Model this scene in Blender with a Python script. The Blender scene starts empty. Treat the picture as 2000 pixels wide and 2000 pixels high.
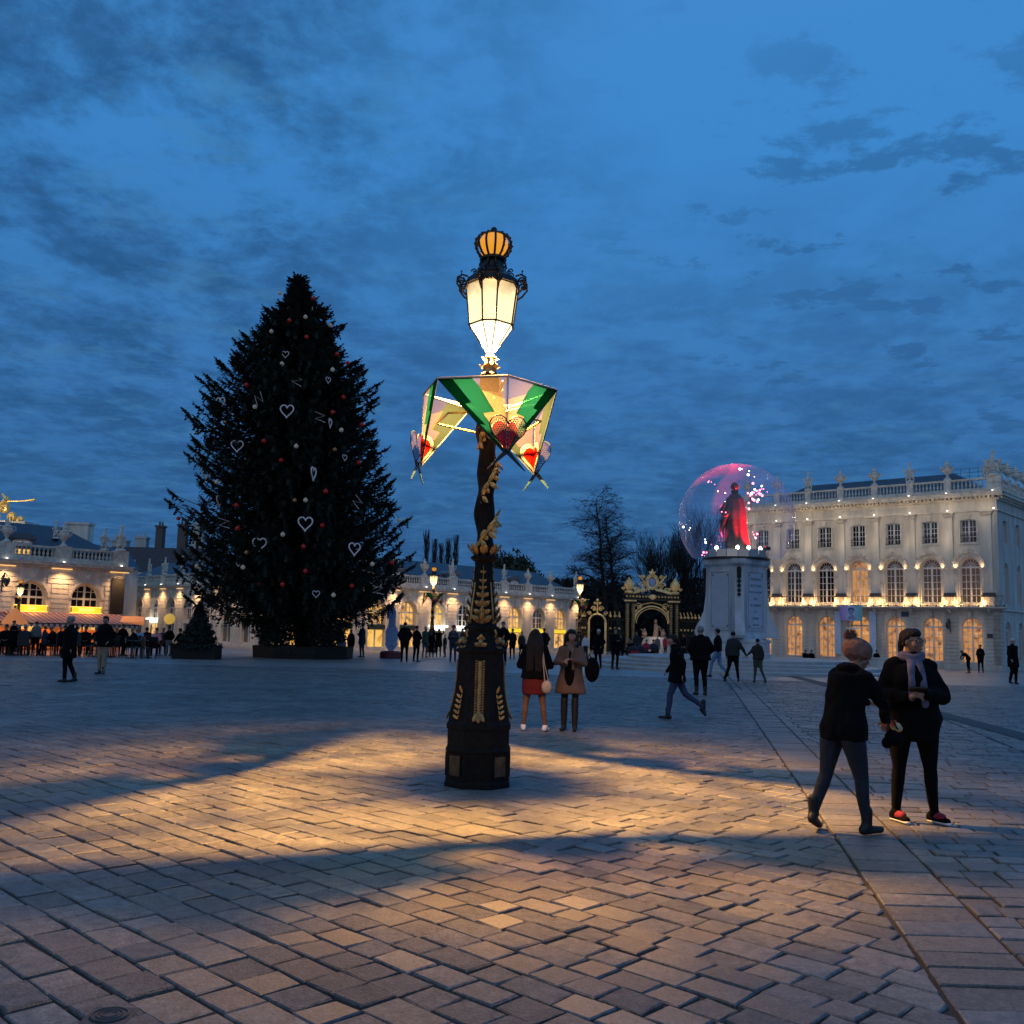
import bpy, bmesh, math, random
import numpy as np
from mathutils import Vector, Matrix, noise
random.seed(7)
SC = bpy.context.scene
C = SC.collection
PI = math.pi

# ------------------------------------------------------------------ camera
FPX, CAM_H, PITCH, ROLL = 1900.0, 1.58, math.atan(230 / 1900), 0.027
_cp, _sp, _cr, _sr = math.cos(PITCH), math.sin(PITCH), math.cos(ROLL), math.sin(ROLL)
_f = np.array([0, _cp, _sp]); _r0 = np.array([1.0, 0, 0]); _u0 = np.array([0, -_sp, _cp])
_r = _cr * _r0 + _sr * _u0
_u = _cr * _u0 - _sr * _r0
_C = np.array([0, 0, CAM_H])
def _ray(x, y): return _f + (x - 1000) / FPX * _r + (1000 - y) / FPX * _u
def ground_at(x, y, z=0.0):
    d = _ray(x, y); return _C + d * (z - CAM_H) / d[2]
def depth_at(x, y, Y):
    d = _ray(x, y); return _C + d * Y / d[1]
cam = bpy.data.cameras.new('camera'); camo = bpy.data.objects.new('camera', cam); C.objects.link(camo)
cam.sensor_width = 36; cam.lens = 36 * FPX / 2000; cam.clip_start = .05; cam.clip_end = 3000
M = Matrix.Identity(4)
for i in range(3):
    M[i][0], M[i][1], M[i][2], M[i][3] = _r[i], _u[i], -_f[i], _C[i]
camo.matrix_world = M
SC.camera = camo

# ------------------------------------------------------------------ world, sun, exposure
W = bpy.data.worlds.new('World'); SC.world = W; W.use_nodes = True
nt = W.node_tree; nt.nodes.clear()
def N(t, **k):
    n = nt.nodes.new(t)
    for a, b in k.items(): setattr(n, a, b)
    return n
def LK(a, b): nt.links.new(a, b)
def MATH(op, a, b=None, c=None, clamp=False):
    n = N('ShaderNodeMath', operation=op); n.use_clamp = clamp
    for i, v in enumerate((a, b, c)):
        if v is None: continue
        if isinstance(v, (int, float)): n.inputs[i].default_value = v
        else: LK(v, n.inputs[i])
    return n.outputs[0]
def RAMP(fac, stops, interp='EASE'):
    n = N('ShaderNodeValToRGB'); cr = n.color_ramp; cr.interpolation = interp
    while len(cr.elements) < len(stops): cr.elements.new(.5)
    for e, (p, c) in zip(cr.elements, stops):
        e.position = p; e.color = (c, c, c, 1) if isinstance(c, (int, float)) else (*c, 1)
    LK(fac, n.inputs[0]); return n.outputs[0]
def MIX(fac, a, b, mode='MIX'):
    n = N('ShaderNodeMixRGB', blend_type=mode)
    for i, v in enumerate((fac, a, b)):
        if isinstance(v, (int, float)): n.inputs[i].default_value = v
        elif isinstance(v, tuple): n.inputs[i].default_value = (*v, 1)
        else: LK(v, n.inputs[i])
    return n.outputs[0]
tc = N('ShaderNodeTexCoord'); sep = N('ShaderNodeSeparateXYZ'); LK(tc.outputs['Generated'], sep.inputs[0])
sx, sy, sz = sep.outputs
zz = MATH('MAXIMUM', sz, 0.0)
base = RAMP(zz, [(0, (.028, .095, .22)), (.10, (.032, .135, .34)), (.25, (.042, .185, .47)), (.45, (.046, .24, .60)), (1, (.07, .26, .60))], 'LINEAR')
den = MATH('ADD', zz, .10)
px_ = MATH('DIVIDE', sx, den); py_ = MATH('DIVIDE', sy, den)
cmb = N('ShaderNodeCombineXYZ'); LK(px_, cmb.inputs[0]); LK(py_, cmb.inputs[1])
def NOISE(vec, scale, detail=6, rough=.55, dist=0.0, loc=(0, 0, 0), sc=(1, 1, 1)):
    mp = N('ShaderNodeMapping'); mp.inputs['Location'].default_value = loc; mp.inputs['Scale'].default_value = sc
    LK(vec, mp.inputs[0]); n = N('ShaderNodeTexNoise'); LK(mp.outputs[0], n.inputs['Vector'])
    n.inputs['Scale'].default_value = scale; n.inputs['Detail'].default_value = detail
    n.inputs['Roughness'].default_value = rough; n.inputs['Distortion'].default_value = dist
    return n.outputs[0]
V_ = cmb.outputs[0]
big = NOISE(V_, 1.1, 5, .6, 0, (3.1, 1.2, 0)); med = NOISE(V_, 2.9, 14, .64, .2, (.4, 5.3, 0), (1, .85, 1)); fine = NOISE(V_, 11, 12, .66, .2, (2.2, 8.3, 0), (1, .9, 1)); puf = NOISE(V_, 5.2, 12, .62, .1, (7.4, 2.2, 0), (.8, 1.0, 1))
left = MATH('ADD', MATH('MULTIPLY_ADD', sx, -3.0, .34), MATH('MULTIPLY_ADD', big, 1.6, -.8), clamp=True)          # the overcast half of the evening sky
low = RAMP(zz, [(0, 1.0), (.14, .92), (.28, .60), (.46, 0.0)], 'LINEAR')
cover = MATH('MAXIMUM', left, low)
dens = MATH('MULTIPLY', cover, RAMP(MATH('MULTIPLY_ADD', fine, .35, MATH('MULTIPLY', med, .65)), [(.40, .12), (.60, 1.0)]))
right = MATH('MULTIPLY_ADD', sx, 3.0, .2, clamp=True)
pm0 = MATH('MULTIPLY', RAMP(zz, [(.10, 1), (.42, .85), (.62, .0)], 'LINEAR'), right)
small = MATH('MULTIPLY', RAMP(MATH('MULTIPLY_ADD', fine, .25, MATH('MULTIPLY', puf, .75)), [(.515, 0), (.59, .95)]), MATH('MAXIMUM', pm0, MATH('MULTIPLY', low, .8)))
cl = MATH('MAXIMUM', MATH('MULTIPLY', dens, .86), MATH('MULTIPLY', small, .70))
ccol = MIX(NOISE(V_, 4.0, 12, .7, .3, (1, 1, 0)), (.006, .045, .15), (.030, .125, .30))
skyc = MIX(cl, base, ccol)
glowm = RAMP(NOISE(V_, 5.0, 13, .70, .3, (9.3, 4.7, 0), (.8, 1.1, 1)), [(.50, 0), (.66, 1)])
skyc = MIX(MATH('MULTIPLY', MATH('MULTIPLY', glowm, cover), .42), skyc, (.055, .20, .40))
skyt = N('ShaderNodeTexSky'); skyt.sky_type = 'NISHITA'; skyt.sun_disc = False
skyt.sun_elevation = math.radians(.5); skyt.sun_rotation = math.radians(200)
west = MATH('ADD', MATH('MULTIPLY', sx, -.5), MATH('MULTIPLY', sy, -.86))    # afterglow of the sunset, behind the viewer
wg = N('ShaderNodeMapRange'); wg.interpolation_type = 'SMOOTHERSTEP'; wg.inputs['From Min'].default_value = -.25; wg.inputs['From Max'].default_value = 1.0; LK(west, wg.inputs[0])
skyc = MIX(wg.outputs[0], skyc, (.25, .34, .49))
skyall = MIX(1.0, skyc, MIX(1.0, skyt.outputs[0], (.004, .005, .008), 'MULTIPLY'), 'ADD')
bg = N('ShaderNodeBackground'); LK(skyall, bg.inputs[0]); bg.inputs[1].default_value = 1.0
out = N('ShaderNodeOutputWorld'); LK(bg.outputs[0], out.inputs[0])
sun = bpy.data.lights.new('sun', 'SUN'); sun.energy = .03; sun.angle = math.radians(30); sun.color = (.75, .85, 1)
so = bpy.data.objects.new('sun', sun); so.rotation_euler = (math.radians(80), 0, math.radians(-20)); C.objects.link(so)
SC.view_settings.view_transform = 'Standard'; SC.view_settings.look = 'None'
SC.view_settings.exposure = 0; SC.view_settings.gamma = 1; SC.view_settings.use_curve_mapping = False
SC.render.engine = 'CYCLES'
cy = SC.cycles
cy.use_denoising = True
try: cy.denoiser = 'OPENIMAGEDENOISE'
except Exception: pass
cy.max_bounces = 6; cy.diffuse_bounces = 3; cy.transparent_max_bounces = 12; cy.sample_clamp_indirect = 3
cy.caustics_reflective = False; cy.caustics_refractive = False

# ------------------------------------------------------------------ materials
MATS = {}
def mat(name, col, rough=.7, metal=0.0, var=0.0, scale=4.0, bump=0.0, bscale=20.0, col2=None, emit=None, es=1.0, rnd=0.0, spec=.5, streak=False):
    if name in MATS: return MATS[name]
    m = bpy.data.materials.new(name); m.use_nodes = True; t = m.node_tree; b = t.nodes['Principled BSDF']
    b.inputs['Base Color'].default_value = (*col, 1); b.inputs['Roughness'].default_value = rough
    b.inputs['Metallic'].default_value = metal; b.inputs['Specular IOR Level'].default_value = spec
    last = None
    if var or bump or col2:
        g = t.nodes.new('ShaderNodeTexCoord')
        mp = t.nodes.new('ShaderNodeMapping'); t.links.new(g.outputs['Object'], mp.inputs[0])
        if streak: mp.inputs['Scale'].default_value = (1, 1, .18)
    if var or col2:
        n = t.nodes.new('ShaderNodeTexNoise'); n.inputs['Scale'].default_value = scale; n.inputs['Detail'].default_value = 7
        n.inputs['Roughness'].default_value = .62
        t.links.new(mp.outputs[0], n.inputs['Vector'])
        r = t.nodes.new('ShaderNodeValToRGB'); r.color_ramp.elements[0].position = .32; r.color_ramp.elements[1].position = .68
        a = col2 or tuple(c * (1 - var) for c in col); z = col if col2 else tuple(min(1, c * (1 + var)) for c in col)
        r.color_ramp.elements[0].color = (*a, 1); r.color_ramp.elements[1].color = (*z, 1)
        t.links.new(n.outputs[0], r.inputs[0]); last = r.outputs[0]
        t.links.new(last, b.inputs['Base Color'])
    if rnd:
        oi = t.nodes.new('ShaderNodeObjectInfo'); mr = t.nodes.new('ShaderNodeMapRange')
        mr.inputs['To Min'].default_value = 1 - rnd; mr.inputs['To Max'].default_value = 1 + rnd
        t.links.new(oi.outputs['Random'], mr.inputs[0])
        mx = t.nodes.new('ShaderNodeVectorMath'); mx.operation = 'SCALE'
        if last: t.links.new(last, mx.inputs[0])
        else: mx.inputs[0].default_value = col
        t.links.new(mr.outputs[0], mx.inputs['Scale']); t.links.new(mx.outputs[0], b.inputs['Base Color'])
    if bump:
        n2 = t.nodes.new('ShaderNodeTexNoise'); n2.inputs['Scale'].default_value = bscale; n2.inputs['Detail'].default_value = 6
        t.links.new(mp.outputs[0], n2.inputs['Vector'])
        bp = t.nodes.new('ShaderNodeBump'); bp.inputs['Strength'].default_value = bump; bp.inputs['Distance'].default_value = .02
        t.links.new(n2.outputs[0], bp.inputs['Height']); t.links.new(bp.outputs[0], b.inputs['Normal'])
    if emit:
        b.inputs['Emission Color'].default_value = (*emit, 1); b.inputs['Emission Strength'].default_value = es
    MATS[name] = m
    return m

# ------------------------------------------------------------------ mesh builder
class MB:
    def __init__(s): s.v = []; s.f = []; s.m = []
    def add(s, vs, fs, mi=0):
        o = len(s.v); s.v.extend([tuple(map(float, p)) for p in vs]); s.f.extend([tuple(i + o for i in f) for f in fs]); s.m.extend([mi] * len(fs))
        return s
    def box(s, x0, x1, y0, y1, z0, z1, mi=0):
        return s.add([(x0, y0, z0), (x1, y0, z0), (x1, y1, z0), (x0, y1, z0), (x0, y0, z1), (x1, y0, z1), (x1, y1, z1), (x0, y1, z1)],
                     [(0, 3, 2, 1), (4, 5, 6, 7), (0, 1, 5, 4), (1, 2, 6, 5), (2, 3, 7, 6), (3, 0, 4, 7)], mi)
    def tube(s, pts, r, n=6, mi=0, cap=True):
        pts = [Vector(p) for p in pts]; k = len(pts)
        rs = r if isinstance(r, (list, tuple)) else [r] * k
        vs = []; ref = None
        for i, p in enumerate(pts):
            d = (pts[min(i + 1, k - 1)] - pts[max(i - 1, 0)])
            d = d.normalized() if d.length > 1e-9 else Vector((0, 0, 1))
            if ref is None: ref = d.orthogonal().normalized()
            ref = (ref - d * ref.dot(d)); ref = ref.normalized() if ref.length > 1e-6 else d.orthogonal().normalized()
            b = d.cross(ref)
            for j in range(n):
                a = 2 * PI * j / n
                vs.append(p + (ref * math.cos(a) + b * math.sin(a)) * rs[i])
        fs = [(i * n + j, i * n + (j + 1) % n, (i + 1) * n + (j + 1) % n, (i + 1) * n + j) for i in range(k - 1) for j in range(n)]
        if cap: fs += [tuple(range(n))[::-1], tuple((k - 1) * n + j for j in range(n))]
        return s.add(vs, fs, mi)
    def lathe(s, prof, n=16, c=(0, 0), rot=0.0, mi=0, cap=True, sx=1.0, sy=1.0):
        vs = []
        for r, z in prof:
            for j in range(n):
                a = rot + 2 * PI * j / n; vs.append((c[0] + r * sx * math.cos(a), c[1] + r * sy * math.sin(a), z))
        k = len(prof)
        fs = [(i * n + j, i * n + (j + 1) % n, (i + 1) * n + (j + 1) % n, (i + 1) * n + j) for i in range(k - 1) for j in range(n)]
        if cap: fs += [tuple(range(n))[::-1], tuple((k - 1) * n + j for j in range(n))]
        return s.add(vs, fs, mi)
    def ell(s, c, r, nu=8, nv=6, R=None, mi=0):
        rx, ry, rz = r if isinstance(r, (list, tuple)) else (r, r, r)
        vs = [(0, 0, -rz)]
        for i in range(1, nv):
            t = -PI / 2 + PI * i / nv
            for j in range(nu):
                a = 2 * PI * j / nu; vs.append((rx * math.cos(t) * math.cos(a), ry * math.cos(t) * math.sin(a), rz * math.sin(t)))
        vs.append((0, 0, rz)); e = len(vs) - 1
        fs = [(0, 1 + (j + 1) % nu, 1 + j) for j in range(nu)]
        for i in range(nv - 2):
            for j in range(nu):
                a = 1 + i * nu; fs.append((a + j, a + (j + 1) % nu, a + nu + (j + 1) % nu, a + nu + j))
        a = 1 + (nv - 2) * nu
        fs += [(a + j, a + (j + 1) % nu, e) for j in range(nu)]
        if R is not None: vs = [R @ Vector(p) for p in vs]
        return s.add([(p[0] + c[0], p[1] + c[1], p[2] + c[2]) for p in vs], fs, mi)
    def prism(s, poly, y0, y1, mi=0, F=None):
        """poly in (x,z), extruded along y"""
        n = len(poly); vs = [(x, y0, z) for x, z in poly] + [(x, y1, z) for x, z in poly]
        fs = [tuple(range(n)), tuple(range(2 * n - 1, n - 1, -1))] + [(i, i + n, (i + 1) % n + n, (i + 1) % n) for i in range(n)]
        if F: vs = [F(p) for p in vs]
        return s.add(vs, fs, mi)
    def quad(s, a, b, c, d, mi=0): return s.add([a, b, c, d], [(0, 1, 2, 3)], mi)
    def xf(s, T, start=0):
        s.v[start:] = [tuple(T @ Vector(p)) for p in s.v[start:]]; return s
    def mesh(s, name):
        me = bpy.data.meshes.new(name); me.from_pydata(s.v, [], s.f)
        if any(s.m): me.polygons.foreach_set('material_index', s.m)
        return me
    def build(s, name, ms, parent=None, smooth=False, fix=True):
        me = s.mesh(name)
        if fix:
            b = bmesh.new(); b.from_mesh(me); bmesh.ops.recalc_face_normals(b, faces=b.faces); b.to_mesh(me); b.free()
        for m in (ms if isinstance(ms, (list, tuple)) else [ms]): me.materials.append(m)
        if smooth: me.polygons.foreach_set('use_smooth', [True] * len(me.polygons))
        return link(name, me, parent)
def link(name, data, parent=None, loc=None, rz=0.0, scale=None):
    o = bpy.data.objects.new(name, data); C.objects.link(o)
    if parent: o.parent = parent
    if loc is not None: o.location = loc
    if rz: o.rotation_euler = (0, 0, rz)
    if scale is not None: o.scale = scale
    return o
def tag(o, label=None, cat=None, group=None, kind=None):
    if label: o['label'] = label
    if cat: o['category'] = cat
    if group: o['group'] = group
    if kind: o['kind'] = kind
    return o
def thing(name, label, cat, loc=(0, 0, 0), rz=0.0, group=None, scale=None):
    return tag(link(name, None, None, tuple(loc), rz, scale), label, cat, group)
def copy_tree(o, parent=None):
    c = o.copy(); C.objects.link(c)
    if parent: c.parent = parent
    for ch in o.children: copy_tree(ch, c)
    return c
def light(name, kind, loc, power, col, size=.05, parent=None, target=None, spot=None, blend=.6):
    l = bpy.data.lights.new(name, kind); l.energy = power; l.color = col
    if kind == 'POINT': l.shadow_soft_size = size
    if kind == 'SPOT': l.shadow_soft_size = size; l.spot_size = spot; l.spot_blend = blend
    if kind == 'AREA': l.size = size
    o = bpy.data.objects.new(name, l); C.objects.link(o); o.location = loc
    if parent: o.parent = parent
    if target is not None: o.rotation_euler = (Vector(target) - Vector(loc)).to_track_quat('-Z', 'Y').to_euler()
    return o
def text(name, s, size, m, parent, loc, rot, extrude=.004, sp=1.0, align='CENTER'):
    cu = bpy.data.curves.new(name, 'FONT'); cu.body = s; cu.size = size; cu.extrude = extrude; cu.align_x = align; cu.align_y = 'CENTER'
    cu.space_character = sp; cu.materials.append(m); cu.resolution_u = 2
    o = bpy.data.objects.new(name, cu); C.objects.link(o); me = bpy.data.meshes.new_from_object(o.evaluated_get(bpy.context.evaluated_depsgraph_get()))
    bpy.data.objects.remove(o); o = link(name, me, parent, loc); o.rotation_euler = rot
    return o
ORD = 'highest second third fourth fifth sixth seventh eighth ninth tenth eleventh twelfth thirteenth fourteenth fifteenth sixteenth seventeenth eighteenth nineteenth twentieth twenty-first twenty-second twenty-third twenty-fourth twenty-fifth'.split()
def heart(n=28, w=1.0, h=1.0):
    """closed outline, lobes up, centred, about w wide and h high"""
    p = []
    for i in range(n):
        t = 2 * PI * i / n
        x = 16 * math.sin(t) ** 3; z = 13 * math.cos(t) - 5 * math.cos(2 * t) - 2 * math.cos(3 * t) - math.cos(4 * t)
        p.append((x / 32 * w, (z + 2.5) / 29 * h))
    return p
stone_far = mat('pale_limestone', (.62, .57, .48), .85, var=.28, scale=1.6, bump=.3, bscale=9, streak=True)
stone_trim = mat('limestone_trim', (.62, .57, .49), .8, var=.28, scale=3.5, bump=.3, bscale=14)
stone_grey = mat('weathered_limestone', (.50, .475, .43), .85, var=.25, scale=2.0, streak=True)
slate = mat('slate_roof', (.045, .055, .075), .5, var=.3, scale=3)
iron = mat('black_iron', (.012, .012, .013), .38, .3, spec=.5)
gold = mat('gilding', (.60, .38, .13), .42, .75, var=.35, scale=14, bump=.3, bscale=40)
goldold = mat('old_gilding', (.42, .26, .10), .45, .7, var=.45, scale=10, bump=.3, bscale=30)
white_paint = mat('white_window_paint', (.62, .62, .62), .6)
glass_dark = mat('dark_window_glass', (.012, .014, .02), .08, spec=.8)

# ------------------------------------------------------------------ ground and paving
ROW = math.radians(-44)            # direction of the long paving joints on the left of the lane
LANE = math.radians(79.2)          # direction in which the lane of paired joints runs away
LP = Vector((3.443, 12.124)); LD = Vector((math.cos(LANE), math.sin(LANE))); LN = Vector((LD.y, -LD.x))   # left edge of the lane, its direction and right normal
LW = .50
def paving_material():
    m = bpy.data.materials.new('paving_limestone'); m.use_nodes = True; t = m.node_tree; b = t.nodes['Principled BSDF']
    L = t.links.new; g = t.nodes.new('ShaderNodeNewGeometry'); at = t.nodes.new('ShaderNodeAttribute'); at.attribute_name = 'tone'
    oi = t.nodes.new('ShaderNodeObjectInfo')
    n1 = t.nodes.new('ShaderNodeTexNoise'); n1.inputs['Scale'].default_value = 16; n1.inputs['Detail'].default_value = 8; L(g.outputs['Position'], n1.inputs['Vector'])
    n2 = t.nodes.new('ShaderNodeTexNoise'); n2.inputs['Scale'].default_value = 55; n2.inputs['Detail'].default_value = 5; n2.inputs['Roughness'].default_value = .7; L(g.outputs['Position'], n2.inputs['Vector'])
    n3 = t.nodes.new('ShaderNodeTexNoise'); n3.inputs['Scale'].default_value = .7; n3.inputs['Detail'].default_value = 5; L(g.outputs['Position'], n3.inputs['Vector'])
    add = t.nodes.new('ShaderNodeMath'); add.operation = 'ADD'; L(oi.outputs['Random'], add.inputs[0]); L(at.outputs['Fac'], add.inputs[1])
    fr = t.nodes.new('ShaderNodeMath'); fr.operation = 'FRACT'; L(add.outputs[0], fr.inputs[0])
    r = t.nodes.new('ShaderNodeValToRGB'); cr = r.color_ramp
    cols = [(0, (.125, .128, .130)), (.3, (.19, .185, .172)), (.55, (.16, .163, .165)), (.8, (.235, .230, .215)), (1, (.18, .168, .158))]
    while len(cr.elements) < len(cols): cr.elements.new(.5)
    for e, (p, c) in zip(cr.elements, cols): e.position = p; e.color = (*c, 1)
    L(fr.outputs[0], r.inputs[0])
    def mul(a, fac_sock, lo, hi):
        mr = t.nodes.new('ShaderNodeMapRange'); mr.inputs['From Min'].default_value = .3; mr.inputs['From Max'].default_value = .7
        mr.inputs['To Min'].default_value = lo; mr.inputs['To Max'].default_value = hi; L(fac_sock, mr.inputs[0])
        v = t.nodes.new('ShaderNodeVectorMath'); v.operation = 'SCALE'; L(a, v.inputs[0]); L(mr.outputs[0], v.inputs['Scale']); return v.outputs[0]
    c = mul(r.outputs[0], n1.outputs[0], .62, 1.25); c = mul(c, n2.outputs[0], .52, 1.28); c = mul(c, n3.outputs[0], .66, 1.18)
    L(c, b.inputs['Base Color'])
    rr = t.nodes.new('ShaderNodeMapRange'); rr.inputs['To Min'].default_value = .30; rr.inputs['To Max'].default_value = .60; L(n1.outputs[0], rr.inputs[0]); L(rr.outputs[0], b.inputs['Roughness'])
    # some stones are worn smooth, others pitted
    rough_amt = t.nodes.new('ShaderNodeMapRange'); rough_amt.inputs['To Min'].default_value = .25; rough_amt.inputs['To Max'].default_value = 1.0
    f2 = t.nodes.new('ShaderNodeMath'); f2.operation = 'MULTIPLY'; f2.inputs[1].default_value = 7.31; L(fr.outputs[0], f2.inputs[0])
    f3 = t.nodes.new('ShaderNodeMath'); f3.operation = 'FRACT'; L(f2.outputs[0], f3.inputs[0]); L(f3.outputs[0], rough_amt.inputs[0])
    bp = t.nodes.new('ShaderNodeBump'); bp.inputs['Distance'].default_value = .02; L(n2.outputs[0], bp.inputs['Height']); L(rough_amt.outputs[0], bp.inputs['Strength'])
    L(bp.outputs[0], b.inputs['Normal'])
    return m
pav = paving_material()
joint = mat('joint_grit', (.035, .032, .030), .9, var=.3, scale=30, bump=.6, bscale=60)

gb = MB().add([(-600, -40, -.016), (600, -40, -.016), (600, 900, -.016), (-600, 900, -.016)], [(0, 1, 2, 3)])
ground = gb.build('ground', joint); tag(ground, kind='structure')
YF = 36.0                     # stones are laid one by one up to here; the far plaza is a sheet with the same bond
def far_material():
    m = bpy.data.materials.new('far_paving'); m.use_nodes = True; t = m.node_tree; b = t.nodes['Principled BSDF']; L = t.links.new
    g = t.nodes.new('ShaderNodeNewGeometry'); mp = t.nodes.new('ShaderNodeMapping'); mp.vector_type = 'POINT'
    mp.inputs['Rotation'].default_value = (0, 0, -ROW); L(g.outputs['Position'], mp.inputs[0])
    br = t.nodes.new('ShaderNodeTexBrick'); br.inputs['Scale'].default_value = 1; br.inputs['Brick Width'].default_value = .26; br.inputs['Row Height'].default_value = .215
    br.inputs['Mortar Size'].default_value = .012; br.inputs['Color1'].default_value = (.22, .225, .235, 1); br.inputs['Color2'].default_value = (.30, .30, .30, 1); br.inputs['Mortar'].default_value = (.08, .075, .07, 1)
    L(mp.outputs[0], br.inputs['Vector'])
    n3 = t.nodes.new('ShaderNodeTexNoise'); n3.inputs['Scale'].default_value = .25; n3.inputs['Detail'].default_value = 8; L(g.outputs['Position'], n3.inputs['Vector'])
    mr = t.nodes.new('ShaderNodeMapRange'); mr.inputs['From Min'].default_value = .3; mr.inputs['From Max'].default_value = .7; mr.inputs['To Min'].default_value = .78; mr.inputs['To Max'].default_value = 1.2; L(n3.outputs[0], mr.inputs[0])
    v = t.nodes.new('ShaderNodeVectorMath'); v.operation = 'SCALE'; L(br.outputs['Color'], v.inputs[0]); L(mr.outputs[0], v.inputs['Scale']); L(v.outputs[0], b.inputs['Base Color'])
    b.inputs['Roughness'].default_value = .40
    n4 = t.nodes.new('ShaderNodeTexNoise'); n4.inputs['Scale'].default_value = 5; n4.inputs['Detail'].default_value = 4; L(g.outputs['Position'], n4.inputs['Vector'])
    bp = t.nodes.new('ShaderNodeBump'); bp.inputs['Strength'].default_value = .9; bp.inputs['Distance'].default_value = .05; L(n4.outputs[0], bp.inputs['Height']); L(bp.outputs[0], b.inputs['Normal'])
    return m
farm = far_material()
pv = MB().add([(-400, YF, 0), (400, YF, 0), (400, 400, 0), (-400, 400, 0)], [(0, 1, 2, 3)]).build('pavement', farm); tag(pv, kind='structure')

def inwedge(x, y, mg=.5):
    return 3.4 < y < YF and abs(x) < y * .56 + mg
stones = []                   # (corners, dist)
rnd = random.Random(3)
def add_stone(quad):
    cx = sum(p[0] for p in quad) / 4; cy_ = sum(p[1] for p in quad) / 4
    if inwedge(cx, cy_): stones.append((quad, cx, cy_))
# region left of the lane: rows along ROW
rd = Vector((math.cos(ROW), math.sin(ROW))); rn = Vector((-rd.y, rd.x))
def side(p): return (p - LP).dot(LN)
tband = -34.0; row_i = 0
JG = .015
while tband < 52:
    wdt = rnd.uniform(.185, .235); s = -40 + rnd.uniform(0, .4)
    while s < 46:
        ln = rnd.choice((.20, .23, .25, .27, .30, .33)) * rnd.uniform(.96, 1.04)
        c = rd * (s + ln / 2) + rn * (tband + wdt / 2)
        if inwedge(c.x, c.y) and side(c) < .25:
            j = lambda: rnd.uniform(-.009, .009)
            q = [rd * (s + JG / 2 + j()) + rn * (tband + JG / 2 + j()), rd * (s + ln - JG / 2 + j()) + rn * (tband + JG / 2 + j()),
                 rd * (s + ln - JG / 2 + j()) + rn * (tband + wdt - JG / 2 + j()), rd * (s + JG / 2 + j()) + rn * (tband + wdt - JG / 2 + j())]
            # clip against the lane edge
            sd = [side(p) + .02 for p in q]
            if max(sd) > 0:
                if min(sd) < -.05:
                    out_ = []
                    for a in range(4):
                        p, n_, da, db = q[a], q[(a + 1) % 4], sd[a], sd[(a + 1) % 4]
                        if da <= 0: out_.append(p)
                        if (da <= 0) != (db <= 0): out_.append(p.lerp(n_, da / (da - db)))
                    q = out_
                else: q = None
            if q and len(q) >= 3: stones.append(([tuple(p) for p in q], c.x, c.y))
        s += ln
    tband += wdt
# the lane itself: one stone wide; and the field right of it, rows across
cd = Vector((math.cos(math.radians(-1.5)), math.sin(math.radians(-1.5))))
k = -12.0
while k < 28:
    h = rnd.uniform(.24, .33)
    a0 = LP + LD * k; a1 = LP + LD * (k + h - JG)
    w_ = LW
    q = [a0 + LN * .010, a0 + cd * (w_ - .012) / cd.dot(LN), a1 + cd * (w_ - .012) / cd.dot(LN), a1 + LN * .010]
    c = (q[0] + q[2]) / 2
    if inwedge(c.x, c.y): stones.append(([tuple(p) for p in q], c.x, c.y))
    k += h
k = -12.0
while k < 28:
    h = rnd.uniform(.20, .26); x = .012
    first = True
    while x < 15:
        ln = rnd.choice((.24, .28, .31, .34, .38)) * (rnd.uniform(.5, 1) if first else 1); first = False
        a = LP + LD * k + LN * LW + cd * x
        q = [a, a + cd * (ln - JG * 1.2), a + cd * (ln - JG * 1.2) + LD * (h - JG), a + LD * (h - JG)]
        q = [p + Vector((rnd.uniform(-.006, .006), rnd.uniform(-.006, .006))) for p in q]
        c = (q[0] + q[2]) / 2
        if inwedge(c.x, c.y): stones.append(([tuple(p) for p in q], c.x, c.y))
        x += ln
    k += h
stones.sort(key=lambda s: s[2] ** 2 * 1.0 + s[1] ** 2)
def stone_verts(q, cx, cy_, top, bev=.006):
    n = len(q); jag = rnd.uniform
    o = [(x - cx, y - cy_, -.05) for x, y in q]
    m_ = [(x - cx, y - cy_, top - bev) for x, y in q]
    t_ = []
    for x, y in q:
        d = Vector((cx - x, cy_ - y)); l = max(d.length, .01); d = d / l * min(bev * 1.6, l * .3)
        t_.append((x - cx + d.x, y - cy_ + d.y, top + jag(-.003, .003)))
    vs = o + m_ + t_; fs = [tuple(range(2 * n, 3 * n))]
    for i in range(n):
        j = (i + 1) % n; fs += [(i, j, n + j, n + i), (n + i, n + j, 2 * n + j, 2 * n + i)]
    return vs, fs
def set_tone(me, vals):
    a = me.attributes.new('tone', 'FLOAT', 'POINT'); a.data.foreach_set('value', vals)
gpave = MB(); tones = []
for i, (q, cx, cy_) in enumerate(stones):
    ar = 0
    for a in range(len(q)): ar += q[a][0] * q[(a + 1) % len(q)][1] - q[(a + 1) % len(q)][0] * q[a][1]
    if ar < 0: q = q[::-1]
    vs, fs = stone_verts(q, cx, cy_, rnd.gauss(0, .0032))
    if i < 300 and len(q) == 4 or (i < 300):
        mb = MB().add(vs, fs); me = mb.mesh('paving_stone'); me.materials.append(pav); set_tone(me, [0.0] * len(vs))
        link('paving_stone', me, ground, (cx, cy_, 0))
    else:
        gpave.add([(x + cx, y + cy_, z) for x, y, z in vs], fs); tones += [rnd.random()] * len(vs)
me = gpave.mesh('paving_stones_beyond'); me.materials.append(pav); set_tone(me, tones)
tag(link('paving_stones', me, ground), kind='stuff')
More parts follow.
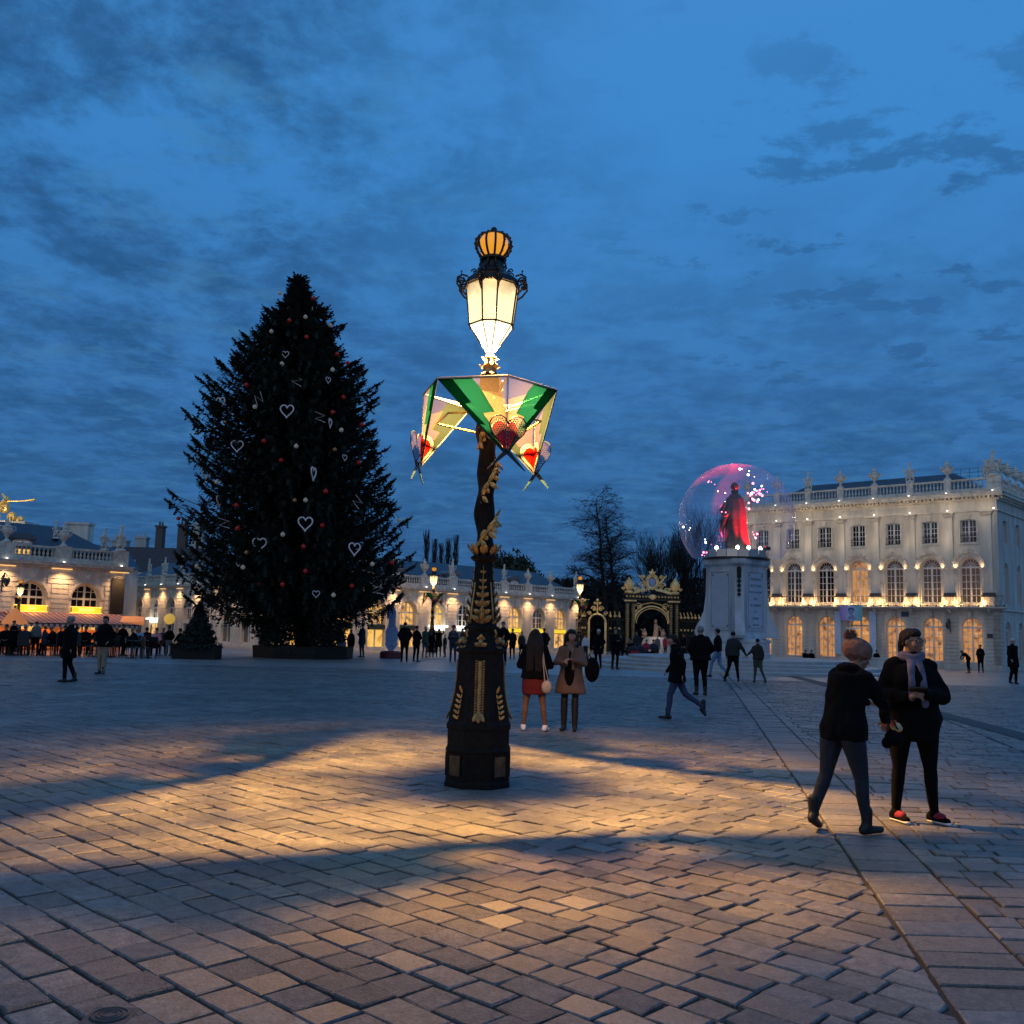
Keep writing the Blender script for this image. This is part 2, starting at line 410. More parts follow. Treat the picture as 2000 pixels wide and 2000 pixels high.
# dark inlaid bands that run towards the monument, and the monument's bright marker plate
def strip(name, pts, w0, w1, z, m, lab, cat):
    b = MB(); P = [ground_at(*p) for p in pts]; n = len(P)
    for i in range(n - 1):
        a, c = Vector(P[i][:2]), Vector(P[i + 1][:2]); d = (c - a).normalized(); nr = Vector((d.y, -d.x))
        b.add([(*(a - nr * w0), z), (*(c - nr * w0), z), (*(c + nr * w1), z), (*(a + nr * w1), z)], [(0, 1, 2, 3)])
    o = b.build(name, m); tag(o, kind='structure'); return o
darkstone = mat('dark_paving_band', (.035, .036, .040), .75, var=.2, scale=6)
strip('dark_paving_band', [(1527, 1313), (1600, 1331), (1700, 1357)], .0, .55, .009, darkstone, '', '')
strip('dark_paving_band', [(1700, 1357), (1840, 1391), (2060, 1448)], .0, .5, .009, darkstone, '', '')
strip('thin_paving_joint', [(1800, 1393), (1850, 1407), (2060, 1492)], .0, .06, .004, darkstone, '', '')
strip('thin_paving_joint', [(1430, 1350), (1412, 1325), (1400, 1309)], .0, .05, .004, darkstone, '', '')
strip('thin_paving_joint', [(1447, 1348), (1424, 1325), (1410, 1309)], .0, .05, .004, darkstone, '', '')
# drain cover at the near left edge
dp = ground_at(214, 1988)
dr = thing('drain_cover', 'round iron drain cover with ring pattern, set in the paving at the near left edge', 'drain cover', (dp[0], dp[1], .004))
b = MB(); b.box(-.09, .09, -.09, .09, 0, .004); b.lathe([(.075, .004), (.075, .008), (.0001, .009)], 20); b.build('plate', mat('worn_iron', (.07, .07, .075), .6, .2, var=.3, scale=20), dr)
b = MB()
for r in (.03, .05, .07): b.tube([(r * math.cos(a), r * math.sin(a), .010) for a in np.linspace(0, 2 * PI, 25)], .004, 5)
b.build('ring', mat('worn_iron', (0, 0, 0)), dr)

# ------------------------------------------------------------------ the gilded street lamps
LAMP = Vector((-.28, 10.2, 0))
def lit_glass(name, z0, z1, e0, e1, es, tr):
    m = bpy.data.materials.new(name); m.use_nodes = True; t = m.node_tree; t.nodes.clear(); o = t.nodes.new('ShaderNodeOutputMaterial')
    g = t.nodes.new('ShaderNodeTexCoord'); s = t.nodes.new('ShaderNodeSeparateXYZ'); t.links.new(g.outputs['Object'], s.inputs[0])
    n = t.nodes.new('ShaderNodeTexNoise'); n.inputs['Scale'].default_value = 9; n.inputs['Detail'].default_value = 5; t.links.new(g.outputs['Object'], n.inputs['Vector'])
    k = t.nodes.new('ShaderNodeMath'); k.operation = 'MULTIPLY_ADD'; k.inputs[1].default_value = -.26; t.links.new(n.outputs[0], k.inputs[0]); t.links.new(s.outputs[2], k.inputs[2])
    mr = t.nodes.new('ShaderNodeMapRange'); mr.inputs['From Min'].default_value = z0; mr.inputs['From Max'].default_value = z1; t.links.new(k.outputs[0], mr.inputs[0])
    r = t.nodes.new('ShaderNodeValToRGB'); t.links.new(mr.outputs[0], r.inputs[0]); r.color_ramp.elements[0].color = (*e0, 1); r.color_ramp.elements[1].color = (*e1, 1)
    e = t.nodes.new('ShaderNodeEmission'); t.links.new(r.outputs[0], e.inputs[0]); e.inputs[1].default_value = es
    tp = t.nodes.new('ShaderNodeBsdfTransparent'); tp.inputs[0].default_value = (1, .95, .85, 1)
    mx = t.nodes.new('ShaderNodeMixShader'); mx.inputs[0].default_value = tr; t.links.new(e.outputs[0], mx.inputs[1]); t.links.new(tp.outputs[0], mx.inputs[2]); t.links.new(mx.outputs[0], o.inputs[0])
    return m
lampglass_hi = lit_glass('lit_frosted_glass', 8, 9, (1, .86, .52), (1, .8, .4), 8.0, .80)
lampglass_up = lit_glass('upper_lit_glass', 4.96, 5.22, (1, .80, .44), (.16, .09, .03), 1.55, .13)  # upper panes: emission runs from bright at the foot to dark at the top
blackpaint = mat('chipped_black_paint', (.004, .0035, .003), .7, .0, col2=(.013, .010, .008), spec=.2, scale=9, bump=.35, bscale=45)
_nt = blackpaint.node_tree; _cr = [n for n in _nt.nodes if n.type == 'VALTORGB'][0]; _n0 = [n for n in _nt.nodes if n.type == 'TEX_NOISE' and n.inputs['Scale'].default_value == 9][0]
_n0.inputs['Scale'].default_value = 22; _cr.color_ramp.elements[1].position = .60; _e2 = _cr.color_ramp.elements.new(.72); _e2.color = (.012, .010, .009, 1); _e3 = _cr.color_ramp.elements.new(.745); _e3.color = (.16, .145, .13, 1)
crownglow = mat('amber_crown_glass', (.25, .08, .01), .35, col2=(.5, .25, .03), scale=14, emit=(1, .40, .03), es=.8)

def leaf(b, p, d, up, L, w, curl=.35, mi=0):
    """a small raised acanthus lobe: a bent, keeled blade"""
    p = Vector(p); d = Vector(d).normalized(); up = Vector(up).normalized(); s_ = d.cross(up).normalized()
    pr = [(0, .25, 0), (.3, .9, .12), (.6, 1, .22), (.85, .6, .2), (1.0, .12, .05)]
    vs = []
    for t, ww, hh in pr:
        c = p + d * L * t + up * (L * (hh * .55 + curl * t * t))
        vs += [c - s_ * w * ww * .5, c + up * w * .28 * ww, c + s_ * w * ww * .5, c - up * w * .15]
    fs = []
    for i in range(4):
        for j in range(4): fs.append((i * 4 + j, i * 4 + (j + 1) % 4, i * 4 + 4 + (j + 1) % 4, i * 4 + 4 + j))
    fs += [(3, 2, 1, 0), (16, 17, 18, 19)]
    b.add(vs, fs, mi)
def sprig(b, pts, up, L, w, n=6):
    """stem with paired lobes, for the applied gilt ornaments"""
    pts = [Vector(p) for p in pts]; up = Vector(up)
    b.tube(pts, [w * .28] * len(pts), 5)
    for i in range(n):
        t = (i + .6) / n * (len(pts) - 1); a = int(min(t, len(pts) - 2)); p = pts[a].lerp(pts[a + 1], t - a); d = (pts[a + 1] - pts[a]).normalized()
        s_ = d.cross(up).normalized()
        for sg in (-1, 1): leaf(b, p, d * .6 + s_ * sg, up, L * (1 - .35 * i / n), w, .25)
    leaf(b, pts[-1], pts[-1] - pts[-2], up, L, w)
def volute(b, c, r, ax, up, w, turns=1.4, n=22, flip=1):
    ax = Vector(ax).normalized(); up = Vector(up); pts = []; rs = []
    for i in range(n):
        t = i / (n - 1); a = t * turns * 2 * PI; rr = r * (1 - .82 * t)
        pts.append(Vector(c) + ax * (math.cos(a) * rr * flip) + up * (math.sin(a) * rr)); rs.append(w * (1 - .5 * t))
    b.tube(pts, rs, 5); b.ell(pts[-1], w * 1.5, 6, 5)

def make_lamp(label, group):
    t = thing('street_lamp', label, 'street lamp', LAMP, 0, group)
    R8 = PI / 8
    # faceted base and body
    pb = [(.355, 0), (.355, .05), (.345, .07), (.345, .36), (.355, .38), (.355, .40), (.338, .42), (.338, .60), (.352, .625), (.352, .66), (.335, .69)]
    MB().lathe(pb, 8, rot=R8).build('base', blackpaint, t)
    pbod = [(.335, .69), (.325, .76), (.300, .86), (.272, 1.0), (.258, 1.15), (.252, 1.30), (.250, 1.42)]
    bo = MB().lathe(pbod, 8, rot=R8); bo.build('body', blackpaint, t)
    pm = [(.250, 1.42), (.272, 1.435), (.275, 1.46), (.255, 1.475), (.235, 1.50), (.205, 1.55), (.190, 1.60), (.185, 1.66), (.20, 1.68), (.20, 1.705), (.17, 1.72)]
    MB().lathe(pm, 8, rot=R8).build('moulding', blackpaint, t)
    pu = [(.165, 1.72), (.150, 1.76), (.138, 1.86), (.125, 2.02), (.110, 2.18), (.100, 2.32), (.096, 2.42), (.112, 2.44), (.145, 2.46), (.15, 2.48), (.118, 2.50)]
    MB().lathe(pu, 8, rot=R8).build('upper_pedestal', blackpaint, t)
    # twisted shaft
    prof = []; n = 12; vs = []; Z0, Z1 = 2.50, 4.30; K = 60
    for i in range(K + 1):
        tt = i / K; z = Z0 + (Z1 - Z0) * tt; r0 = .092 + .018 * tt; ph = tt * 2.2 * 2 * PI
        for j in range(n):
            a = 2 * PI * j / n; r = r0 * (1 + .16 * math.cos(2 * (a - ph))); vs.append((r * math.cos(a) + .012 * math.cos(ph), r * math.sin(a) + .012 * math.sin(ph), z))
    fs = [(i * n + j, i * n + (j + 1) % n, (i + 1) * n + (j + 1) % n, (i + 1) * n + j) for i in range(K) for j in range(n)]
    MB().add(vs, fs + [tuple(range(n))[::-1], tuple(K * n + j for j in range(n))]).build('shaft', blackpaint, t, True)
    # raised panels on the base faces
    for kx in range(8):
        a = 2 * PI * kx / 8 + PI / 8 - PI / 8; ap = .345 * math.cos(PI / 8)
        R = Matrix.Rotation(a, 4, 'Z')
        b = MB(); s0 = .095
        for (y0, y1, z0, z1) in ((-s0, s0, .11, .125), (-s0, s0, .335, .35), (-s0, -s0 + .015, .125, .335), (s0 - .015, s0, .125, .335)):
            b.box(ap - .004, ap + .012, y0, y1, z0, z1)
        b.xf(R); b.build('panel_moulding', blackpaint, t)
        if kx in (5, 7): 
            b = MB(); b.box(ap - .004, ap + .004, -.08, .08, .125, .335); b.xf(R); b.build('worn_panel', mat('worn_bronze_panel', (.05, .035, .02), .5, .5, col2=(.16, .11, .06), scale=12), t)
    # gilt ornaments: on each of the eight sides a long beaded strip, leaves on the flare, an apron leaf, and the candelabrum on the upper pedestal
    for kx in range(8):
        a = 2 * PI * kx / 8; R = Matrix.Rotation(a, 4, 'Z'); long_ = kx % 2 == 0
        b = MB()
        def surf(z, P):
            for (r1, z1), (r2, z2) in zip(P, P[1:]):
                if z1 <= z <= z2: return (r1 + (r2 - r1) * (z - z1) / (z2 - z1)) * math.cos(PI / 8)
            return P[-1][0] * math.cos(PI / 8)
        if long_:
            for i in range(22):
                z = .74 + i * .028; x = surf(z, pbod)
                b.ell((x + .004, 0, z), (.018, .024, .018), 6, 4)
                for sg in (-1, 1): b.ell((x + .003, sg * .036, z + .012), (.012, .016, .012), 5, 3)
            for sg in (-1, 0, 1): leaf(b, (surf(.76, pbod), 0, .80), (0, sg * .6, -1), (1, 0, 0), .11, .05, .3)
        else:
            for i in range(5):
                z = .72 + i * .055; x = surf(z, pbod)
                for sg in (-1, 1): leaf(b, (x + .003, 0, z), (0, sg, .9), (1, 0, .3), .055, .03)
            leaf(b, (surf(1.0, pbod), 0, .99), (0, 0, 1), (1, 0, .2), .08, .04)
        if long_:
            x = .24
            for sg in (-1, 1):
                leaf(b, (.235, 0, 1.50), (0, sg, .5), (1, 0, 0), .07, .045); leaf(b, (.205, 0, 1.60), (.0, sg, -.6), (1, 0, 0), .05, .03)
            b.ell((.215, 0, 1.545), (.03, .028, .035), 8, 6); leaf(b, (.21, 0, 1.57), (0, 0, 1), (1, 0, 0), .06, .045)
            for z, w_, L_ in ((1.75, .11, .13), (1.83, .10, .11), (1.93, .09, .10), (2.03, .075, .085), (2.12, .05, .055), (2.2, .045, .05), (2.3, .035, .04)):
                x = surf(z, pu)
                for sg in (-1, 1): leaf(b, (x, 0, z), (0, sg * .9, .75), (1, 0, 0), L_, w_ * .6)
                leaf(b, (x, 0, z), (0, 0, 1), (1, 0, 0), L_ * .9, w_ * .55)
            b.tube([(surf(z, pu) + .004, 0, z) for z in (1.74, 1.9, 2.05, 2.2, 2.38)], [.012, .011, .009, .006, .003], 5)
        b.xf(R); b.build('gilt_ornament', goldold if long_ else gold, t)
        if not long_:
            b = MB(); volute(b, (.245, 0, 1.555), .042, (1, 0, 0), Vector((0, 0, 1)), .011, 1.3); b.tube([(.20, 0, 1.60), (.215, 0, 1.64), (.195, 0, 1.68)], .011, 5)
            b.tube([(.285, 0, 1.49), (.25, 0, 1.487), (.225, 0, 1.50)], .012, 5)
            volute(b, (.175, 0, 1.76), .028, (1, 0, 0), Vector((0, 0, 1)), .009, 1.2)
            b.tube([(.16, 0, 1.79), (.15, 0, 1.93), (.13, 0, 2.07), (.115, 0, 2.2)], [.012, .01, .008, .005], 5)
            b.xf(R); b.build('scroll_bracket', gold if kx % 4 == 1 else goldold, t)
    b = MB()                                                   # crown of leaves over the pedestal, and the gilt vine round the shaft
    for kx in range(8):
        a = 2 * PI * kx / 8; d = Vector((math.cos(a), math.sin(a), 0)); leaf(b, d * .10 + Vector((0, 0, 2.50)), Vector((0, 0, 1)) + d * .15, d, .115, .085, .5)
    b.build('leaf_collar', goldold, t)
    for z0, z1, ph in ((2.60, 2.86, 4.0), (3.0, 3.42, 4.0), (3.55, 3.82, 3.6), (3.9, 4.15, 4.4)):
        b = MB(); pts = []
        for i in range(7):
            q = i / 6; a = ph + q * 1.9; r = .105 + .010 * math.sin(q * PI); pts.append((r * math.cos(a), r * math.sin(a), z0 + (z1 - z0) * q))
        b.tube(pts, [.011, .012, .011, .01, .009, .007, .004], 5)
        for i in range(1, 7):
            a = ph + i / 6 * 1.9; d = Vector((math.cos(a), math.sin(a), 0)); tn = Vector((-d.y, d.x, 0))
            for sg in (-1, 1): leaf(b, pts[i], tn * .8 + Vector((0, 0, sg * .9 + .3)), d, .095 + .03 * math.sin(i * 2.4), .05, .3)
        volute(b, pts[0], .03, Vector((math.cos(ph + PI / 2), math.sin(ph + PI / 2), 0)), Vector((0, 0, 1)), .009)
        b.build('gilt_vine', gold, t)
    # neck under the lantern
    b = MB(); b.lathe([(.10, 4.28), (.075, 4.31), (.07, 4.34), (.08, 4.37), (.08, 4.39), (.065, 4.42), (.055, 4.47), (.055, 4.48), (.045, 4.51), (.032, 4.53)], 12); b.build('neck', goldold, t, True)
    b = MB()
    for kx in range(6):
        a = 2 * PI * kx / 6 + .3; d = Vector((math.cos(a), math.sin(a), 0))
        leaf(b, d * .055 + Vector((0, 0, 4.35)), d + Vector((0, 0, .15)), Vector((0, 0, 1)), .065, .05, .4)
        leaf(b, d * .05 + Vector((0, 0, 4.45)), d + Vector((0, 0, .1)), Vector((0, 0, 1)), .045, .05, .3)
    b.build('neck_leaves', gold, t)
    # lantern: plan is a square with cut corners, narrow face towards the viewer
    ang = []
    for q in range(4):
        a = -PI / 2 + q * PI / 2 + math.atan2(LAMP.x, LAMP.y) * -1 - .1
        ang += [a - .30, a + .30]
    zs = [(5.275, .292), (4.83, .238), (4.545, .052)]
    P = [[Vector((r * math.cos(a), r * math.sin(a), z)) for a in ang] for z, r in zs]
    b = MB()
    for i in range(8):
        b.tube([P[0][i], P[1][i]], .010, 5); b.tube([P[1][i], P[2][i]], .006, 5); b.tube([P[1][i], P[1][(i + 1) % 8]], .010, 5); b.tube([P[0][i], P[0][(i + 1) % 8]], .014, 5)
        b.ell(P[1][i], .017, 6, 4)
    b.lathe([(.03, 4.53), (.034, 4.54), (.03, 4.548)], 8)
    b.build('lantern_frame', iron, t)
    for i in range(8):
        j = (i + 1) % 8
        for k_, (n_, m_) in enumerate((('upper_pane', lampglass_up), ('lower_pane', lampglass_hi))):
            A, B, D_, E_ = P[k_][i] * .985, P[k_][j] * .985, P[k_ + 1][j] * .985, P[k_ + 1][i] * .985
            for v_ in (A, B): v_.z = P[k_][0].z - .004
            for v_ in (D_, E_): v_.z = P[k_ + 1][0].z + .004
            MB().quad(A, B, D_, E_).build(n_, m_, t)
    # roof: eight curved sheets with scalloped eaves, dark finial drum, scrolls
    b = MB(); prof_r = [(5.27, .300), (5.33, .285), (5.37, .235), (5.41, .175), (5.47, .135), (5.53, .118), (5.56, .110)]
    n = 16; a0 = ang[0]
    for z, r in prof_r: pass
    b.lathe([(r, z) for z, r in prof_r], 16, rot=a0); b.build('lantern_roof', iron, t)
    b = MB()
    for i in range(8):
        j = (i + 1) % 8; A, B = P[0][i], P[0][j]; wide = (A - B).length
        arc = [A.lerp(B, q) + Vector((0, 0, -.05 + .11 * math.sin(q * PI))) * (1 if wide > .2 else .5) for q in np.linspace(0, 1, 9)]
        b.tube(arc, .016, 5)
        for q in range(8):
            b.add([arc[q], arc[q + 1], arc[q + 1] + Vector((0, 0, .06)), arc[q] + Vector((0, 0, .06))], [(0, 1, 2, 3)]) if q in (0, 7) else None
    b.build('eaves_trim', iron, t)
    for i in range(8):
        d = P[0][i].copy(); d.z = 0; d.normalize()
        b = MB(); c = d * .345 + Vector((0, 0, 5.30)); volute(b, c, .044, d, Vector((0, 0, 1)), .011, 1.5, flip=-1)
        b.tube([d * .27 + Vector((0, 0, 5.36)), d * .33 + Vector((0, 0, 5.375)), d * .385 + Vector((0, 0, 5.34)), d * .39 + Vector((0, 0, 5.27)), d * .33 + Vector((0, 0, 5.19)), d * .275 + Vector((0, 0, 5.15))], .011, 5)
        b.tube([d * .345 + Vector((0, 0, 5.37)), d * .345 + Vector((0, 0, 5.41))], .007, 4); b.ell(d * .345 + Vector((0, 0, 5.41)), .012, 5, 4)
        volute(b, d * .20 + Vector((0, 0, 5.42)), .035, d, Vector((0, 0, 1)), .008)
        b.build('roof_scroll', mat('dull_bronze', (.05, .035, .025), .5, .6), t)
        b = MB(); b.tube([d * .13 + Vector((0, 0, 5.56)), d * .15 + Vector((0, 0, 5.5)), d * .11 + Vector((0, 0, 5.44)), d * .19 + Vector((0, 0, 5.38))], .011, 5); b.build('roof_rib', mat('dull_bronze', (0, 0, 0)), t)
    b = MB().lathe([(.115, 5.555), (.145, 5.565), (.148, 5.585), (.13, 5.60)], 16); b.build('crown_band', mat('dull_bronze', (0, 0, 0)), t)
    # crown: twelve arched ribs with amber glass between, ball on top
    cr_prof = [(.12, 5.60), (.155, 5.635), (.185, 5.69), (.198, 5.745), (.188, 5.80), (.15, 5.845), (.09, 5.868), (.03, 5.872)]
    for i in range(12):
        a = 2 * PI * i / 12 + .13; d = Vector((math.cos(a), math.sin(a), 0))
        b = MB().tube([d * r + Vector((0, 0, z)) for r, z in cr_prof], [.013] * 8, 5)
        for r, z in cr_prof[1:6]: b.ell(d * (r + .009) + Vector((0, 0, z)), .012, 5, 4)
        b.build('crown_rib', mat('dull_bronze', (0, 0, 0)), t)
    b = MB().lathe([(r * .80, z - .005) for r, z in cr_prof], 24, cap=False); b.build('crown_glass', crownglow, t, True)
    b = MB().ell((0, 0, 5.915), .036, 12, 8); b.lathe([(.025, 5.865), (.014, 5.885), (.02, 5.895)], 8); b.build('crown_ball', iron, t, True)
    for ch in t.children:                       # heights below the lantern, brought to the measured ones
        for v in ch.data.vertices:
            z = v.co.z; v.co.z = z * .937 if z < 2.5 else (2.3425 + (z - 2.5) * (4.28 - 2.3425) / (4.28 - 2.5) if z < 4.28 else z)
    return t

CLEAR = bpy.data.materials.new('clear_film'); CLEAR.use_nodes = True
def film(m, col, trans, tcol, rough=.6, glow=None):
    t = m.node_tree; t.nodes.clear(); o = t.nodes.new('ShaderNodeOutputMaterial')
    a = t.nodes.new('ShaderNodeBsdfTransparent'); a.inputs[0].default_value = (*tcol, 1)
    b = t.nodes.new('ShaderNodeBsdfTranslucent'); b.inputs[0].default_value = (*col, 1)
    d = t.nodes.new('ShaderNodeBsdfDiffuse'); d.inputs[0].default_value = (*col, 1)
    m1 = t.nodes.new('ShaderNodeMixShader'); m1.inputs[0].default_value = .4; t.links.new(b.outputs[0], m1.inputs[1]); t.links.new(d.outputs[0], m1.inputs[2])
    m2 = t.nodes.new('ShaderNodeMixShader'); m2.inputs[0].default_value = trans; t.links.new(m1.outputs[0], m2.inputs[1]); t.links.new(a.outputs[0], m2.inputs[2])
    t.links.new(m2.outputs[0], o.inputs[0]); return m
film(CLEAR, (.13, .11, .11), .88, (1, .97, .92))
def fm(name, *a):
    m = bpy.data.materials.new(name); m.use_nodes = True; return film(m, *a)
GREEN = fm('green_film', (.0012, .019, .021), .05, (.1, .8, .45)); DGREEN = fm('dark_green_film', (.002, .022, .02), .02, (.05, .5, .3))
CREAM = fm('cream_film', (.24, .19, .19), .04, (1, .8, .5)); RED = fm('red_film', (.30, .006, .004), .03, (1, .1, .05))
CTINT = fm('cream_tint', (.12, .10, .10), .72, (1, .94, .82))
BLUE = mat('navy_paint', (.006, .02, .05), .5); LILAC = fm('lilac_film', (.09, .08, .13), .80, (.9, .85, .95)); NAVYDOT = mat('navy_dots', (.02, .03, .07), .5)
frame_m = mat('aluminium_tube', (.42, .38, .36), .45, .5)

def make_decoration(label, group):
    t = thing('lamp_decoration', label, 'decoration', (LAMP.x, LAMP.y, 0), 0, group)
    ZT, ZB, RR, RT = 4.10, 3.30, .74, .74
    hexa = [Vector((RR * math.cos(math.radians(-74 + 60 * k)), RR * math.sin(math.radians(-74 + 60 * k)), ZT)) for k in range(6)]
    b = MB()
    for k in range(6): b.tube([hexa[k], hexa[(k + 1) % 6]], .013, 6)
    b.build('ring', frame_m, t)
    for k in range(6):
        d = hexa[k].normalized(); h = Vector((hexa[k].x, hexa[k].y, 0))
        b = MB().tube([h * .13 + Vector((0, 0, ZT - .22)), hexa[k]], .010, 5); b.build('strut', frame_m, t)
    b = MB().lathe([(.13, ZT - .30), (.135, ZT - .12), (.13, ZT - .02)], 16, cap=False); b.build('collar', mat('brass_collar', (.75, .50, .10), .35, .6, var=.3, scale=10), t)
    b = MB()
    r2 = [h * .78 for h in hexa]
    for k in range(6):
        p, q = Vector((r2[k].x, r2[k].y, ZT - .33)), Vector((r2[(k + 1) % 6].x, r2[(k + 1) % 6].y, ZT - .33)); b.tube([p, q], .012, 5)
    b.build('lower_ring', mat('brass_collar', (0, 0, 0)), t)
    for k in (0, 2, 4):
        Cc = hexa[k]; T = Vector((Cc.x / RR * RT, Cc.y / RR * RT, ZB)); out_ = Vector((Cc.x, Cc.y, 0)).normalized()
        kp = tag(link('kite_panel', None, t))
        def bary(A, a, bb, off=0.0):
            nrm = (A - Cc).cross(T - Cc).normalized(); nrm = nrm if nrm.dot(out_) > 0 else -nrm
            return Cc + (A - Cc) * a + (T - Cc) * bb + nrm * off
        corners = [(hexa[(k + 5) % 6]), (hexa[(k + 1) % 6])]
        b = MB()
        for A in corners:
            for th in (0, ):
                b.add([bary(A, 0, 0, th), bary(A, 1, 0, th), bary(A, 0, 1, th)], [(0, 1, 2)])
        b.build('film_sheet', CLEAR, kp, fix=False)
        for A in corners:
            poly = [(.52, 0), (.40, .12), (.168, .457), (.332, .47), (.245, .583), (.03, .93), (0, 1), (.35, .65), (.55, .45), (.75, .25), (1, 0)]
            b = MB().add([bary(A, x, y, .004) for x, y in poly], [tuple(range(len(poly)))]); b.build('green_bolt', GREEN, kp, fix=False)
            poly = [(1, 0), (.78, .02), (.50, .33), (.585, .345), (.29, .62), (.365, .615), (.06, .9), (0, 1)]
            b = MB().add([bary(A, x, y, .008) for x, y in poly], [tuple(range(len(poly)))]); b.build('dark_bolt', DGREEN, kp, fix=False)
            poly = [(.40, .16), (.20, .46), (.34, .475), (.25, .60), (.02, .60), (.02, .30)]
            b = MB().add([bary(A, x, y, -.003) for x, y in poly], [tuple(range(len(poly)))]); b.build('cream_field', CTINT, kp, fix=False)
            b = MB().tube([A, T], .008, 5); b.build('edge_tube', BLUE, kp)
        b = MB().tube([Cc, T], .006, 5); b.build('ridge_tube', frame_m, kp)
        # folded red heart with cream border, seen from inside
        H = heart(32, .33, .35)
        for (sc_, off, m_, nm) in ((1.0, -.006, CREAM, 'cream_heart'), (.72, -.010, RED, 'red_heart'), (.9, .012, RED, 'red_heart')):
            for si, A in enumerate(corners):
                hl = (A - Cc).length; vl = (T - Cc).length
                half = [(x, z) for x, z in H if x >= -1e-6]
                half.sort(key=lambda p: math.atan2(p[1] + .02, p[0]))
                pts = [(x * sc_, z * sc_) for x, z in half]
                pts = [(0, min(p[1] for p in pts))] + pts + [(0, .12 * sc_)]
                vs = [bary(A, x / hl, .77 - z / vl * 1.0 - (x / hl) * .0, off) for x, z in pts]
                b = MB().add(vs, [tuple(range(len(vs)))]); b.build(nm, m_, kp, fix=False)
        # flat perforated heart in front of the ridge
        dh = tag(link('dotted_heart', None, kp))
        ctr = T.lerp(Cc, .25) + out_ * .055; tn = Vector((-out_.y, out_.x, 0)); Hh = heart(40, .38, .36)
        F = lambda x, z, o=0: ctr + tn * x + Vector((0, 0, z)) + out_ * o
        b = MB().add([F(x * .98, z * .98) for x, z in Hh], [tuple(range(40))]); pl = b.build('heart_sheet', LILAC, kp, fix=False)
        b = MB().tube([F(x, z, .004) for x, z in Hh] + [F(*Hh[0], .004), F(*Hh[1], .004)], .0065, 5); b.build('heart_rim', BLUE, kp)
        b = MB()
        for iz in range(-9, 10):
            for ix in range(-9, 10):
                x = ix * .025 + (iz % 2) * .0125; z = iz * .021
                # inside test
                inside = False; q = Hh
                for a_ in range(40):
                    (x1, z1), (x2, z2) = q[a_], q[(a_ + 1) % 40]
                    if (z1 * .86 > z) != (z2 * .86 > z) and x < (x2 * .86 - x1 * .86) * (z - z1 * .86) / (z2 * .86 - z1 * .86) + x1 * .86: inside = not inside
                if inside:
                    rr = .0095 - .0035 * abs(x) / .2
                    b.add([F(x + rr * math.cos(w), z + rr * math.sin(w), .004) for w in np.linspace(0, 2 * PI, 7)[:-1]], [tuple(range(6))])
        b.build('dots', NAVYDOT, kp, fix=False)
        bpy.data.objects.remove(dh)
        for sg in (-1, 1):                                      # crossed blades under the tip
            b = MB(); a_ = T + out_ * .03 + tn * (-sg * .05) + Vector((0, 0, .06)); e_ = T + out_ * .03 + tn * (sg * .19) + Vector((0, 0, -.16)); dr_ = (e_ - a_).normalized(); pr_ = dr_.cross(out_)
            b.add([a_ - pr_ * .008, a_ + pr_ * .008, T + out_ * .03 + tn * sg * .03 + pr_ * .022, e_ + pr_ * .004, e_ - pr_ * .004, T + out_ * .03 + tn * sg * .03 - pr_ * .022], [(0, 1, 2, 3, 4, 5)])
            n0 = len(b.v); b.v += [tuple(Vector(p) + out_ * .01) for p in b.v[:6]]; b.f += [tuple(range(11, 5, -1))] + [(i, i + 6, (i + 1) % 6 + 6, (i + 1) % 6) for i in range(6)]; b.m += [0] * 7
            b.build('blade', mat('blue_green_paint', (.004, .022, .035), .5), kp)
    return t
lampA = make_lamp('tall black and gilt street lamp with large glowing lantern, nearest and in the centre', 'crowned street lamps with kite decorations')
decoA = make_decoration('ring of green and clear film kites with red hearts on the big central street lamp', 'kite decorations hung on the street lamps')
lg = light('lamp_light', 'SPOT', (LAMP.x, LAMP.y, 4.665), 14500, (1, .51, .13), .05, None, (LAMP.x, LAMP.y, 0), math.radians(119), 1.0)
light('lamp_glow', 'POINT', (LAMP.x, LAMP.y, 4.98), 380, (1, .50, .16), .08)
def lamp_copy(px, py, Y, lab, lab2, sc=1.0):
    p = depth_at(px, py, Y); c = copy_tree(lampA); d = copy_tree(decoA)
    off = Vector((p[0], Y, 0))
    for o, l in ((c, lab), (d, lab2)): o.location = off; o['label'] = l; o.scale = (sc,) * 3
    light('lamp_light', 'POINT', (off.x, off.y, 5.02 * sc), 500, (1, .62, .25), .1)
lamp_copy(843, 1250, 63, 'distant street lamp with lit lantern before the low arcade, left of the central lamp', 'kite decoration on the distant lamp left of the central lamp', .93)
lamp_copy(1131, 1250, 71, 'distant street lamp with lit lantern beside the arcade end, right of the central lamp', 'kite decoration on the distant lamp right of the central lamp', .95)
c = copy_tree(lampA); _p = depth_at(31, 1250, 44.3); c.location = (_p[0], 44.3, 0); c.scale = (.55,) * 3; c['label'] = 'small street lamp with lit lantern in front of the left pavilion, at the left edge'
light('lamp_light', 'POINT', (_p[0], 44.3, 2.75), 90, (1, .58, .25), .1)
lamp_copy(516, 1250, 54, 'distant street lamp half hidden behind the Christmas tree, left of its trunk', 'kite decoration on the distant lamp behind the Christmas tree', .9)

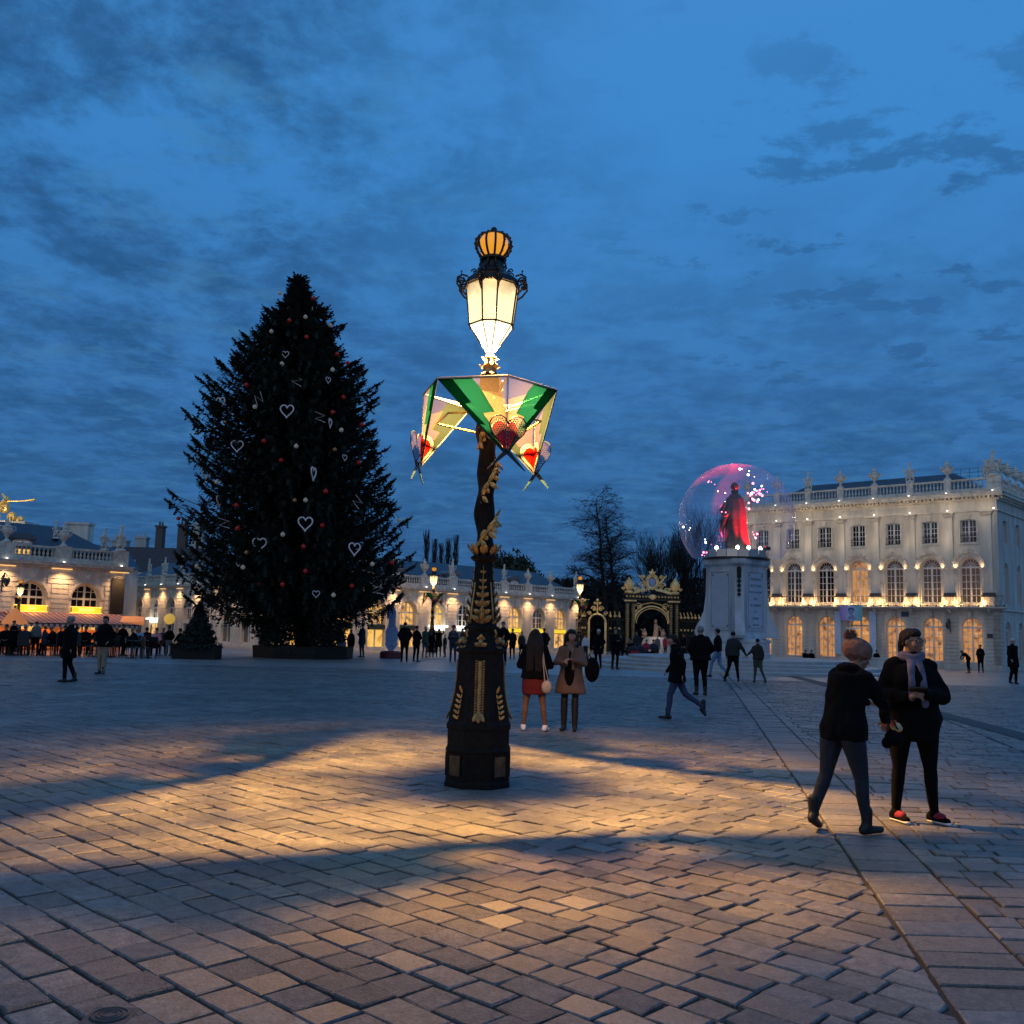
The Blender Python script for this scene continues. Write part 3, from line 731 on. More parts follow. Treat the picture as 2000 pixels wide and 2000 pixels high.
# ------------------------------------------------------------------ buildings
def lit_pane(name, c0, c1, c2, es, scale=2.2):
    """glass of a lit room: warm walls, darker furniture and brighter spots, seen blurred"""
    m = bpy.data.materials.new(name); m.use_nodes = True; t = m.node_tree; b = t.nodes['Principled BSDF']
    g = t.nodes.new('ShaderNodeNewGeometry')
    n = t.nodes.new('ShaderNodeTexNoise'); n.inputs['Scale'].default_value = scale; n.inputs['Detail'].default_value = 3; t.links.new(g.outputs['Position'], n.inputs['Vector'])
    r = t.nodes.new('ShaderNodeValToRGB'); e = r.color_ramp.elements; e[0].position = .30; e[0].color = (*c0, 1); e[1].position = .74; e[1].color = (*c2, 1)
    x = e.new(.5); x.color = (*c1, 1); x = e.new(.66); x.color = (*c1, 1)
    t.links.new(n.outputs[0], r.inputs[0]); t.links.new(r.outputs[0], b.inputs['Emission Color']); b.inputs['Emission Strength'].default_value = es
    b.inputs['Base Color'].default_value = (.05, .04, .03, 1); b.inputs['Roughness'].default_value = .15; return m
P_ORANGE = lit_pane('lit_orange_pane', (.10, .03, .012), (.58, .25, .075), (1, .66, .28), .95, 3.0)
P_DIM = lit_pane('dim_warm_pane', (.012, .012, .016), (.03, .02, .018), (.5, .24, .07), .8, 1.1)
P_GOLD = lit_pane('bright_gold_pane', (.45, .2, .03), (.9, .5, .1), (1, .85, .4), 1.1, 2.0)
P_SHOP = lit_pane('lit_shop_pane', (.08, .03, .02), (.8, .42, .10), (1, .80, .36), 1.2, 2.6)
YELLOW = mat('yellow_sign', (.8, .6, .03), .5, emit=(1, .72, .03), es=.75)
WHITE_E = mat('white_light_box', (.8, .8, .75), .5, emit=(.95, .95, .85), es=2.0)
SPOTW = mat('small_white_projector', (.8, .8, .8), .4, emit=(1, .95, .85), es=3.5)
SPOTY = mat('warm_uplight', (.9, .8, .5), .4, emit=(1, .75, .3), es=5)

def arch_pts(a, zs, rise, n=12):
    if rise is None: rise = a
    return [(-a * math.cos(PI * i / n), zs + rise * math.sin(PI * i / n)) for i in range(n + 1)]
def open_wall(b, x0, x1, z0, z1, cx, a, zb, zs, rise, dep, y=0.0, mi=0):
    """wall strip x0..x1 with an arched opening centred at cx; reveals go inward (-y)"""
    A = [(cx + x, z) for x, z in arch_pts(a, zs, rise)]
    L, R = cx - a, cx + a
    b.quad((x0, y, z0), (L, y, z0), (L, y, z1), (x0, y, z1), mi); b.quad((R, y, z0), (x1, y, z0), (x1, y, z1), (R, y, z1), mi)
    if zb > z0 + 1e-3: b.quad((L, y, z0), (R, y, z0), (R, y, zb), (L, y, zb), mi); b.quad((L, y, zb), (R, y, zb), (R, y - dep, zb), (L, y - dep, zb), mi)
    for (xa, za), (xb, zb_) in zip(A, A[1:]):
        b.quad((xa, y, za), (xb, y, zb_), (xb, y, z1), (xa, y, z1), mi); b.quad((xa, y, za), (xa, y - dep, za), (xb, y - dep, zb_), (xb, y, zb_), mi)
    b.quad((L, y, zb), (L, y - dep, zb), (L, y - dep, zs), (L, y, zs), mi); b.quad((R, y, zb), (R, y, zs), (R, y - dep, zs), (R, y - dep, zb), mi)
def window_mesh(a, zb, zs, rise, nx, nz, tr=True, fw=.06, bw=.030, fan=False):
    """frame, glazing bars and centre meeting stile in the x-z plane, returns (frame MB, pane MB)"""
    f = MB(); A = arch_pts(a, zs, rise); d0, d1 = -.03, .03
    inner = [(x * (1 - fw / a), zs + (z - zs) * (1 - fw / max(a if rise is None else rise, .08))) for x, z in A]
    out_l = [(-a, zb)] + A + [(a, zb)]; in_l = [(-a + fw, zb + fw)] + inner + [(a - fw, zb + fw)]
    n = len(out_l)
    for i in range(n):
        j = (i + 1) % n; (x1, z1), (x2, z2), (x3, z3), (x4, z4) = out_l[i], out_l[j], in_l[j], in_l[i]
        f.add([(x1, d1, z1), (x2, d1, z2), (x3, d1, z3), (x4, d1, z4), (x3, d0, z3), (x4, d0, z4)], [(0, 1, 2, 3), (3, 2, 4, 5)])
    top = zs if (tr or fan) else zs + .02
    f.box(-.05, .05, -.02, .035, zb + fw, zs + (0 if fan else (rise if rise is not None else a) * .96))
    if tr or fan: f.box(-a + fw, a - fw, -.02, .04, zs - .05, zs + .05)
    for sg in (-1, 1):
        for i in range(1, nx):
            x = sg * (.035 + (a - fw - .035) * i / nx); f.box(x - bw / 2, x + bw / 2, -.01, .02, zb + fw, top)
            if not fan and tr: f.box(x - bw / 2, x + bw / 2, -.01, .02, zs, zs + (rise or a) * .75)
    for i in range(1, nz):
        z = zb + fw + (zs - .05 - zb - fw) * i / nz; f.box(-a + fw, a - fw, -.008, .018, z - bw / 2, z + bw / 2)
    if fan:
        R = a - fw
        for i in range(1, 8):
            w = PI * i / 8; f.tube([(0, .005, zs + .05), (-R * math.cos(w), .005, zs + R * math.sin(w) * .98)], bw * .5, 4)
        f.tube([(-R * .55 * math.cos(w), .005, zs + R * .55 * math.sin(w)) for w in np.linspace(0, PI, 9)], bw * .5, 4)
    elif tr:
        zt = zs + (rise if rise is not None else a) * .5; f.box(-a * .8, a * .8, -.008, .018, zt - bw / 2, zt + bw / 2)
    p = MB().add([(x, -.012, z) for x, z in [(-a + .01, zb + .01)] + A + [(a - .01, zb + .01)]], [tuple(range(len(A) + 2))])
    return f, p
_WM = {}
def window(parent, x, y, key, pane_m, args, name='window', kw={}):
    if key not in _WM:
        f, p = window_mesh(*args, **kw); me = f.mesh('window_frame'); me.materials.append(white_paint); _WM[key] = (me, p)
    me, p = _WM[key]; pk = key + pane_m.name
    if pk not in _WM:
        q = p.mesh('pane'); q.materials.append(pane_m); _WM[pk] = q
    w = link(name, me, parent, (x, y, 0)); link('pane', _WM[pk], w)
    return w
def baluster_run(b, x0, x1, y, z0, z1, sp=.17, r=.05):
    n = max(2, int((x1 - x0) / sp)); h = z1 - z0
    for i in range(n):
        x = x0 + (i + .5) * (x1 - x0) / n
        b.lathe([(r * .8, z0), (r * .5, z0 + .1 * h), (r * 1.15, z0 + .32 * h), (r * .85, z0 + .5 * h), (r * .42, z0 + .72 * h), (r * .8, z0 + .92 * h), (r * .8, z1)], 6, (x, y), cap=False)
def urn_mb(h=1.2, flame=True):
    b = MB(); s = h / 1.2
    b.lathe([(.20 * s, 0), (.20 * s, .06 * s), (.10 * s, .12 * s), (.06 * s, .22 * s), (.10 * s, .30 * s), (.24 * s, .48 * s), (.27 * s, .62 * s), (.22 * s, .70 * s), (.26 * s, .76 * s), (.17 * s, .80 * s), (.08 * s, .84 * s)], 10)
    for sg in (-1, 1): b.tube([(sg * .22 * s, 0, .5 * s), (sg * .38 * s, 0, .62 * s), (sg * .36 * s, 0, .78 * s), (sg * .22 * s, 0, .72 * s)], .045 * s, 5)
    if flame:
        b.ell((0, 0, .92 * s), (.13 * s, .11 * s, .12 * s), 7, 5); b.tube([(0, 0, .9 * s), (.05 * s, 0, 1.05 * s), (-.02 * s, 0, 1.2 * s)], [.10 * s, .07 * s, .02 * s], 6)
        b.ell((.09 * s, 0, 1.0 * s), .06 * s, 6, 4)
    return b
def cherubs_mb(h=1.3, seed=0):
    """group of stone children and trophies on a balustrade pedestal"""
    q = random.Random(seed); b = MB(); s = h / 1.3
    b.lathe([(.26 * s, 0), (.26 * s, .08 * s), (.2 * s, .12 * s)], 8)
    for k in range(2 + seed % 2):
        a = q.uniform(0, 6); o = Vector((.13 * math.cos(a), .1 * math.sin(a), 0)) * s; ln = q.uniform(-.12, .12) * s
        b.ell(o + Vector((ln * .5, 0, .48 * s)), (.12 * s, .10 * s, .22 * s), 7, 6)
        b.ell(o + Vector((ln, 0, .80 * s)), .085 * s, 7, 5)
        for sg in (-1, 1):
            b.tube([o + Vector((sg * .06 * s, 0, .35 * s)), o + Vector((sg * .14 * s, .08 * s, .22 * s)), o + Vector((sg * .10 * s, .02, .08 * s))], [.07 * s, .06 * s, .04 * s], 5)
            b.tube([o + Vector((ln * .6 + sg * .09 * s, 0, .62 * s)), o + Vector((sg * .22 * s, .05 * s, .6 * s + q.uniform(-.1, .2) * s)), o + Vector((sg * .20 * s + ln, .04, .9 * s * q.uniform(.8, 1.1)))], [.045 * s, .04 * s, .03 * s], 5)
    b.tube([(0, 0, .3 * s), (.05 * s, 0, .8 * s), (.0, 0, h)], [.12 * s, .1 * s, .05 * s], 6); b.ell((0, 0, h * .98), (.09 * s, .07 * s, .07 * s), 6, 5)
    return b
URN = urn_mb().mesh('urn'); URN.materials.append(stone_trim)
CHER = [cherubs_mb(1.3, i).mesh('statue_group') for i in range(3)]
for m_ in CHER: m_.materials.append(stone_trim)
proj_me = MB().box(-.03, .03, -.03, .05, 0, .05).mesh('floodlight'); proj_me.materials.append(SPOTW)

# ---- the tall opera house on the right: local x runs left along the front, local y faces the square
OA = math.radians(48); OX = Vector((-math.sin(OA), math.cos(OA), 0)); ORG = (27.9, 55.5, 0)
op = thing('opera_house', 'tall three-storey pale stone building with arched windows, lit balcony and balustraded roof', 'building', ORG, math.atan2(OX.y, OX.x))
BAY, X0, NB = 2.19, 1.58, 7
XL = X0 + BAY * (NB - 1) + 1.58          # far left end
WD = 9.0                                  # depth along the side
def lit(i): return i
b = MB()
for i in range(NB):
    cx = X0 + BAY * i; x0 = 0 if i == 0 else cx - BAY / 2; x1 = XL if i == NB - 1 else cx + BAY / 2
    door = (i == 3)
    open_wall(b, x0, x1, 0, 3.5, cx, .58 if not door else .62, .36 if not door else .05, 2.42, None, .30)
    open_wall(b, x0, x1, 3.5, 6.95, cx, .55, 3.8, 5.92, None, .26)
    open_wall(b, x0, x1, 6.95, 9.18, cx, .44, 7.34, 8.62, .10, .2)
b.quad((0, 0, 9.18), (XL, 0, 9.18), (XL, 0, 10.0), (0, 0, 10.0))
# left end and back
b.quad((XL, 0, 0), (XL, -WD, 0), (XL, -WD, 10), (XL, 0, 10)); b.quad((0, -WD, 0), (XL, -WD, 0), (XL, -WD, 10), (0, -WD, 10))
b.build('front_wall', stone_far, op, fix=False)
b = MB()                                  # side wall, runs back from the corner
R90 = Matrix.Rotation(PI / 2, 4, 'Z')     # builds along +x then turned so that x -> y; we want x -> -y, y(out) -> -x
SIDE = Matrix(((0, -1, 0, 0), (-1, 0, 0, 0), (0, 0, 1, 0), (0, 0, 0, 1)))
sidex = [1.5, 4.1, 6.7]
ed = [0, 2.8, 5.4, WD]
for i, cx in enumerate(sidex):
    open_wall(b, ed[i], ed[i + 1], 0, 3.5, cx, .5, .4, 2.3, None, .2); open_wall(b, ed[i], ed[i + 1], 3.5, 6.95, cx, .42, 3.8, 5.8, None, .2); open_wall(b, ed[i], ed[i + 1], 6.95, 10.0, cx, .42, 7.34, 8.6, .1, .2)
b.xf(SIDE); b.build('side_wall', stone_grey, op, fix=False)
pan_gf = [P_ORANGE] * 7; 
pan_ff = [P_DIM, P_DIM, P_DIM, P_GOLD, P_DIM, glass_dark, glass_dark]
for i in range(NB):
    cx = X0 + BAY * i
    if i == 3:
        window(op, cx, -.28, 'door', P_ORANGE, (.62, .06, 2.42, None, 1, 2)); 
    else: window(op, cx, -.28, 'gf', pan_gf[i], (.58, .38, 2.42, None, 2, 5))
    w = window(op, cx, -.24, 'ff', [P_DIM, P_DIM, P_DIM, P_ORANGE, glass_dark, glass_dark, glass_dark][i], (.55, 3.82, 5.92, None, 2, 5), kw=dict(fan=True))
    window(op, cx, -.18, 'sf', glass_dark, (.44, 7.36, 8.62, .10, 2, 4), kw=dict(tr=False))
for i, cx in enumerate(sidex):
    for key, ar, kw in (('sgf', (.5, .42, 2.3, None, 2, 5), {}), ('sff', (.42, 3.82, 5.8, None, 2, 5), dict(fan=True)), ('ssf', (.42, 7.36, 8.6, .1, 2, 4), dict(tr=False))):
        w = window(op, 0, 0, key, glass_dark, ar, kw=kw); w.matrix_local = Matrix.Translation((.18, -cx, 0)) @ Matrix.Rotation(PI / 2, 4, 'Z')
# rustication courses on the ground floor, cornices, string courses
for i in range(NB + 1):
    xa = 0 if i == 0 else X0 + BAY * (i - 1) + .70; xb = XL if i == NB else X0 + BAY * i - .70
    b = MB()
    for k_ in range(13):
        z = .34 + k_ * .215; b.box(xa, xb, 0.003, .045, z, z + .175)
    for k_ in range(2):
        z = .34 + (13 + k_) * .215; b.box(xa - .22, xb + .22 if i < NB else xb, 0.003, .04, z, z + .15) if i else b.box(xa, xb + .22, .003, .04, z, z + .15)
    b.build('rusticated_pier', stone_grey, op)
    b = MB()
    if i == 0:
        for k_ in range(15): z = .34 + k_ * .215; b.box(0.003, .4, .003, .045, z, z + .175)
        for k_ in range(31): z = 3.6 + k_ * .215; b.box(.0, .18, .003, .02, z, z + .19) if k_ % 2 else b.box(0, .14, .003, .02, z, z + .19)
        b.build('corner_quoins', stone_grey, op)
        b = MB()
        for k_ in range(15): z = .34 + k_ * .215; b.box(.0, .55, .003, .045, z, z + .175)
        b.xf(SIDE); b.build('side_quoins', stone_grey, op)
for nm, z0, z1, pr in (('plinth', 0, .32, .08), ('string_course', 3.42, 3.52, .10), ('architrave', 9.16, 9.24, .10), ('dentil_bed', 9.80, 9.90, .14), ('cornice', 10.02, 10.20, .42), ('cornice_lip', 10.20, 10.26, .47)):
    b = MB().box(-pr, XL + pr, .003, pr, z0, z1); b.box(-pr, 0 - .003, -WD, pr - .003, z0 + .001, z1 - .001); b.build(nm, stone_trim if z0 > 3 else stone_grey, op)
b = MB()
for k_ in range(int(XL / .24)): b.box(.05 + k_ * .24, .05 + k_ * .24 + .13, .14, .30, 9.90, 10.01)
for k_ in range(int(WD / .24)): b.box(-.30, -.14, -.1 - k_ * .24, -.1 - k_ * .24 + .13, 9.90, 10.01)
tag(b.build('dentils', stone_trim, op), kind='stuff')
# arches over first-floor windows: hood rings, keystones, ground-floor arch rings
for i in range(NB):
    cx = X0 + BAY * i
    b = MB()
    for (r0, r1, pr) in ((.60, .86, .10), (.84, .93, .20)):
        P0 = [(cx - r0 * math.cos(w), 5.92 + r0 * math.sin(w)) for w in np.linspace(0, PI, 13)]; P1 = [(cx - r1 * math.cos(w), 5.92 + r1 * math.sin(w)) for w in np.linspace(0, PI, 13)]
        for q in range(12):
            b.add([(P0[q][0], .003, P0[q][1]), (P0[q + 1][0], .003, P0[q + 1][1]), (P1[q + 1][0], .003, P1[q + 1][1]), (P1[q][0], .003, P1[q][1]),
                   (P0[q][0], pr, P0[q][1]), (P0[q + 1][0], pr, P0[q + 1][1]), (P1[q + 1][0], pr, P1[q + 1][1]), (P1[q][0], pr, P1[q][1])],
                  [(4, 5, 6, 7), (0, 1, 5, 4), (3, 7, 6, 2)])
    for sg in (-1, 1):
        xa = cx + sg * .76; b.box(xa - .20, xa + .20, .003, .18, 5.80, 5.90); b.box(xa - .13, xa + .13, .003, .08, 3.75, 5.80)
    b.build('window_hood', stone_trim, op)
    b = MB(); q = random.Random(i)
    b.ell((cx, .2, 6.86), (.10, .10, .13), 7, 5)
    for k_ in range(9):
        w = PI * (k_ + .5) / 9; leaf(b, (cx - .9 * math.cos(w), .14, 5.92 + .9 * math.sin(w)), (math.sin(w) * (1 if w > PI / 2 else -1) * -.5, .1, .6), (0, 1, 0), .20, .13, .2)
    b.build('carved_garland', stone_grey, op)
    b = MB(); b.box(cx - .10, cx + .10, .003, .22, 2.98, 3.32); b.ell((cx, .2, 3.18), (.12, .10, .15), 7, 5); b.build('keystone_mask', stone_grey, op)
    b = MB(); b.box(cx - .09, cx + .09, .003, .12, 8.74, 9.0); b.box(cx - .2, cx + .2, .003, .10, 8.98, 9.06)
    for x0_, x1_, z0_, z1_ in ((-.52, -.44, 7.34, 8.66), (.44, .52, 7.34, 8.66), (-.56, .56, 7.26, 7.34)): b.box(cx + x0_, cx + x1_, .003, .05, z0_, z1_)
    b.build('window_surround', stone_trim, op)
    b = MB()                                # little iron balcony of the top window
    b.tube([(cx - .44, .10, 7.78), (cx + .44, .10, 7.78)], .018, 5); b.tube([(cx - .44, .10, 7.40), (cx + .44, .10, 7.40)], .014, 5)
    for k_ in range(9): b.tube([(cx - .42 + k_ * .105, .10, 7.40), (cx - .42 + k_ * .105 + (.04 if k_ % 2 else -.04), .10, 7.6), (cx - .42 + k_ * .105, .10, 7.78)], .009, 4)
    b.build('iron_guard', iron, op)
# pilasters with capitals
for i in range(NB + 1):
    x = X0 - BAY / 2 + BAY * i + (.06 if i == 0 else 0); 
    b = MB().box(x - .24, x + .24, .003, .12, 4.42, 8.86); b.box(x - .30, x + .30, .003, .17, 4.30, 4.42); b.build('pilaster', stone_far, op)
    b = MB().box(x - .32, x + .32, .003, .26, 3.62, 4.18); b.build('pedestal', stone_trim, op)
    b = MB().box(x - .36, x + .36, .003, .30, 4.18, 4.28); b.box(x - .33, x + .33, .003, .22, 4.28, 4.42); b.build('pedestal_cap', mat('dark_lead_cap', (.07, .07, .075), .6), op)
    b = MB()
    b.box(x - .26, x + .26, .003, .16, 8.84, 8.88); b.box(x - .34, x + .34, .003, .22, 9.10, 9.16)
    for k_ in range(5): leaf(b, (x - .2 + k_ * .1, .14, 8.88), (0, .15, 1), (0, 1, 0), .17, .12, .4)
    for sg in (-1, 1): volute(b, (x + sg * .24, .2, 9.03), .075, (1, 0, 0), Vector((0, 0, 1)), .024, 1.2)
    b.build('capital', stone_grey, op)
# balcony slab with consoles and a curved iron railing
b = MB().box(-.45, XL + .3, .003, .62, 3.52, 3.60); b.box(-.38, XL + .2, .003, .45, 3.46, 3.52); b.build('balcony_slab', stone_grey, op)
for i in range(NB + 1):
    x = X0 - BAY / 2 + BAY * i
    o = MB().tube([(x, .05, 3.2), (x, .25, 3.3), (x, .5, 3.45)], [.06, .08, .09], 6).build('console', stone_grey, op)
b = MB(); z0, z1 = 3.64, 4.22
rail_pts = []
xs = np.linspace(-.4, XL + .2, 110)
for x in xs:
    ph = ((x - X0) / BAY + .5) % 1.0; bulge = .16 * max(0, math.sin((ph - .28) / .44 * PI)) if .28 < ph < .72 else 0
    rail_pts.append((x, .50 + bulge))
for z in (z0, z1): b.tube([(x, y, z) for x, y in rail_pts], .018, 4)
for k_, (x, y) in enumerate(rail_pts):
    s_ = .05 if k_ % 2 else -.05
    b.tube([(x, y, z0), (x + s_, y, z0 + .2), (x - s_, y, z0 + .4), (x, y, z1)], .010, 3)
b.build('iron_railing', iron, op)
b = MB()
for k_, (x, y) in enumerate(rail_pts):
    if k_ % 3 == 0: b.ell((x, y + .02, z0 + .02), (.07, .03, .05), 5, 4)
b.build('railing_leaves', mat('dark_garland', (.03, .035, .02), .7), op)
# roof balustrade, urns and statue groups, roof
peds = [0.12] + [X0 - BAY / 2 + BAY * i for i in range(1, NB + 1)]
b = MB().box(-.05, XL, -.12, .14, 10.26, 10.52); b.box(-.05, XL, -.10, .12, 11.0, 11.10)
b.box(-.14, -.003, -WD, -.12, 10.261, 10.519); b.box(-.12, -.003, -WD, -.12, 11.0, 11.099); b.build('parapet', stone_trim, op)
b = MB()
for i in range(len(peds) - 1): baluster_run(b, peds[i] + (.5 if i == 0 else .26), peds[i + 1] - .26, .01, 10.52, 11.0, .20, .062)
sp_y = [-.5, -2.2, -4.0, -5.8, -7.6]
for i in range(4):
    n_ = 6
    for k_ in range(n_):
        y = sp_y[i] - .2 - (k_ + .5) * 1.4 / n_; b.lathe([(.05, 10.52), (.03, 10.57), (.07, 10.67), (.03, 10.88), (.05, 11.0)], 6, (-.06, y), cap=False)
tag(b.build('balusters', stone_trim, op), kind='stuff')
for i, x in enumerate(peds):
    w = .45 if i == 0 else .22
    MB().box(x - w, x + w * .8, -.16, .18, 10.262, 11.16).build('parapet_pedestal', stone_trim, op)
    if i == 0: 
        o = link('statue_group', CHER[2], op, (x, 0, 11.16), scale=(1.3, 1, 1.15)); o2 = link('statue_group', CHER[1], op, (x + .35, 0, 11.16), scale=(.9, .8, .75))
    elif i in (2, 5): link('statue_group', CHER[i % 3], op, (x, 0, 11.16), scale=(.95, .9, .95))
    else: link('urn', URN, op, (x, 0, 11.16))
    link('floodlight', proj_me, op, (x, .30, 10.27)); link('floodlight', proj_me, op, (x, .18, 9.25))
for y in sp_y:
    MB().box(-.17, .01, y - .2, y + .2, 10.262, 11.14).build('parapet_pedestal', stone_trim, op); link('urn', URN, op, (-.06, y, 11.14))
b = MB(); b.add([(.5, -.6, 10.1), (XL - .5, -.6, 10.1), (XL - .5, -WD + .4, 10.1), (.5, -WD + .4, 10.1), (3.3, -3.4, 12.05), (XL - 3.3, -3.4, 12.05), (XL - 3.3, -WD + 3, 12.05), (3.3, -WD + 3, 12.05)],
       [(0, 1, 5, 4), (1, 2, 6, 5), (2, 3, 7, 6), (3, 0, 4, 7), (4, 5, 6, 7)]); b.build('roof', slate, op)
b = MB()
for z in (11.5, 11.75, 12.0): b.tube([(.9, -1.6, z), (3.0, -1.6, z)], .012, 4)
for k_ in range(5): b.tube([(.9 + k_ * .5, -1.6, 11.1), (.9 + k_ * .5, -1.6, 12.0)], .012, 4)
b.build('roof_railing', iron, op)
MB().box(.05, XL - .05, -WD + .05, -.35, 3.55, 3.6).build('floor', stone_grey, op)
# lettering, banners, poster, plaque, wall lantern
text('frieze_lettering', 'OPERA NATIONAL DE LORRAINE', .34, mat('pale_letters', (.62, .60, .54), .6), op, (7.85, .02, 9.52), (PI / 2, 0, PI), .01, 1.05)
fa = mat('pale_blue_banner', (.45, .60, .78), .7, var=.15, scale=6)
for x0_, x1_ in ((9.28, 9.70), (7.06, 7.48)):
    MB().box(x0_, x1_, .16, .185, .62 if x0_ < 8 else .62, 3.32).build('banner', fa, op)
pm = bpy.data.materials.new('poster_print'); pm.use_nodes = True; _t = pm.node_tree; _b = _t.nodes['Principled BSDF']
_g = _t.nodes.new('ShaderNodeTexCoord'); _sp = _t.nodes.new('ShaderNodeSeparateXYZ'); _t.links.new(_g.outputs['Generated'], _sp.inputs[0])
_rr = _t.nodes.new('ShaderNodeValToRGB'); _rr.color_ramp.elements[0].color = (.12, .50, .50, 1); _rr.color_ramp.elements[1].color = (.42, .22, .62, 1); _x = _rr.color_ramp.elements.new(.5); _x.color = (.55, .62, .82, 1)
_nn = _t.nodes.new('ShaderNodeTexNoise'); _nn.inputs['Scale'].default_value = 5; _t.links.new(_g.outputs['Generated'], _nn.inputs['Vector'])
_mm = _t.nodes.new('ShaderNodeMath'); _mm.operation = 'MULTIPLY_ADD'; _mm.inputs[1].default_value = .5; _t.links.new(_nn.outputs[0], _mm.inputs[0]); _ms = _t.nodes.new('ShaderNodeMath'); _ms.operation = 'SUBTRACT'; _ms.inputs[1].default_value = .25
_t.links.new(_sp.outputs[0], _ms.inputs[0]); _t.links.new(_ms.outputs[0], _mm.inputs[2]); _t.links.new(_mm.outputs[0], _rr.inputs[0]); _t.links.new(_rr.outputs[0], _b.inputs['Base Color']); _b.inputs['Emission Strength'].default_value = .0
po = tag(link('poster', None, op))
MB().box(7.74, 9.12, .62, .66, 2.72, 3.66).build('panel', pm, po)
MB().box(7.72, 9.14, .60, .618, 2.70, 3.68).build('panel_back', white_paint, po)
b = MB().add([(8.62, .664, 2.78), (8.12, .664, 2.78), (8.18, .664, 3.0), (8.35, .664, 3.08), (8.5, .664, 3.02), (8.6, .664, 2.9)], [(0, 1, 2, 3, 4, 5)])
b.add([(8.42 + .17 * math.cos(w), .664, 3.27 + .2 * math.sin(w)) for w in np.linspace(0, 2 * PI, 17)[:-1]], [tuple(range(16))]); b.build('portrait_print', mat('portrait_ink', (.26, .30, .5), .7), po, fix=False)
b = MB().add([(8.40 + r * math.cos(w), .667, 3.36 + r * .8 * math.sin(w)) for r, w in [(.2, q) for q in np.linspace(-.3, PI + .3, 12)] + [(.11, q) for q in np.linspace(PI, .0, 9)]], [tuple(range(21))]); b.build('portrait_hair', mat('portrait_dark', (.03, .04, .12), .7), po, fix=False)
MB().box(.42, .72, .05, .07, 1.85, 2.08).build('plaque', mat('dark_plaque', (.03, .035, .045), .4), op)
MB().box(5.1, 5.55, .05, .075, 3.0, 3.3).build('plaque', mat('blue_plaque', (.03, .05, .12), .4), op)
MB().box(8.0, 9.0, -.1, .12, 2.16, 2.32).build('door_transom', white_paint, op)
def wall_lantern(parent, x, y, z, s=1.0, lit_=False):
    w = tag(link('wall_lantern', None, parent, (x, y, z)))
    b = MB(); b.tube([(0, 0, -.5 * s), (0, .06 * s, -.2 * s), (.0, .05, .15 * s), (0, .2 * s, .30 * s), (0, .42 * s, .22 * s), (0, .48 * s, .12 * s)], [.02 * s, .03 * s, .035 * s, .03 * s, .025 * s, .02 * s], 5)
    volute(b, (0, .15 * s, .12 * s), .11 * s, (0, 1, 0), Vector((0, 0, 1)), .02 * s); volute(b, (0, .10 * s, -.25 * s), .08 * s, (0, 1, 0), Vector((0, 0, 1)), .018 * s); b.build('bracket', iron, w)
    b = MB().lathe([(.04 * s, .12 * s), (.13 * s, .06 * s), (.15 * s, 0), (.12 * s, -.18 * s), (.03 * s, -.30 * s)], 6, (0, .48 * s)); b.build('lantern', SPOTY if lit_ else mat('unlit_lantern_glass', (.05, .06, .07), .2), w)
    return w
wall_lantern(op, 2.72, .06, 2.6, 1.0)
# warm uplights on the balcony and cool ones at the cornice
for i in range(NB + 1):
    x = X0 - BAY / 2 + BAY * i
    for dx in (-.42, .42):
        if i == 0 and dx < 0: continue
        MB().box(x + dx - .05, x + dx + .05, .22, .30, 3.62, 3.69).build('uplight', SPOTY, op)
        light('balcony_uplight', 'POINT', (x + dx, .40, 3.85), 22, (1, .58, .24), .06, op)
    light('cornice_floodlight', 'POINT', (x, 1.0, 9.3), 14, (1, .75, .47), .1, op)
for i in range(NB):
    light('room_glow', 'POINT', (X0 + BAY * i, .55, 2.0), 4, (1, .62, .3), .15, op)
    for dx in (-.74, .74): light('hood_light', 'POINT', (X0 + BAY * i + dx, .22, 6.02), 1.6, (1, .66, .36), .04, op); MB().box(X0 + BAY * i + dx - .03, X0 + BAY * i + dx + .03, .12, .17, 5.905, 5.94).build('hood_lamp', SPOTY, op)
    light('facade_fill', 'POINT', (X0 + BAY * (i + .5), .9, 1.6 + 6.0), 11, (1, .75, .47), .3, op)  # bare fill lights in front of the upper wall, no fixture there
# front steps and the stone blocks with chains beside them
MB().box(6.9, 9.9, .05, .9, 0, .14).build('front_step', stone_grey, op)

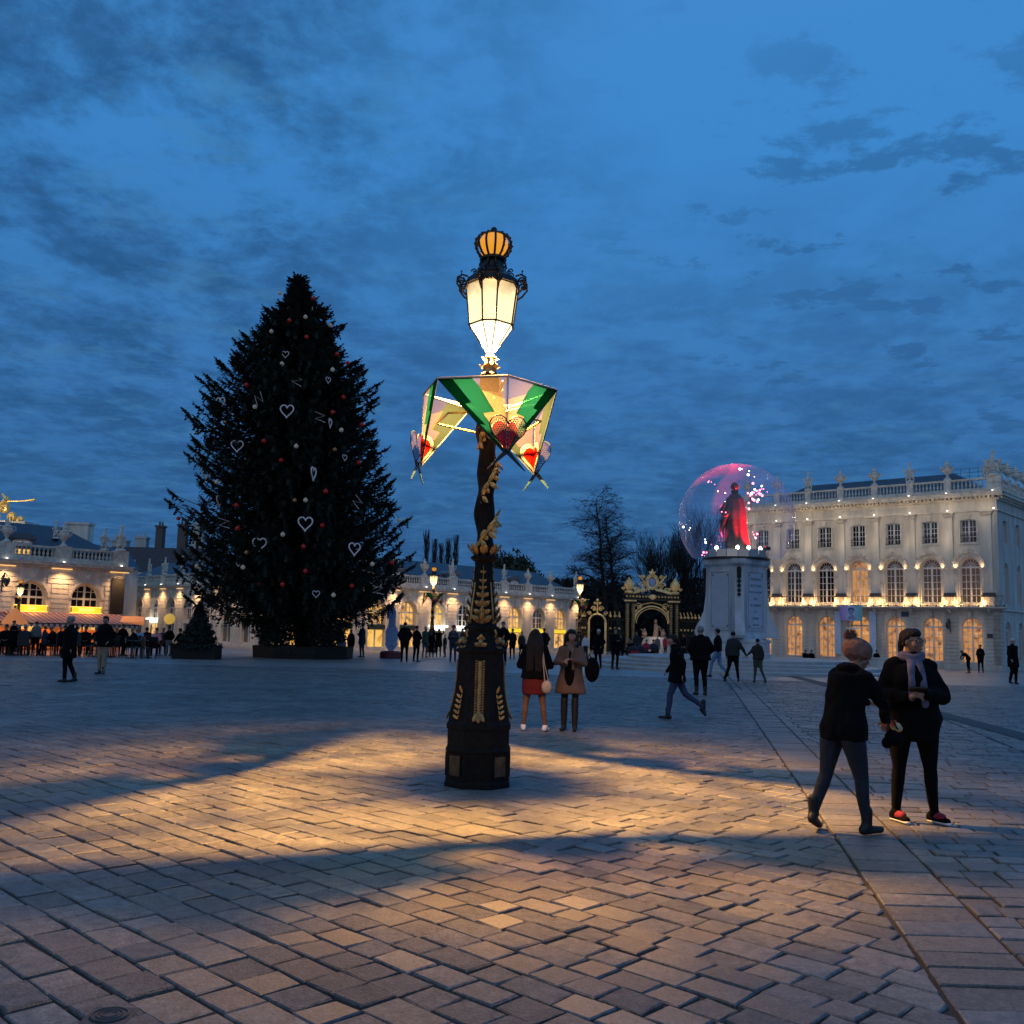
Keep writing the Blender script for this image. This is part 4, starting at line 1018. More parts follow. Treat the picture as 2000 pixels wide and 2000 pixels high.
# ---- the low arcaded buildings: local x runs from the right end leftwards, local y faces the square
CA = math.radians(42); CXV = Vector((-math.sin(CA), -math.cos(CA), 0)); CORG = (5.64, 79.92, 0)
def low_building(label, org, rz, x0, x1, centres, styles, roof=True, statues=(), group='low arcaded pavilions', ends=True):
    o = thing('arcade_building', label, 'building', org, rz, group)
    b = MB(); ed = [x0] + [(a + c) / 2 for a, c in zip(centres, centres[1:])] + [x1]
    for i, cx in enumerate(centres): open_wall(b, ed[i], ed[i + 1], 0, 4.08, cx, .74, .25, 2.55, None, .32)
    b.quad((x0, 0, 4.08), (x1, 0, 4.08), (x1, 0, 4.3), (x0, 0, 4.3))
    if ends: b.quad((x0, 0, 0), (x0, -7, 0), (x0, -7, 4.3), (x0, 0, 4.3)); b.quad((x0, -7, 0), (x1, -7, 0), (x1, -7, 4.3), (x0, -7, 4.3))
    b.quad((x1, 0, 0), (x1, -7, 0), (x1, -7, 4.3), (x1, 0, 4.3))
    b.build('wall', stone_far, o, fix=False)
    for i, cx in enumerate(centres):
        st = styles[i]
        pm_ = {'dark': glass_dark, 'gold': P_GOLD, 'shop': P_SHOP, 'dim': P_DIM}[st[0]]
        window(o, cx, -.28, 'arc', pm_, (.72, 1.70, 2.55, None, 2, 2))
        lowm = {'dark': glass_dark, 'gold': P_GOLD, 'shop': P_SHOP, 'dim': P_DIM}[st[1]]
        window(o, cx, -.20, 'shopfront', lowm, (.72, .10, 1.34, .02, 1, 1), 'shopfront', dict(tr=False))
        MB().box(cx - .73, cx + .73, -.30, -.02, 1.40, 1.68).build('fascia', {'y': YELLOW, 'w': WHITE_E, 'd': mat('dark_green_fascia', (.015, .03, .025), .5), 'g': stone_grey}[st[2]], o)
        if st[2] == 'w': MB().box(cx - .8, cx + .8, 0, .30, 1.62, 1.76).build('light_box', WHITE_E, o)
        # moulded arch and keystone
        b = MB(); r0, r1 = .78, .90
        for q in range(12):
            w0, w1 = PI * q / 12, PI * (q + 1) / 12
            pt = lambda r, w: (cx - r * math.cos(w), 2.55 + r * math.sin(w))
            (ax, az), (bx, bz), (cx_, cz), (dx, dz) = pt(r0, w0), pt(r0, w1), pt(r1, w1), pt(r1, w0)
            b.add([(ax, .05, az), (bx, .05, bz), (cx_, .05, cz), (dx, .05, dz), (ax, .002, az), (bx, .002, bz), (cx_, .002, cz), (dx, .002, dz)], [(0, 1, 2, 3), (0, 4, 5, 1), (3, 2, 6, 7)])
        b.build('arch_moulding', stone_trim, o)
        b = MB().box(cx - .13, cx + .13, .003, .14, 3.36, 3.86); b.ell((cx, .12, 3.66), (.12, .08, .14), 6, 5); b.build('keystone', stone_trim, o)
    for i in range(len(centres) + 1):
        xa = x0 if i == 0 else centres[i - 1] + .94; xb = x1 if i == len(centres) else centres[i] - .94
        if xb - xa < .1: continue
        b = MB()
        for k_ in range(15):
            z = .30 + k_ * .247; g_ = 0 if z < 3.2 else .22
            b.box(max(x0, xa - g_), min(x1, xb + g_), .003, .04, z, z + .205)
        b.build('rusticated_pier', stone_far, o)
    for nm, z0, z1, pr in (('plinth', 0, .25, .06), ('bed_moulding', 4.02, 4.12, .10), ('cornice', 4.14, 4.26, .28), ('cornice_lip', 4.26, 4.31, .33)):
        MB().box(x0 - pr, x1 + pr, .003, pr, z0, z1).build(nm, stone_trim, o)
    MB().box(x0, x1, -.10, .12, 4.31, 4.56).build('parapet', stone_trim, o); MB().box(x0, x1, -.09, .11, 4.98, 5.08).build('handrail', stone_trim, o)
    pd = [x0 + .35] + [(a + c) / 2 for a, c in zip(centres, centres[1:])] + [x1 - .35]
    b = MB()
    for a, c in zip(pd, pd[1:]): baluster_run(b, a + .42, c - .42, .01, 4.56, 4.98, .19, .06)
    tag(b.build('balusters', stone_trim, o), kind='stuff')
    for i, x in enumerate(pd):
        MB().box(x - .40, x + .40, -.13, .15, 4.312, 5.12).build('parapet_pedestal', stone_trim, o)
        if i < len(statues) and statues[i] is not None:
            s_ = statues[i]
            if s_ == 'u': link('urn', URN, o, (x, 0, 5.12), scale=(1.0,) * 3)
            elif s_ in 'abc': link('statue_group', CHER['abc'.index(s_)], o, (x, 0, 5.12), scale=(1.05, 1, 1.0))
        link('floodlight', proj_me, o, (x, .24, 4.31))
        if st is not None:
            MB().box(x - .5, x + .5, .06, .12, 3.98, 4.02).build('strip_uplight', mat('warm_strip', (.9, .7, .4), .5, emit=(1, .55, .18), es=1.1), o)
            l_ = light('pier_spot', 'SPOT', (x, .55, 3.95), 170, (1, .56, .25), .1, o, None, 2.2, 1.0); l_.rotation_euler = (math.radians(-12), 0, 0)
    if roof:
        b = MB(); b.add([(x0 + .3, -.5, 4.9), (x1 - .3, -.5, 4.9), (x1 - .3, -6.8, 4.9), (x0 + .3, -6.8, 4.9), (x0 + 2.2, -3.0, 6.35), (x1 - 2.2, -3.0, 6.35), (x1 - 2.2, -4.4, 6.35), (x0 + 2.2, -4.4, 6.35)],
              [(0, 1, 5, 4), (1, 2, 6, 5), (2, 3, 7, 6), (3, 0, 4, 7), (4, 5, 6, 7)]); b.build('roof', slate, o)
    return o
def dormer(o, x, litm):
    d = tag(link('dormer', None, o, (x, -.9, 0)))
    b = MB().box(-.62, .62, -1.2, 0, 4.5, 5.45); b.build('cheeks', mat('lead_grey', (.14, .15, .17), .5), d)
    A = arch_pts(.72, 5.42, .3, 8); b = MB().prism([(x_, z) for x_, z in A], -1.2, .10); b.build('hood', mat('lead_grey', (0, 0, 0)), d)
    window(d, 0, .04, 'dorm', litm, (.46, 4.6, 5.2, .16, 1, 2), 'dormer_window')
cen1 = [2.3 + 2.72 * k for k in range(9)]
st1 = [('shop', 'shop', 'y'), ('dim', 'gold', 'y'), ('shop', 'shop', 'y'), ('dark', 'dark', 'g'), ('dark', 'dim', 'w'), ('gold', 'dim', 'w'), ('shop', 'shop', 'd'), ('shop', 'gold', 'd'), ('gold', 'shop', 'd')]
c1 = low_building('long low stone arcade with slate roof, between the Christmas tree and the gilded gate', CORG, math.atan2(CXV.y, CXV.x), 0, 26.3, cen1, st1, True, ['a', 'u', 'u', 'b', 'u', 'c', 'u', 'b', 'u', 'a'])
for x in (7.0, 13.6, 19.0): dormer(c1, x, glass_dark)
cenW = [40.62 + 2.72 * k for k in range(4)]
stW = [('dark', 'shop', 'g'), ('dark', 'shop', 'g'), ('dim', 'shop', 'g'), ('dark', 'shop', 'g')]
wv = low_building('low stone pavilion with two arched windows above a striped awning, at the left edge', CORG, math.atan2(CXV.y, CXV.x), 38.65, 50.2, cenW, stW, True, ['a', 'u', 'u', 'b', 'u'])
dormer(wv, 43.62, P_GOLD)
link('statue_group', CHER[1], wv, (39.6, -.6, 5.12), scale=(.9, .9, .9)); link('statue_group', CHER[0], wv, (41.7, -1.6, 5.6), scale=(.7, .7, .7))
MB().box(38.68, 39.38, .05, .12, 1.83, 3.70).build('dark_banner', mat('dark_brown_cloth', (.012, .010, .009), .8), wv)
for cx, s_ in ((cenW[0], 'BRASSERIE'), (cenW[1], 'CAFE')):
    g_ = tag(link('lit_sign', None, wv, (cx, .12, 1.99)))
    MB().box(-.74, .70, -.08, .03, -.13, .13).build('sign_box', YELLOW, g_)
    b = MB(); b.box(-.80, .78, -.09, .02, .13, .17); b.box(-.80, .78, -.09, .02, -.17, -.13); b.build('sign_frame', mat('orange_neon', (.9, .4, .1), .4, emit=(1, .45, .08), es=2.2), g_)
    text('sign_lettering', s_, .17, mat('bright_letters', (.9, .8, .3), .5, emit=(1, .9, .35), es=1.3), g_, (0, .04, 0), (PI / 2, 0, PI))
    light('sign_glow', 'POINT', (cx, .5, 1.95), 9, (1, .55, .12), .15, wv)
wall_lantern(wv, 44.75, .06, 3.3, 1.1)
# striped awnings with scalloped valance
def awning(label, x0, x1, z0, z1, out_, grp='striped awnings of the brasserie terrace', w=None):
    t = thing('awning', label, 'awning', tuple(Vector(CORG)), math.atan2(CXV.y, CXV.x), grp)
    mA = mat('awning_pink', (.42, .22, .22), .8); mB = mat('awning_plum', (.17, .09, .11), .8)
    n = int((x1 - x0) / .13)
    b = MB(); v_ = MB()
    for i in range(n):
        xa = x0 + (x1 - x0) * i / n; xb = x0 + (x1 - x0) * (i + 1) / n; mi = i % 2
        b.add([(xa, .06, z1), (xb, .06, z1), (xb, out_, z0), (xa, out_, z0)], [(0, 1, 2, 3)], mi)
        v_.add([(xa, out_, z0), (xb, out_, z0), (xb, out_, z0 - .12), ((xa + xb) / 2, out_, z0 - .19), (xa, out_, z0 - .12)], [(0, 1, 2, 3, 4)], mi)
    b.build('canopy', [mA, mB], t, fix=False); v_.build('valance', [mat('valance_cream', (.6, .55, .5), .8), mB], t, fix=False)
    b = MB()
    for x in (x0, (x0 + x1) / 2, x1): b.tube([(x, .06, z1 - .05), (x, out_, z0 - .03)], .025, 5); b.tube([(x, out_, 0), (x, out_, z0)], .025, 5)
    b.tube([(x0, out_, z0), (x1, out_, z0)], .025, 5); b.build('awning_frame', iron, t)
    for x in np.arange(x0 + .8, x1, 1.6): light('heater_glow', 'POINT', (x, out_ * .6, z0 - .15), 13, (1, .32, .07), .15, t)
    return t
awning('pink striped awning in front of the left pavilion, with orange glow beneath', 38.9, 44.6, 1.30, 1.82, 2.3)
awning('second striped awning continuing out of frame at the left edge', 44.75, 50.0, 1.32, 1.80, 2.3)
b = MB()
for x in np.arange(39.4, 50, 1.1): b.box(x, x + .75, 1.0, 1.05, .1, 1.0)
tb = b.build('terrace_windscreen', mat('orange_lit_screen', (.6, .2, .05), .6, col2=(.25, .07, .02), scale=2, emit=(1, .22, .03), es=.35)); tb.location = CORG; tb.rotation_euler = (0, 0, math.atan2(CXV.y, CXV.x))
tag(tb, 'row of glowing orange windscreen panels under the striped awning at the left edge', 'windscreen')
# row in the side street, seen obliquely left of the tree
K0 = Vector((-12.3, 59.99, 0)); A2 = math.radians(43); D2 = Vector((-math.sin(A2), math.cos(A2), 0))
cen2 = [1.7 + 3.0 * k for k in range(10)]
st2 = [('gold', 'gold', 'y'), ('gold', 'gold', 'd'), ('dark', 'dim', 'd'), ('dark', 'dim', 'g'), ('dark', 'dark', 'g'), ('dark', 'dark', 'g'), ('dark', 'dark', 'g'), ('dark', 'shop', 'w'), ('dark', 'dark', 'g'), ('dark', 'dark', 'g')]
c2 = low_building('low stone arcade in the side street between left pavilion and Christmas tree', tuple(K0), math.atan2(D2.y, D2.x), 0, 30.5, cen2, st2, True, [None, None, 'a', 'b', 'u', 'a', 'c', 'b', 'a', 'b', 'u'], ends=False)
# taller roofs and chimneys behind that street
rb = thing('townhouse', 'dark slate roofs with clustered chimneys rising behind the side street', 'building', (-39.5, 104, 0))
b = MB().box(-5, 9, 0, 8, 0, 6.6); b.build('wall', stone_grey, rb)
b = MB().prism([(-5.4, 6.6), (9.4, 6.6), (7.4, 9.3), (-3.2, 9.3)], 0, 8); b.build('roof', slate, rb)
for x, w, h, m_ in ((-4.2, 1.7, 10.2, 'g'), (-1.6, 1.2, 10.6, 'g'), (.6, .75, 11.9, 'd'), (3.0, .9, 12.1, 'd'), (4.6, 1.2, 12.2, 'g')):
    c_ = MB().box(x, x + w, 2, 3, 8, h - .2).box(x - .1, x + w + .1, 1.9, 3.1, h - .2, h); c_.lathe([(.12, h), (.1, h + .45)], 6, (x + w * .3, 2.5)); c_.lathe([(.12, h), (.1, h + .4)], 6, (x + w * .7, 2.5)); c_.build('chimney', stone_grey if m_ == 'g' else mat('brick_chimney', (.12, .09, .08), .9, var=.3, scale=8), rb)
rb2 = thing('townhouse', 'slate mansard roof with pale chimney stack peeping over the end of the left pavilion', 'building', (-33.0, 70, 0))
MB().box(-4, 4.0, 0, 6, 0, 5.4).build('wall', stone_grey, rb2); MB().prism([(-4.2, 5.4), (4.2, 5.4), (3, 6.9), (-3, 6.9)], 0, 6).build('roof', slate, rb2)
MB().box(.6, 2.2, .5, 1.5, 5.5, 8.35).box(.5, 2.3, .4, 1.6, 8.35, 8.5).build('chimney', stone_far, rb2)
rb2['label'] = 'slate roof with pale chimney stack peeping over the end of the left pavilion'
# gilded group of the triumphal arch, beyond the left pavilion
ga = thing('gilded_statue_group', 'floodlit gilded figures with trumpet on a stone block above the roof at far left', 'statue', (-38.7, 74, -1.1))
MB().box(-3, 1.8, -1, 1, 0, 9.55).box(-3.2, 2.1, -1.2, 1.2, 9.55, 9.8).build('stone_block', stone_far, ga)
gq = MB(); q = random.Random(5)
gm = mat('floodlit_gold', (.85, .6, .22), .4, .5)
for x, z, r in ((-2.4, 10.1, .5), (-1.6, 10.6, .5), (-.8, 10.2, .45), (-.1, 10.9, .4), (.5, 10.2, .4), (1.2, 10.0, .3), (-1.1, 11.2, .35), (.0, 11.5, .26), (-2.2, 11.2, .35), (-1.7, 11.9, .22)):
    gq.ell((x, 0, z), (r, r * .7, r * 1.1), 7, 6); gq.tube([(x, 0, z), (x + q.uniform(-.6, .6), 0, z + q.uniform(.1, .6))], [.18, .07], 5); gq.tube([(x, -.3, z), (x + q.uniform(-.6, .6), -.2, z - .5)], [.16, .08], 5)
gq.build('figures', gm, ga); MB().tube([(.1, -.1, 11.4), (1.2, -.1, 11.45), (2.2, -.1, 11.6)], [.05, .04, .1], 6).build('trumpet', gm, ga)
light('statue_floodlight', 'POINT', (-39.5, 71, 9.0), 260, (1, .72, .35), .3)

# ------------------------------------------------------------------ big Christmas tree
def blob_noise(x): return noise.noise(Vector(x))
fir = mat('fir_needles', (.005, .010, .006), .85, col2=(.012, .020, .013), scale=1.5)
bark = mat('bark', (.035, .028, .022), .9, var=.3, scale=6, bump=.4)
TB = ground_at(578, 1286); TX, TY = TB[0] + .1, TB[1] + 1.2
xt = thing('christmas_tree', 'huge dark Christmas tree hung with white hearts and baubles, left of the central lamp', 'christmas tree', (TX, TY, 0))
TH = (depth_at(582, 543, TY))[2]
AXS = (depth_at(582, 543, TY)[0] - TX) / TH
def AX(z): return AXS * z
MB().tube([(0, 0, 0), (AX(4), 0, 4), (AX(10), 0, 10), (AX(TH * .97), 0, TH * .97)], [.42, .36, .2, .03], 10).build('trunk', bark, xt, True)
prof_px = [(543, 582, 582), (560, 565, 600), (585, 545, 640), (601, 518, 668), (640, 500, 652), (657, 468, 656), (673, 490, 664), (696, 446, 690), (712, 470, 716), (727, 417, 716), (740, 425, 738), (770, 401, 730), (800, 420, 724),
           (821, 366, 735), (850, 400, 730), (868, 395, 778), (896, 385, 752), (940, 392, 756), (965, 385, 768), (986, 332, 780), (1001, 372, 792), (1030, 360, 764), (1061, 346, 790), (1081, 352, 801), (1126, 354, 782), (1142, 360, 790), (1174, 390, 764)]
zprof = []
for y, l, r in prof_px:
    pl = depth_at(l, y, TY); pr = depth_at(r, y, TY); zm = (pl[2] + pr[2]) / 2; zprof.append((zm, TX + AX(zm) - pl[0], pr[0] - TX - AX(zm)))
zprof.sort()
def ext(z, a):
    """half width of the crown at height z towards azimuth a"""
    zs_ = [p[0] for p in zprof]; L_ = np.interp(z, zs_, [p[1] for p in zprof]); R_ = np.interp(z, zs_, [p[2] for p in zprof])
    c = math.cos(a); s_ = abs(math.sin(a)); side_ = R_ if c > 0 else L_
    return (side_ * abs(c) ** 2 + (L_ + R_) / 2 * .97 * s_ ** 2) * .96
q = random.Random(11)
V = []; F = []
def twig(p, d, L, w):
    """flat ragged spray of needles: a fan of slim triangles either side of a stem"""
    d = d.normalized(); s_ = d.cross(Vector((0, 0, 1))); s_ = s_.normalized() if s_.length > .01 else Vector((1, 0, 0)); u_ = s_.cross(d)
    k = max(3, int(L / .11))
    for i in range(k):
        t = (i + .3) / k; c = p + d * L * t + Vector((0, 0, -.10 * L * t * t)); ww = w * (1 - .6 * t) * q.uniform(.7, 1.5)
        for sg in (-1, 1):
            o = len(V); e = c + s_ * sg * ww + d * ww * .7 + u_ * q.uniform(-.3, .25) * ww
            V.extend([tuple(c - d * .06), tuple(c + d * .10), tuple(e)]); F.append((o, o + 1, o + 2))
    o = len(V); e = p + d * L * 1.12 + Vector((0, 0, -.08 * L)); V.extend([tuple(p + d * L * .8 - s_ * .05), tuple(p + d * L * .8 + s_ * .05), tuple(e)]); F.append((o, o + 1, o + 2))
LV, LF = MB(), None
z = 2.75
limbs = MB()
zmax = TH
while z < zmax - .25:
    hfrac = z / zmax; nb = int(19 - 10 * hfrac)
    a0 = q.uniform(0, 6.28)
    for k in range(nb):
        a = a0 + 2 * PI * k / nb + q.uniform(-.18, .18); R_ = ext(z + .25 + .5 * hfrac, a) * q.choice((.74, .84, .92, 1.0, 1.05)) * q.uniform(.96, 1.03)
        R_ = max(R_ * (1 if hfrac < .88 else .7), .10)
        rise = q.uniform(-.02, .10) + .25 * max(0, hfrac - .55); z0 = z + q.uniform(-.22, .22) - R_ * rise * .6
        d = Vector((math.cos(a), math.sin(a), 0)); n = max(3, int(R_ / .30)); pts = []
        for i in range(n + 1):
            t = i / n; pts.append(d * R_ * t + Vector((0, 0, z0 - .30 * R_ * math.sin(t * PI * .62) * (1 - hfrac * .6) + .22 * R_ * t ** 3 + rise * R_ * t)) + Vector((AX(z0) + q.uniform(-.05, .05), q.uniform(-.05, .05), 0)))
        limbs.tube([pts[0], pts[n // 2], pts[-1]], [.06, .035, .012], 4)
        side_v = d.cross(Vector((0, 0, 1)))
        for i in range(1, n + 1):
            t = i / n
            if t < .25 and R_ > 1.2 and q.random() < .5: continue
            c = pts[i]; dd = (pts[i] - pts[i - 1]).normalized(); L = (.30 + .75 * (1 - t)) * min(1, R_ * .45 + .25) * q.uniform(.7, 1.2)
            for sg in (-1, 1):
                for m_ in range(2):
                    td = dd * q.uniform(.55, 1.0) + side_v * sg * q.uniform(.6, 1.1) + Vector((0, 0, q.uniform(-.35, .12)))
                    twig(c + dd * q.uniform(-.12, .12), td, L * (1 if m_ == 0 else .7), .15)
            if q.random() < .85: twig(c, Vector((q.uniform(-.3, .3), q.uniform(-.3, .3), -1)) + dd * .4, .35 * q.uniform(.6, 1.4), .13)
            if i == n:
                twig(c, dd + Vector((0, 0, .25)), .5, .17)
                for sg in (-1, 1):
                    twig(c, dd + side_v * sg * .45, .42, .16); twig(pts[i - 1].lerp(c, .5), dd + side_v * sg * .8, .55, .18); twig(pts[i - 1].lerp(c, .5), dd * .6 + Vector((0, 0, -.8)), .3, .15)
    z += .30 - .12 * hfrac
for k in range(40):
    a = q.uniform(0, 6.28); zt_ = zmax - q.uniform(.0, .9); twig(Vector((AX(zt_), 0, zt_)), Vector((math.cos(a) * .5, math.sin(a) * .5, .9)), .35, .1)
me = bpy.data.meshes.new('crown'); me.from_pydata(V, [], F); me.materials.append(fir)
link('crown', me, xt); limbs.build('limbs', bark, xt)
print('tree tris', len(F))
# hearts of white tube, baubles and zigzag sticks hung in the tree
whitetube = mat('white_tube', (.50, .48, .52), .5, emit=(.75, .75, .85), es=.05)
redb = mat('red_bauble', (.28, .012, .01), .15, .2, emit=(1, .03, .01), es=.03); whiteb = mat('pearl_bauble', (.38, .36, .30), .2, .3, emit=(1, .9, .7), es=.05); amberb = mat('copper_bauble', (.5, .22, .08), .2, .6)
def on_crown(px, py, inset=.2):
    Y = TY - 1.0
    for _ in range(4):
        p = depth_at(px, py, Y); dx = p[0] - TX - AX(p[2]); R_ = (np.interp(p[2], [z[0] for z in zprof], [(z[1] + z[2]) / 2 for z in zprof]))
        Y = TY - math.sqrt(max(.05, R_ * R_ - dx * dx)) * .97 - inset * 0
    p = depth_at(px, py, Y - .12); return p
HH = heart(24, 1, 1)
S = 2.476; Q = lambda x, y: (320 + x / S, 520 + y / S)
for (x, y, w, yaw) in [(272, 665, 24, -.5), (595, 703, 25, 0), (354, 872, 22, .2), (588, 428, 13, 0), (730, 210, 11, .1), (684, 1248, 26, .1), (462, 1347, 24, .3), (922, 1370, 24, .7), (736, 1587, 13, .3), (173, 1550, 12, .1), (205, 1000, 24, 1.0), (270, 1137, 20, 1.25), (795, 552, 12, .9), (875, 927, 12, 1.0), (724, 1005, 25, 1.4), (805, 760, 18, 1.45)]:
    p = on_crown(*Q(x, y)); ws = w / S * 1.9 / FPX * TY * 1.25
    b = MB().tube([(hx * ws, 0, hz * ws) for hx, hz in HH + HH[:2]], .045 * ws / .9, 6)
    o = b.build('heart_ornament', whitetube); o.location = p; o.rotation_euler = (0, 0, yaw); 
    lab = {703: 'large white heart outline hanging in the middle of the upper half of the Christmas tree', 665: 'large white heart outline at the upper left edge of the Christmas tree', 872: 'white heart outline on the left of the Christmas tree, below the leftmost upper one', 428: 'small white heart outline highest in the centre of the Christmas tree', 210: 'tiny white heart outline nearest the top of the Christmas tree', 1248: 'large white heart outline in the lower middle of the Christmas tree', 1347: 'white heart outline low on the left centre of the Christmas tree', 1370: 'white heart outline low on the right side of the Christmas tree', 1587: 'small white heart outline near the bottom of the Christmas tree beside the trunk', 1550: 'small white heart outline at the bottom left corner of the Christmas tree'}.get(y)
    tag(o, lab or 'white heart outline turned edge-on in the Christmas tree, at ' + {1000: 'its left edge', 1137: 'the lower left edge', 552: 'the upper right', 927: 'the right middle', 1005: 'the centre right', 760: 'the right of its upper half'}[y], 'heart ornament', 'white heart ornaments on the Christmas tree')
bm_ = {}
for nm, m_ in (('r', redb), ('w', whiteb), ('a', amberb)):
    me_ = MB().ell((0, 0, 0), (.13, .13, .14), 10, 8).lathe([(.03, .13), (.03, .17)], 6).mesh('bauble'); me_.materials.append(m_); me_.polygons.foreach_set('use_smooth', [True] * len(me_.polygons)); bm_[nm] = me_
_items = '607,262,r 724,155,r 690,342,r 838,425,r 890,468,r 330,470,r 400,573,r 868,633,r 816,706,r 957,765,r 484,845,r 567,938,r 942,950,r 782,1088,r 350,1156,r 357,1267,r 766,1253,r 675,1355,r 462,1538,r 574,1538,r 909,1545,r 70,1220,r 1102,1432,r 684,1474,r 520,315,w 571,472,w 816,500,w 440,680,w 858,792,w 640,870,w 560,130,w 575,1297,w 383,1456,w 1008,1440,w 820,1590,w 255,1043,w 163,807,w 827,887,a 633,1133,a 400,1385,a 295,755,a 685,1131,w 685,245,w 805,285,w 1138,1228,w 160,1450,w'.split()
_cnt = {}
for s_ in sorted(_items, key=lambda v_: int(v_.split(',')[1])):
    x, y, c_ = s_.split(','); p = on_crown(*Q(int(x), int(y)))
    o = link('bauble', bm_[c_], None, tuple(p), scale=(.8, .8, .68))
    _cnt[c_] = _cnt.get(c_, 0) + 1; side_ = 'left edge' if int(x) < 400 else 'middle' if int(x) < 750 else 'right side'
    tag(o, f"{ORD[_cnt[c_] - 1]}{'' if _cnt[c_] == 1 else ' highest'} {dict(r='shiny red', w='pearl white', a='copper')[c_]} bauble on the Christmas tree, on its {side_}", 'bauble', 'baubles on the Christmas tree')
for k, (x, y, a) in enumerate(sorted([(643, 553, .5), (290, 1243, .3), (1037, 1567, .2), (935, 1140, .9), (458, 640, 1.3), (755, 730, .35)], key=lambda v_: v_[1])):
    p = on_crown(*Q(x, y)); b = MB().tube([(-.30, 0, .14), (.18, 0, .16), (-.16, 0, -.14), (.30, 0, -.12)], .015, 3)
    o = b.build('zigzag_ornament', whitetube); o.location = p; o.rotation_euler = (0, a, .3); tag(o, f"{ORD[k]}{'' if k == 0 else ' highest'} white zigzag stick ornament in the Christmas tree", 'ornament', 'zigzag ornaments on the Christmas tree')
# planter round the trunk with scrawled pale letters, shrubs inside
pl = thing('tree_planter', 'low dark planter box around the Christmas tree trunk, with pale scrawled letters', 'planter', (TX, TY, 0))
MB().lathe([(2.35, 0), (2.4, .55), (2.25, .56), (2.2, .3)], 8, rot=PI / 8, cap=False).build('box', mat('dark_wood_box', (.007, .006, .005), .8, var=.3, scale=6), pl)
MB().lathe([(2.25, .5), (.001, .52)], 8, rot=PI / 8, cap=False).build('soil', mat('dark_soil', (.012, .01, .008), .95), pl)
text('scrawled_letters', "VOEUX NANCY", .27, mat('faded_letters', (.035, .030, .026), .8), pl, (-.05, -2.235, .30), (PI / 2, 0, 0), .004, 1.1)
def bush(name, label, cat, loc, rx, rz, n, m, leafsize=.12, group=None, seed=1, conical=False, z0=0.0):
    t = thing(name, label, cat, loc, 0, group); qq = random.Random(seed); vs = []; fs = []
    for i in range(n):
        if conical:
            h = qq.random() ** 1.3; r = rx * (1 - h) * math.sqrt(qq.random()) * (1 + .25 * math.sin(h * 40)); a = qq.uniform(0, 2 * PI); p = Vector((r * math.cos(a), r * math.sin(a), z0 + h * rz))
        else:
            d = Vector((qq.gauss(0, 1), qq.gauss(0, 1), qq.gauss(0, 1))).normalized(); r = qq.random() ** .4 * (1 + .35 * blob_noise((d.x * 2.1 + seed, d.y * 2.1, d.z * 2.1)))
            p = Vector((d.x * r * rx, d.y * r * rx, z0 + rz / 2 + d.z * r * rz / 2))
        e = [Vector((qq.gauss(0, 1), qq.gauss(0, 1), qq.gauss(0, 1))).normalized() * leafsize * qq.uniform(.6, 1.5) for _ in range(2)]
        o = len(vs); vs += [tuple(p), tuple(p + e[0]), tuple(p + e[1])]; fs.append((o, o + 1, o + 2))
    me = bpy.data.meshes.new('foliage'); me.from_pydata(vs, [], fs); me.materials.append(m); link('foliage', me, t)
    MB().tube([(0, 0, 0), (0, 0, z0 + rz * .6)], [.07, .02], 6).build('stem', bark, t); return t
bush('shrub', 'dark leafy shrubs filling the planter at the foot of the Christmas tree, left half', 'shrub', (TX - 1.1, TY - 1.2, .5), 1.1, 1.5, 2600, fir, .13, None, 3)
bush('shrub', 'dark leafy shrubs filling the planter at the foot of the Christmas tree, right half', 'shrub', (TX + 1.2, TY - 1.0, .5), 1.0, 1.3, 2200, fir, .13, None, 4)
bush('shrub', 'dense dark undergrowth wrapped around the Christmas tree trunk', 'shrub', (TX + .1, TY - .3, .5), .8, 2.4, 2600, fir, .14, None, 5)
sp_ = ground_at(384, 1287)
bush('small_fir', 'small bushy fir tree in a dark planter left of the big Christmas tree', 'tree', (sp_[0], sp_[1], .5), .85, 1.75, 4200, fir, .15, None, 6, True)
pq = thing('planter', 'square dark planter holding the small fir left of the big Christmas tree', 'planter', (sp_[0], sp_[1], 0)); MB().box(-.9, .9, -.5, .5, 0, .5).build('box', mat('dark_wood_box', (0, 0, 0)), pq); MB().box(-.85, .85, -.45, .45, .49, .52).build('soil', mat('dark_soil', (0, 0, 0)), pq)
# pale blue ornate upright board on a red drum base
sg_ = ground_at(763, 1286); sb = thing('ornate_board', 'tall pale blue ornate pendant-shaped board on a dark red base right of the Christmas tree', 'sign board', (sg_[0], sg_[1], 0), 0)
zt = depth_at(764, 1182, sg_[1])[2]; zb_ = depth_at(764, 1276, sg_[1])[2]; hh = zt - zb_
def bp(z_, w_): return (w_, zb_ + hh * z_)
half_ = [(0, 0), (.12, .06), (.22, .12), (.30, .20), (.26, .25), (.31, .30), (.27, .36), (.31, .45), (.24, .52), (.17, .58), (.16, .66), (.18, .76), (.17, .86), (.10, .92), (.08, .97), (0, 1.0)]
poly = [bp(z_, w_) for z_, w_ in [(b_, a_) for a_, b_ in half_]] + [bp(z_, -w_) for z_, w_ in [(b_, a_) for a_, b_ in half_[1:-1]]][::-1]
MB().prism([(x * 1.05, z_) for x, z_ in poly], -.04, .04).build('board', mat('pale_blue_board', (.30, .42, .66), .6, var=.1, scale=8), sb)
b = MB()
for dx, dz in ((-.06, .14), (.07, .14), (0, .17)): b.ell((dx, -.045, zb_ + hh * dz), (.025, .01, .04), 6, 4)
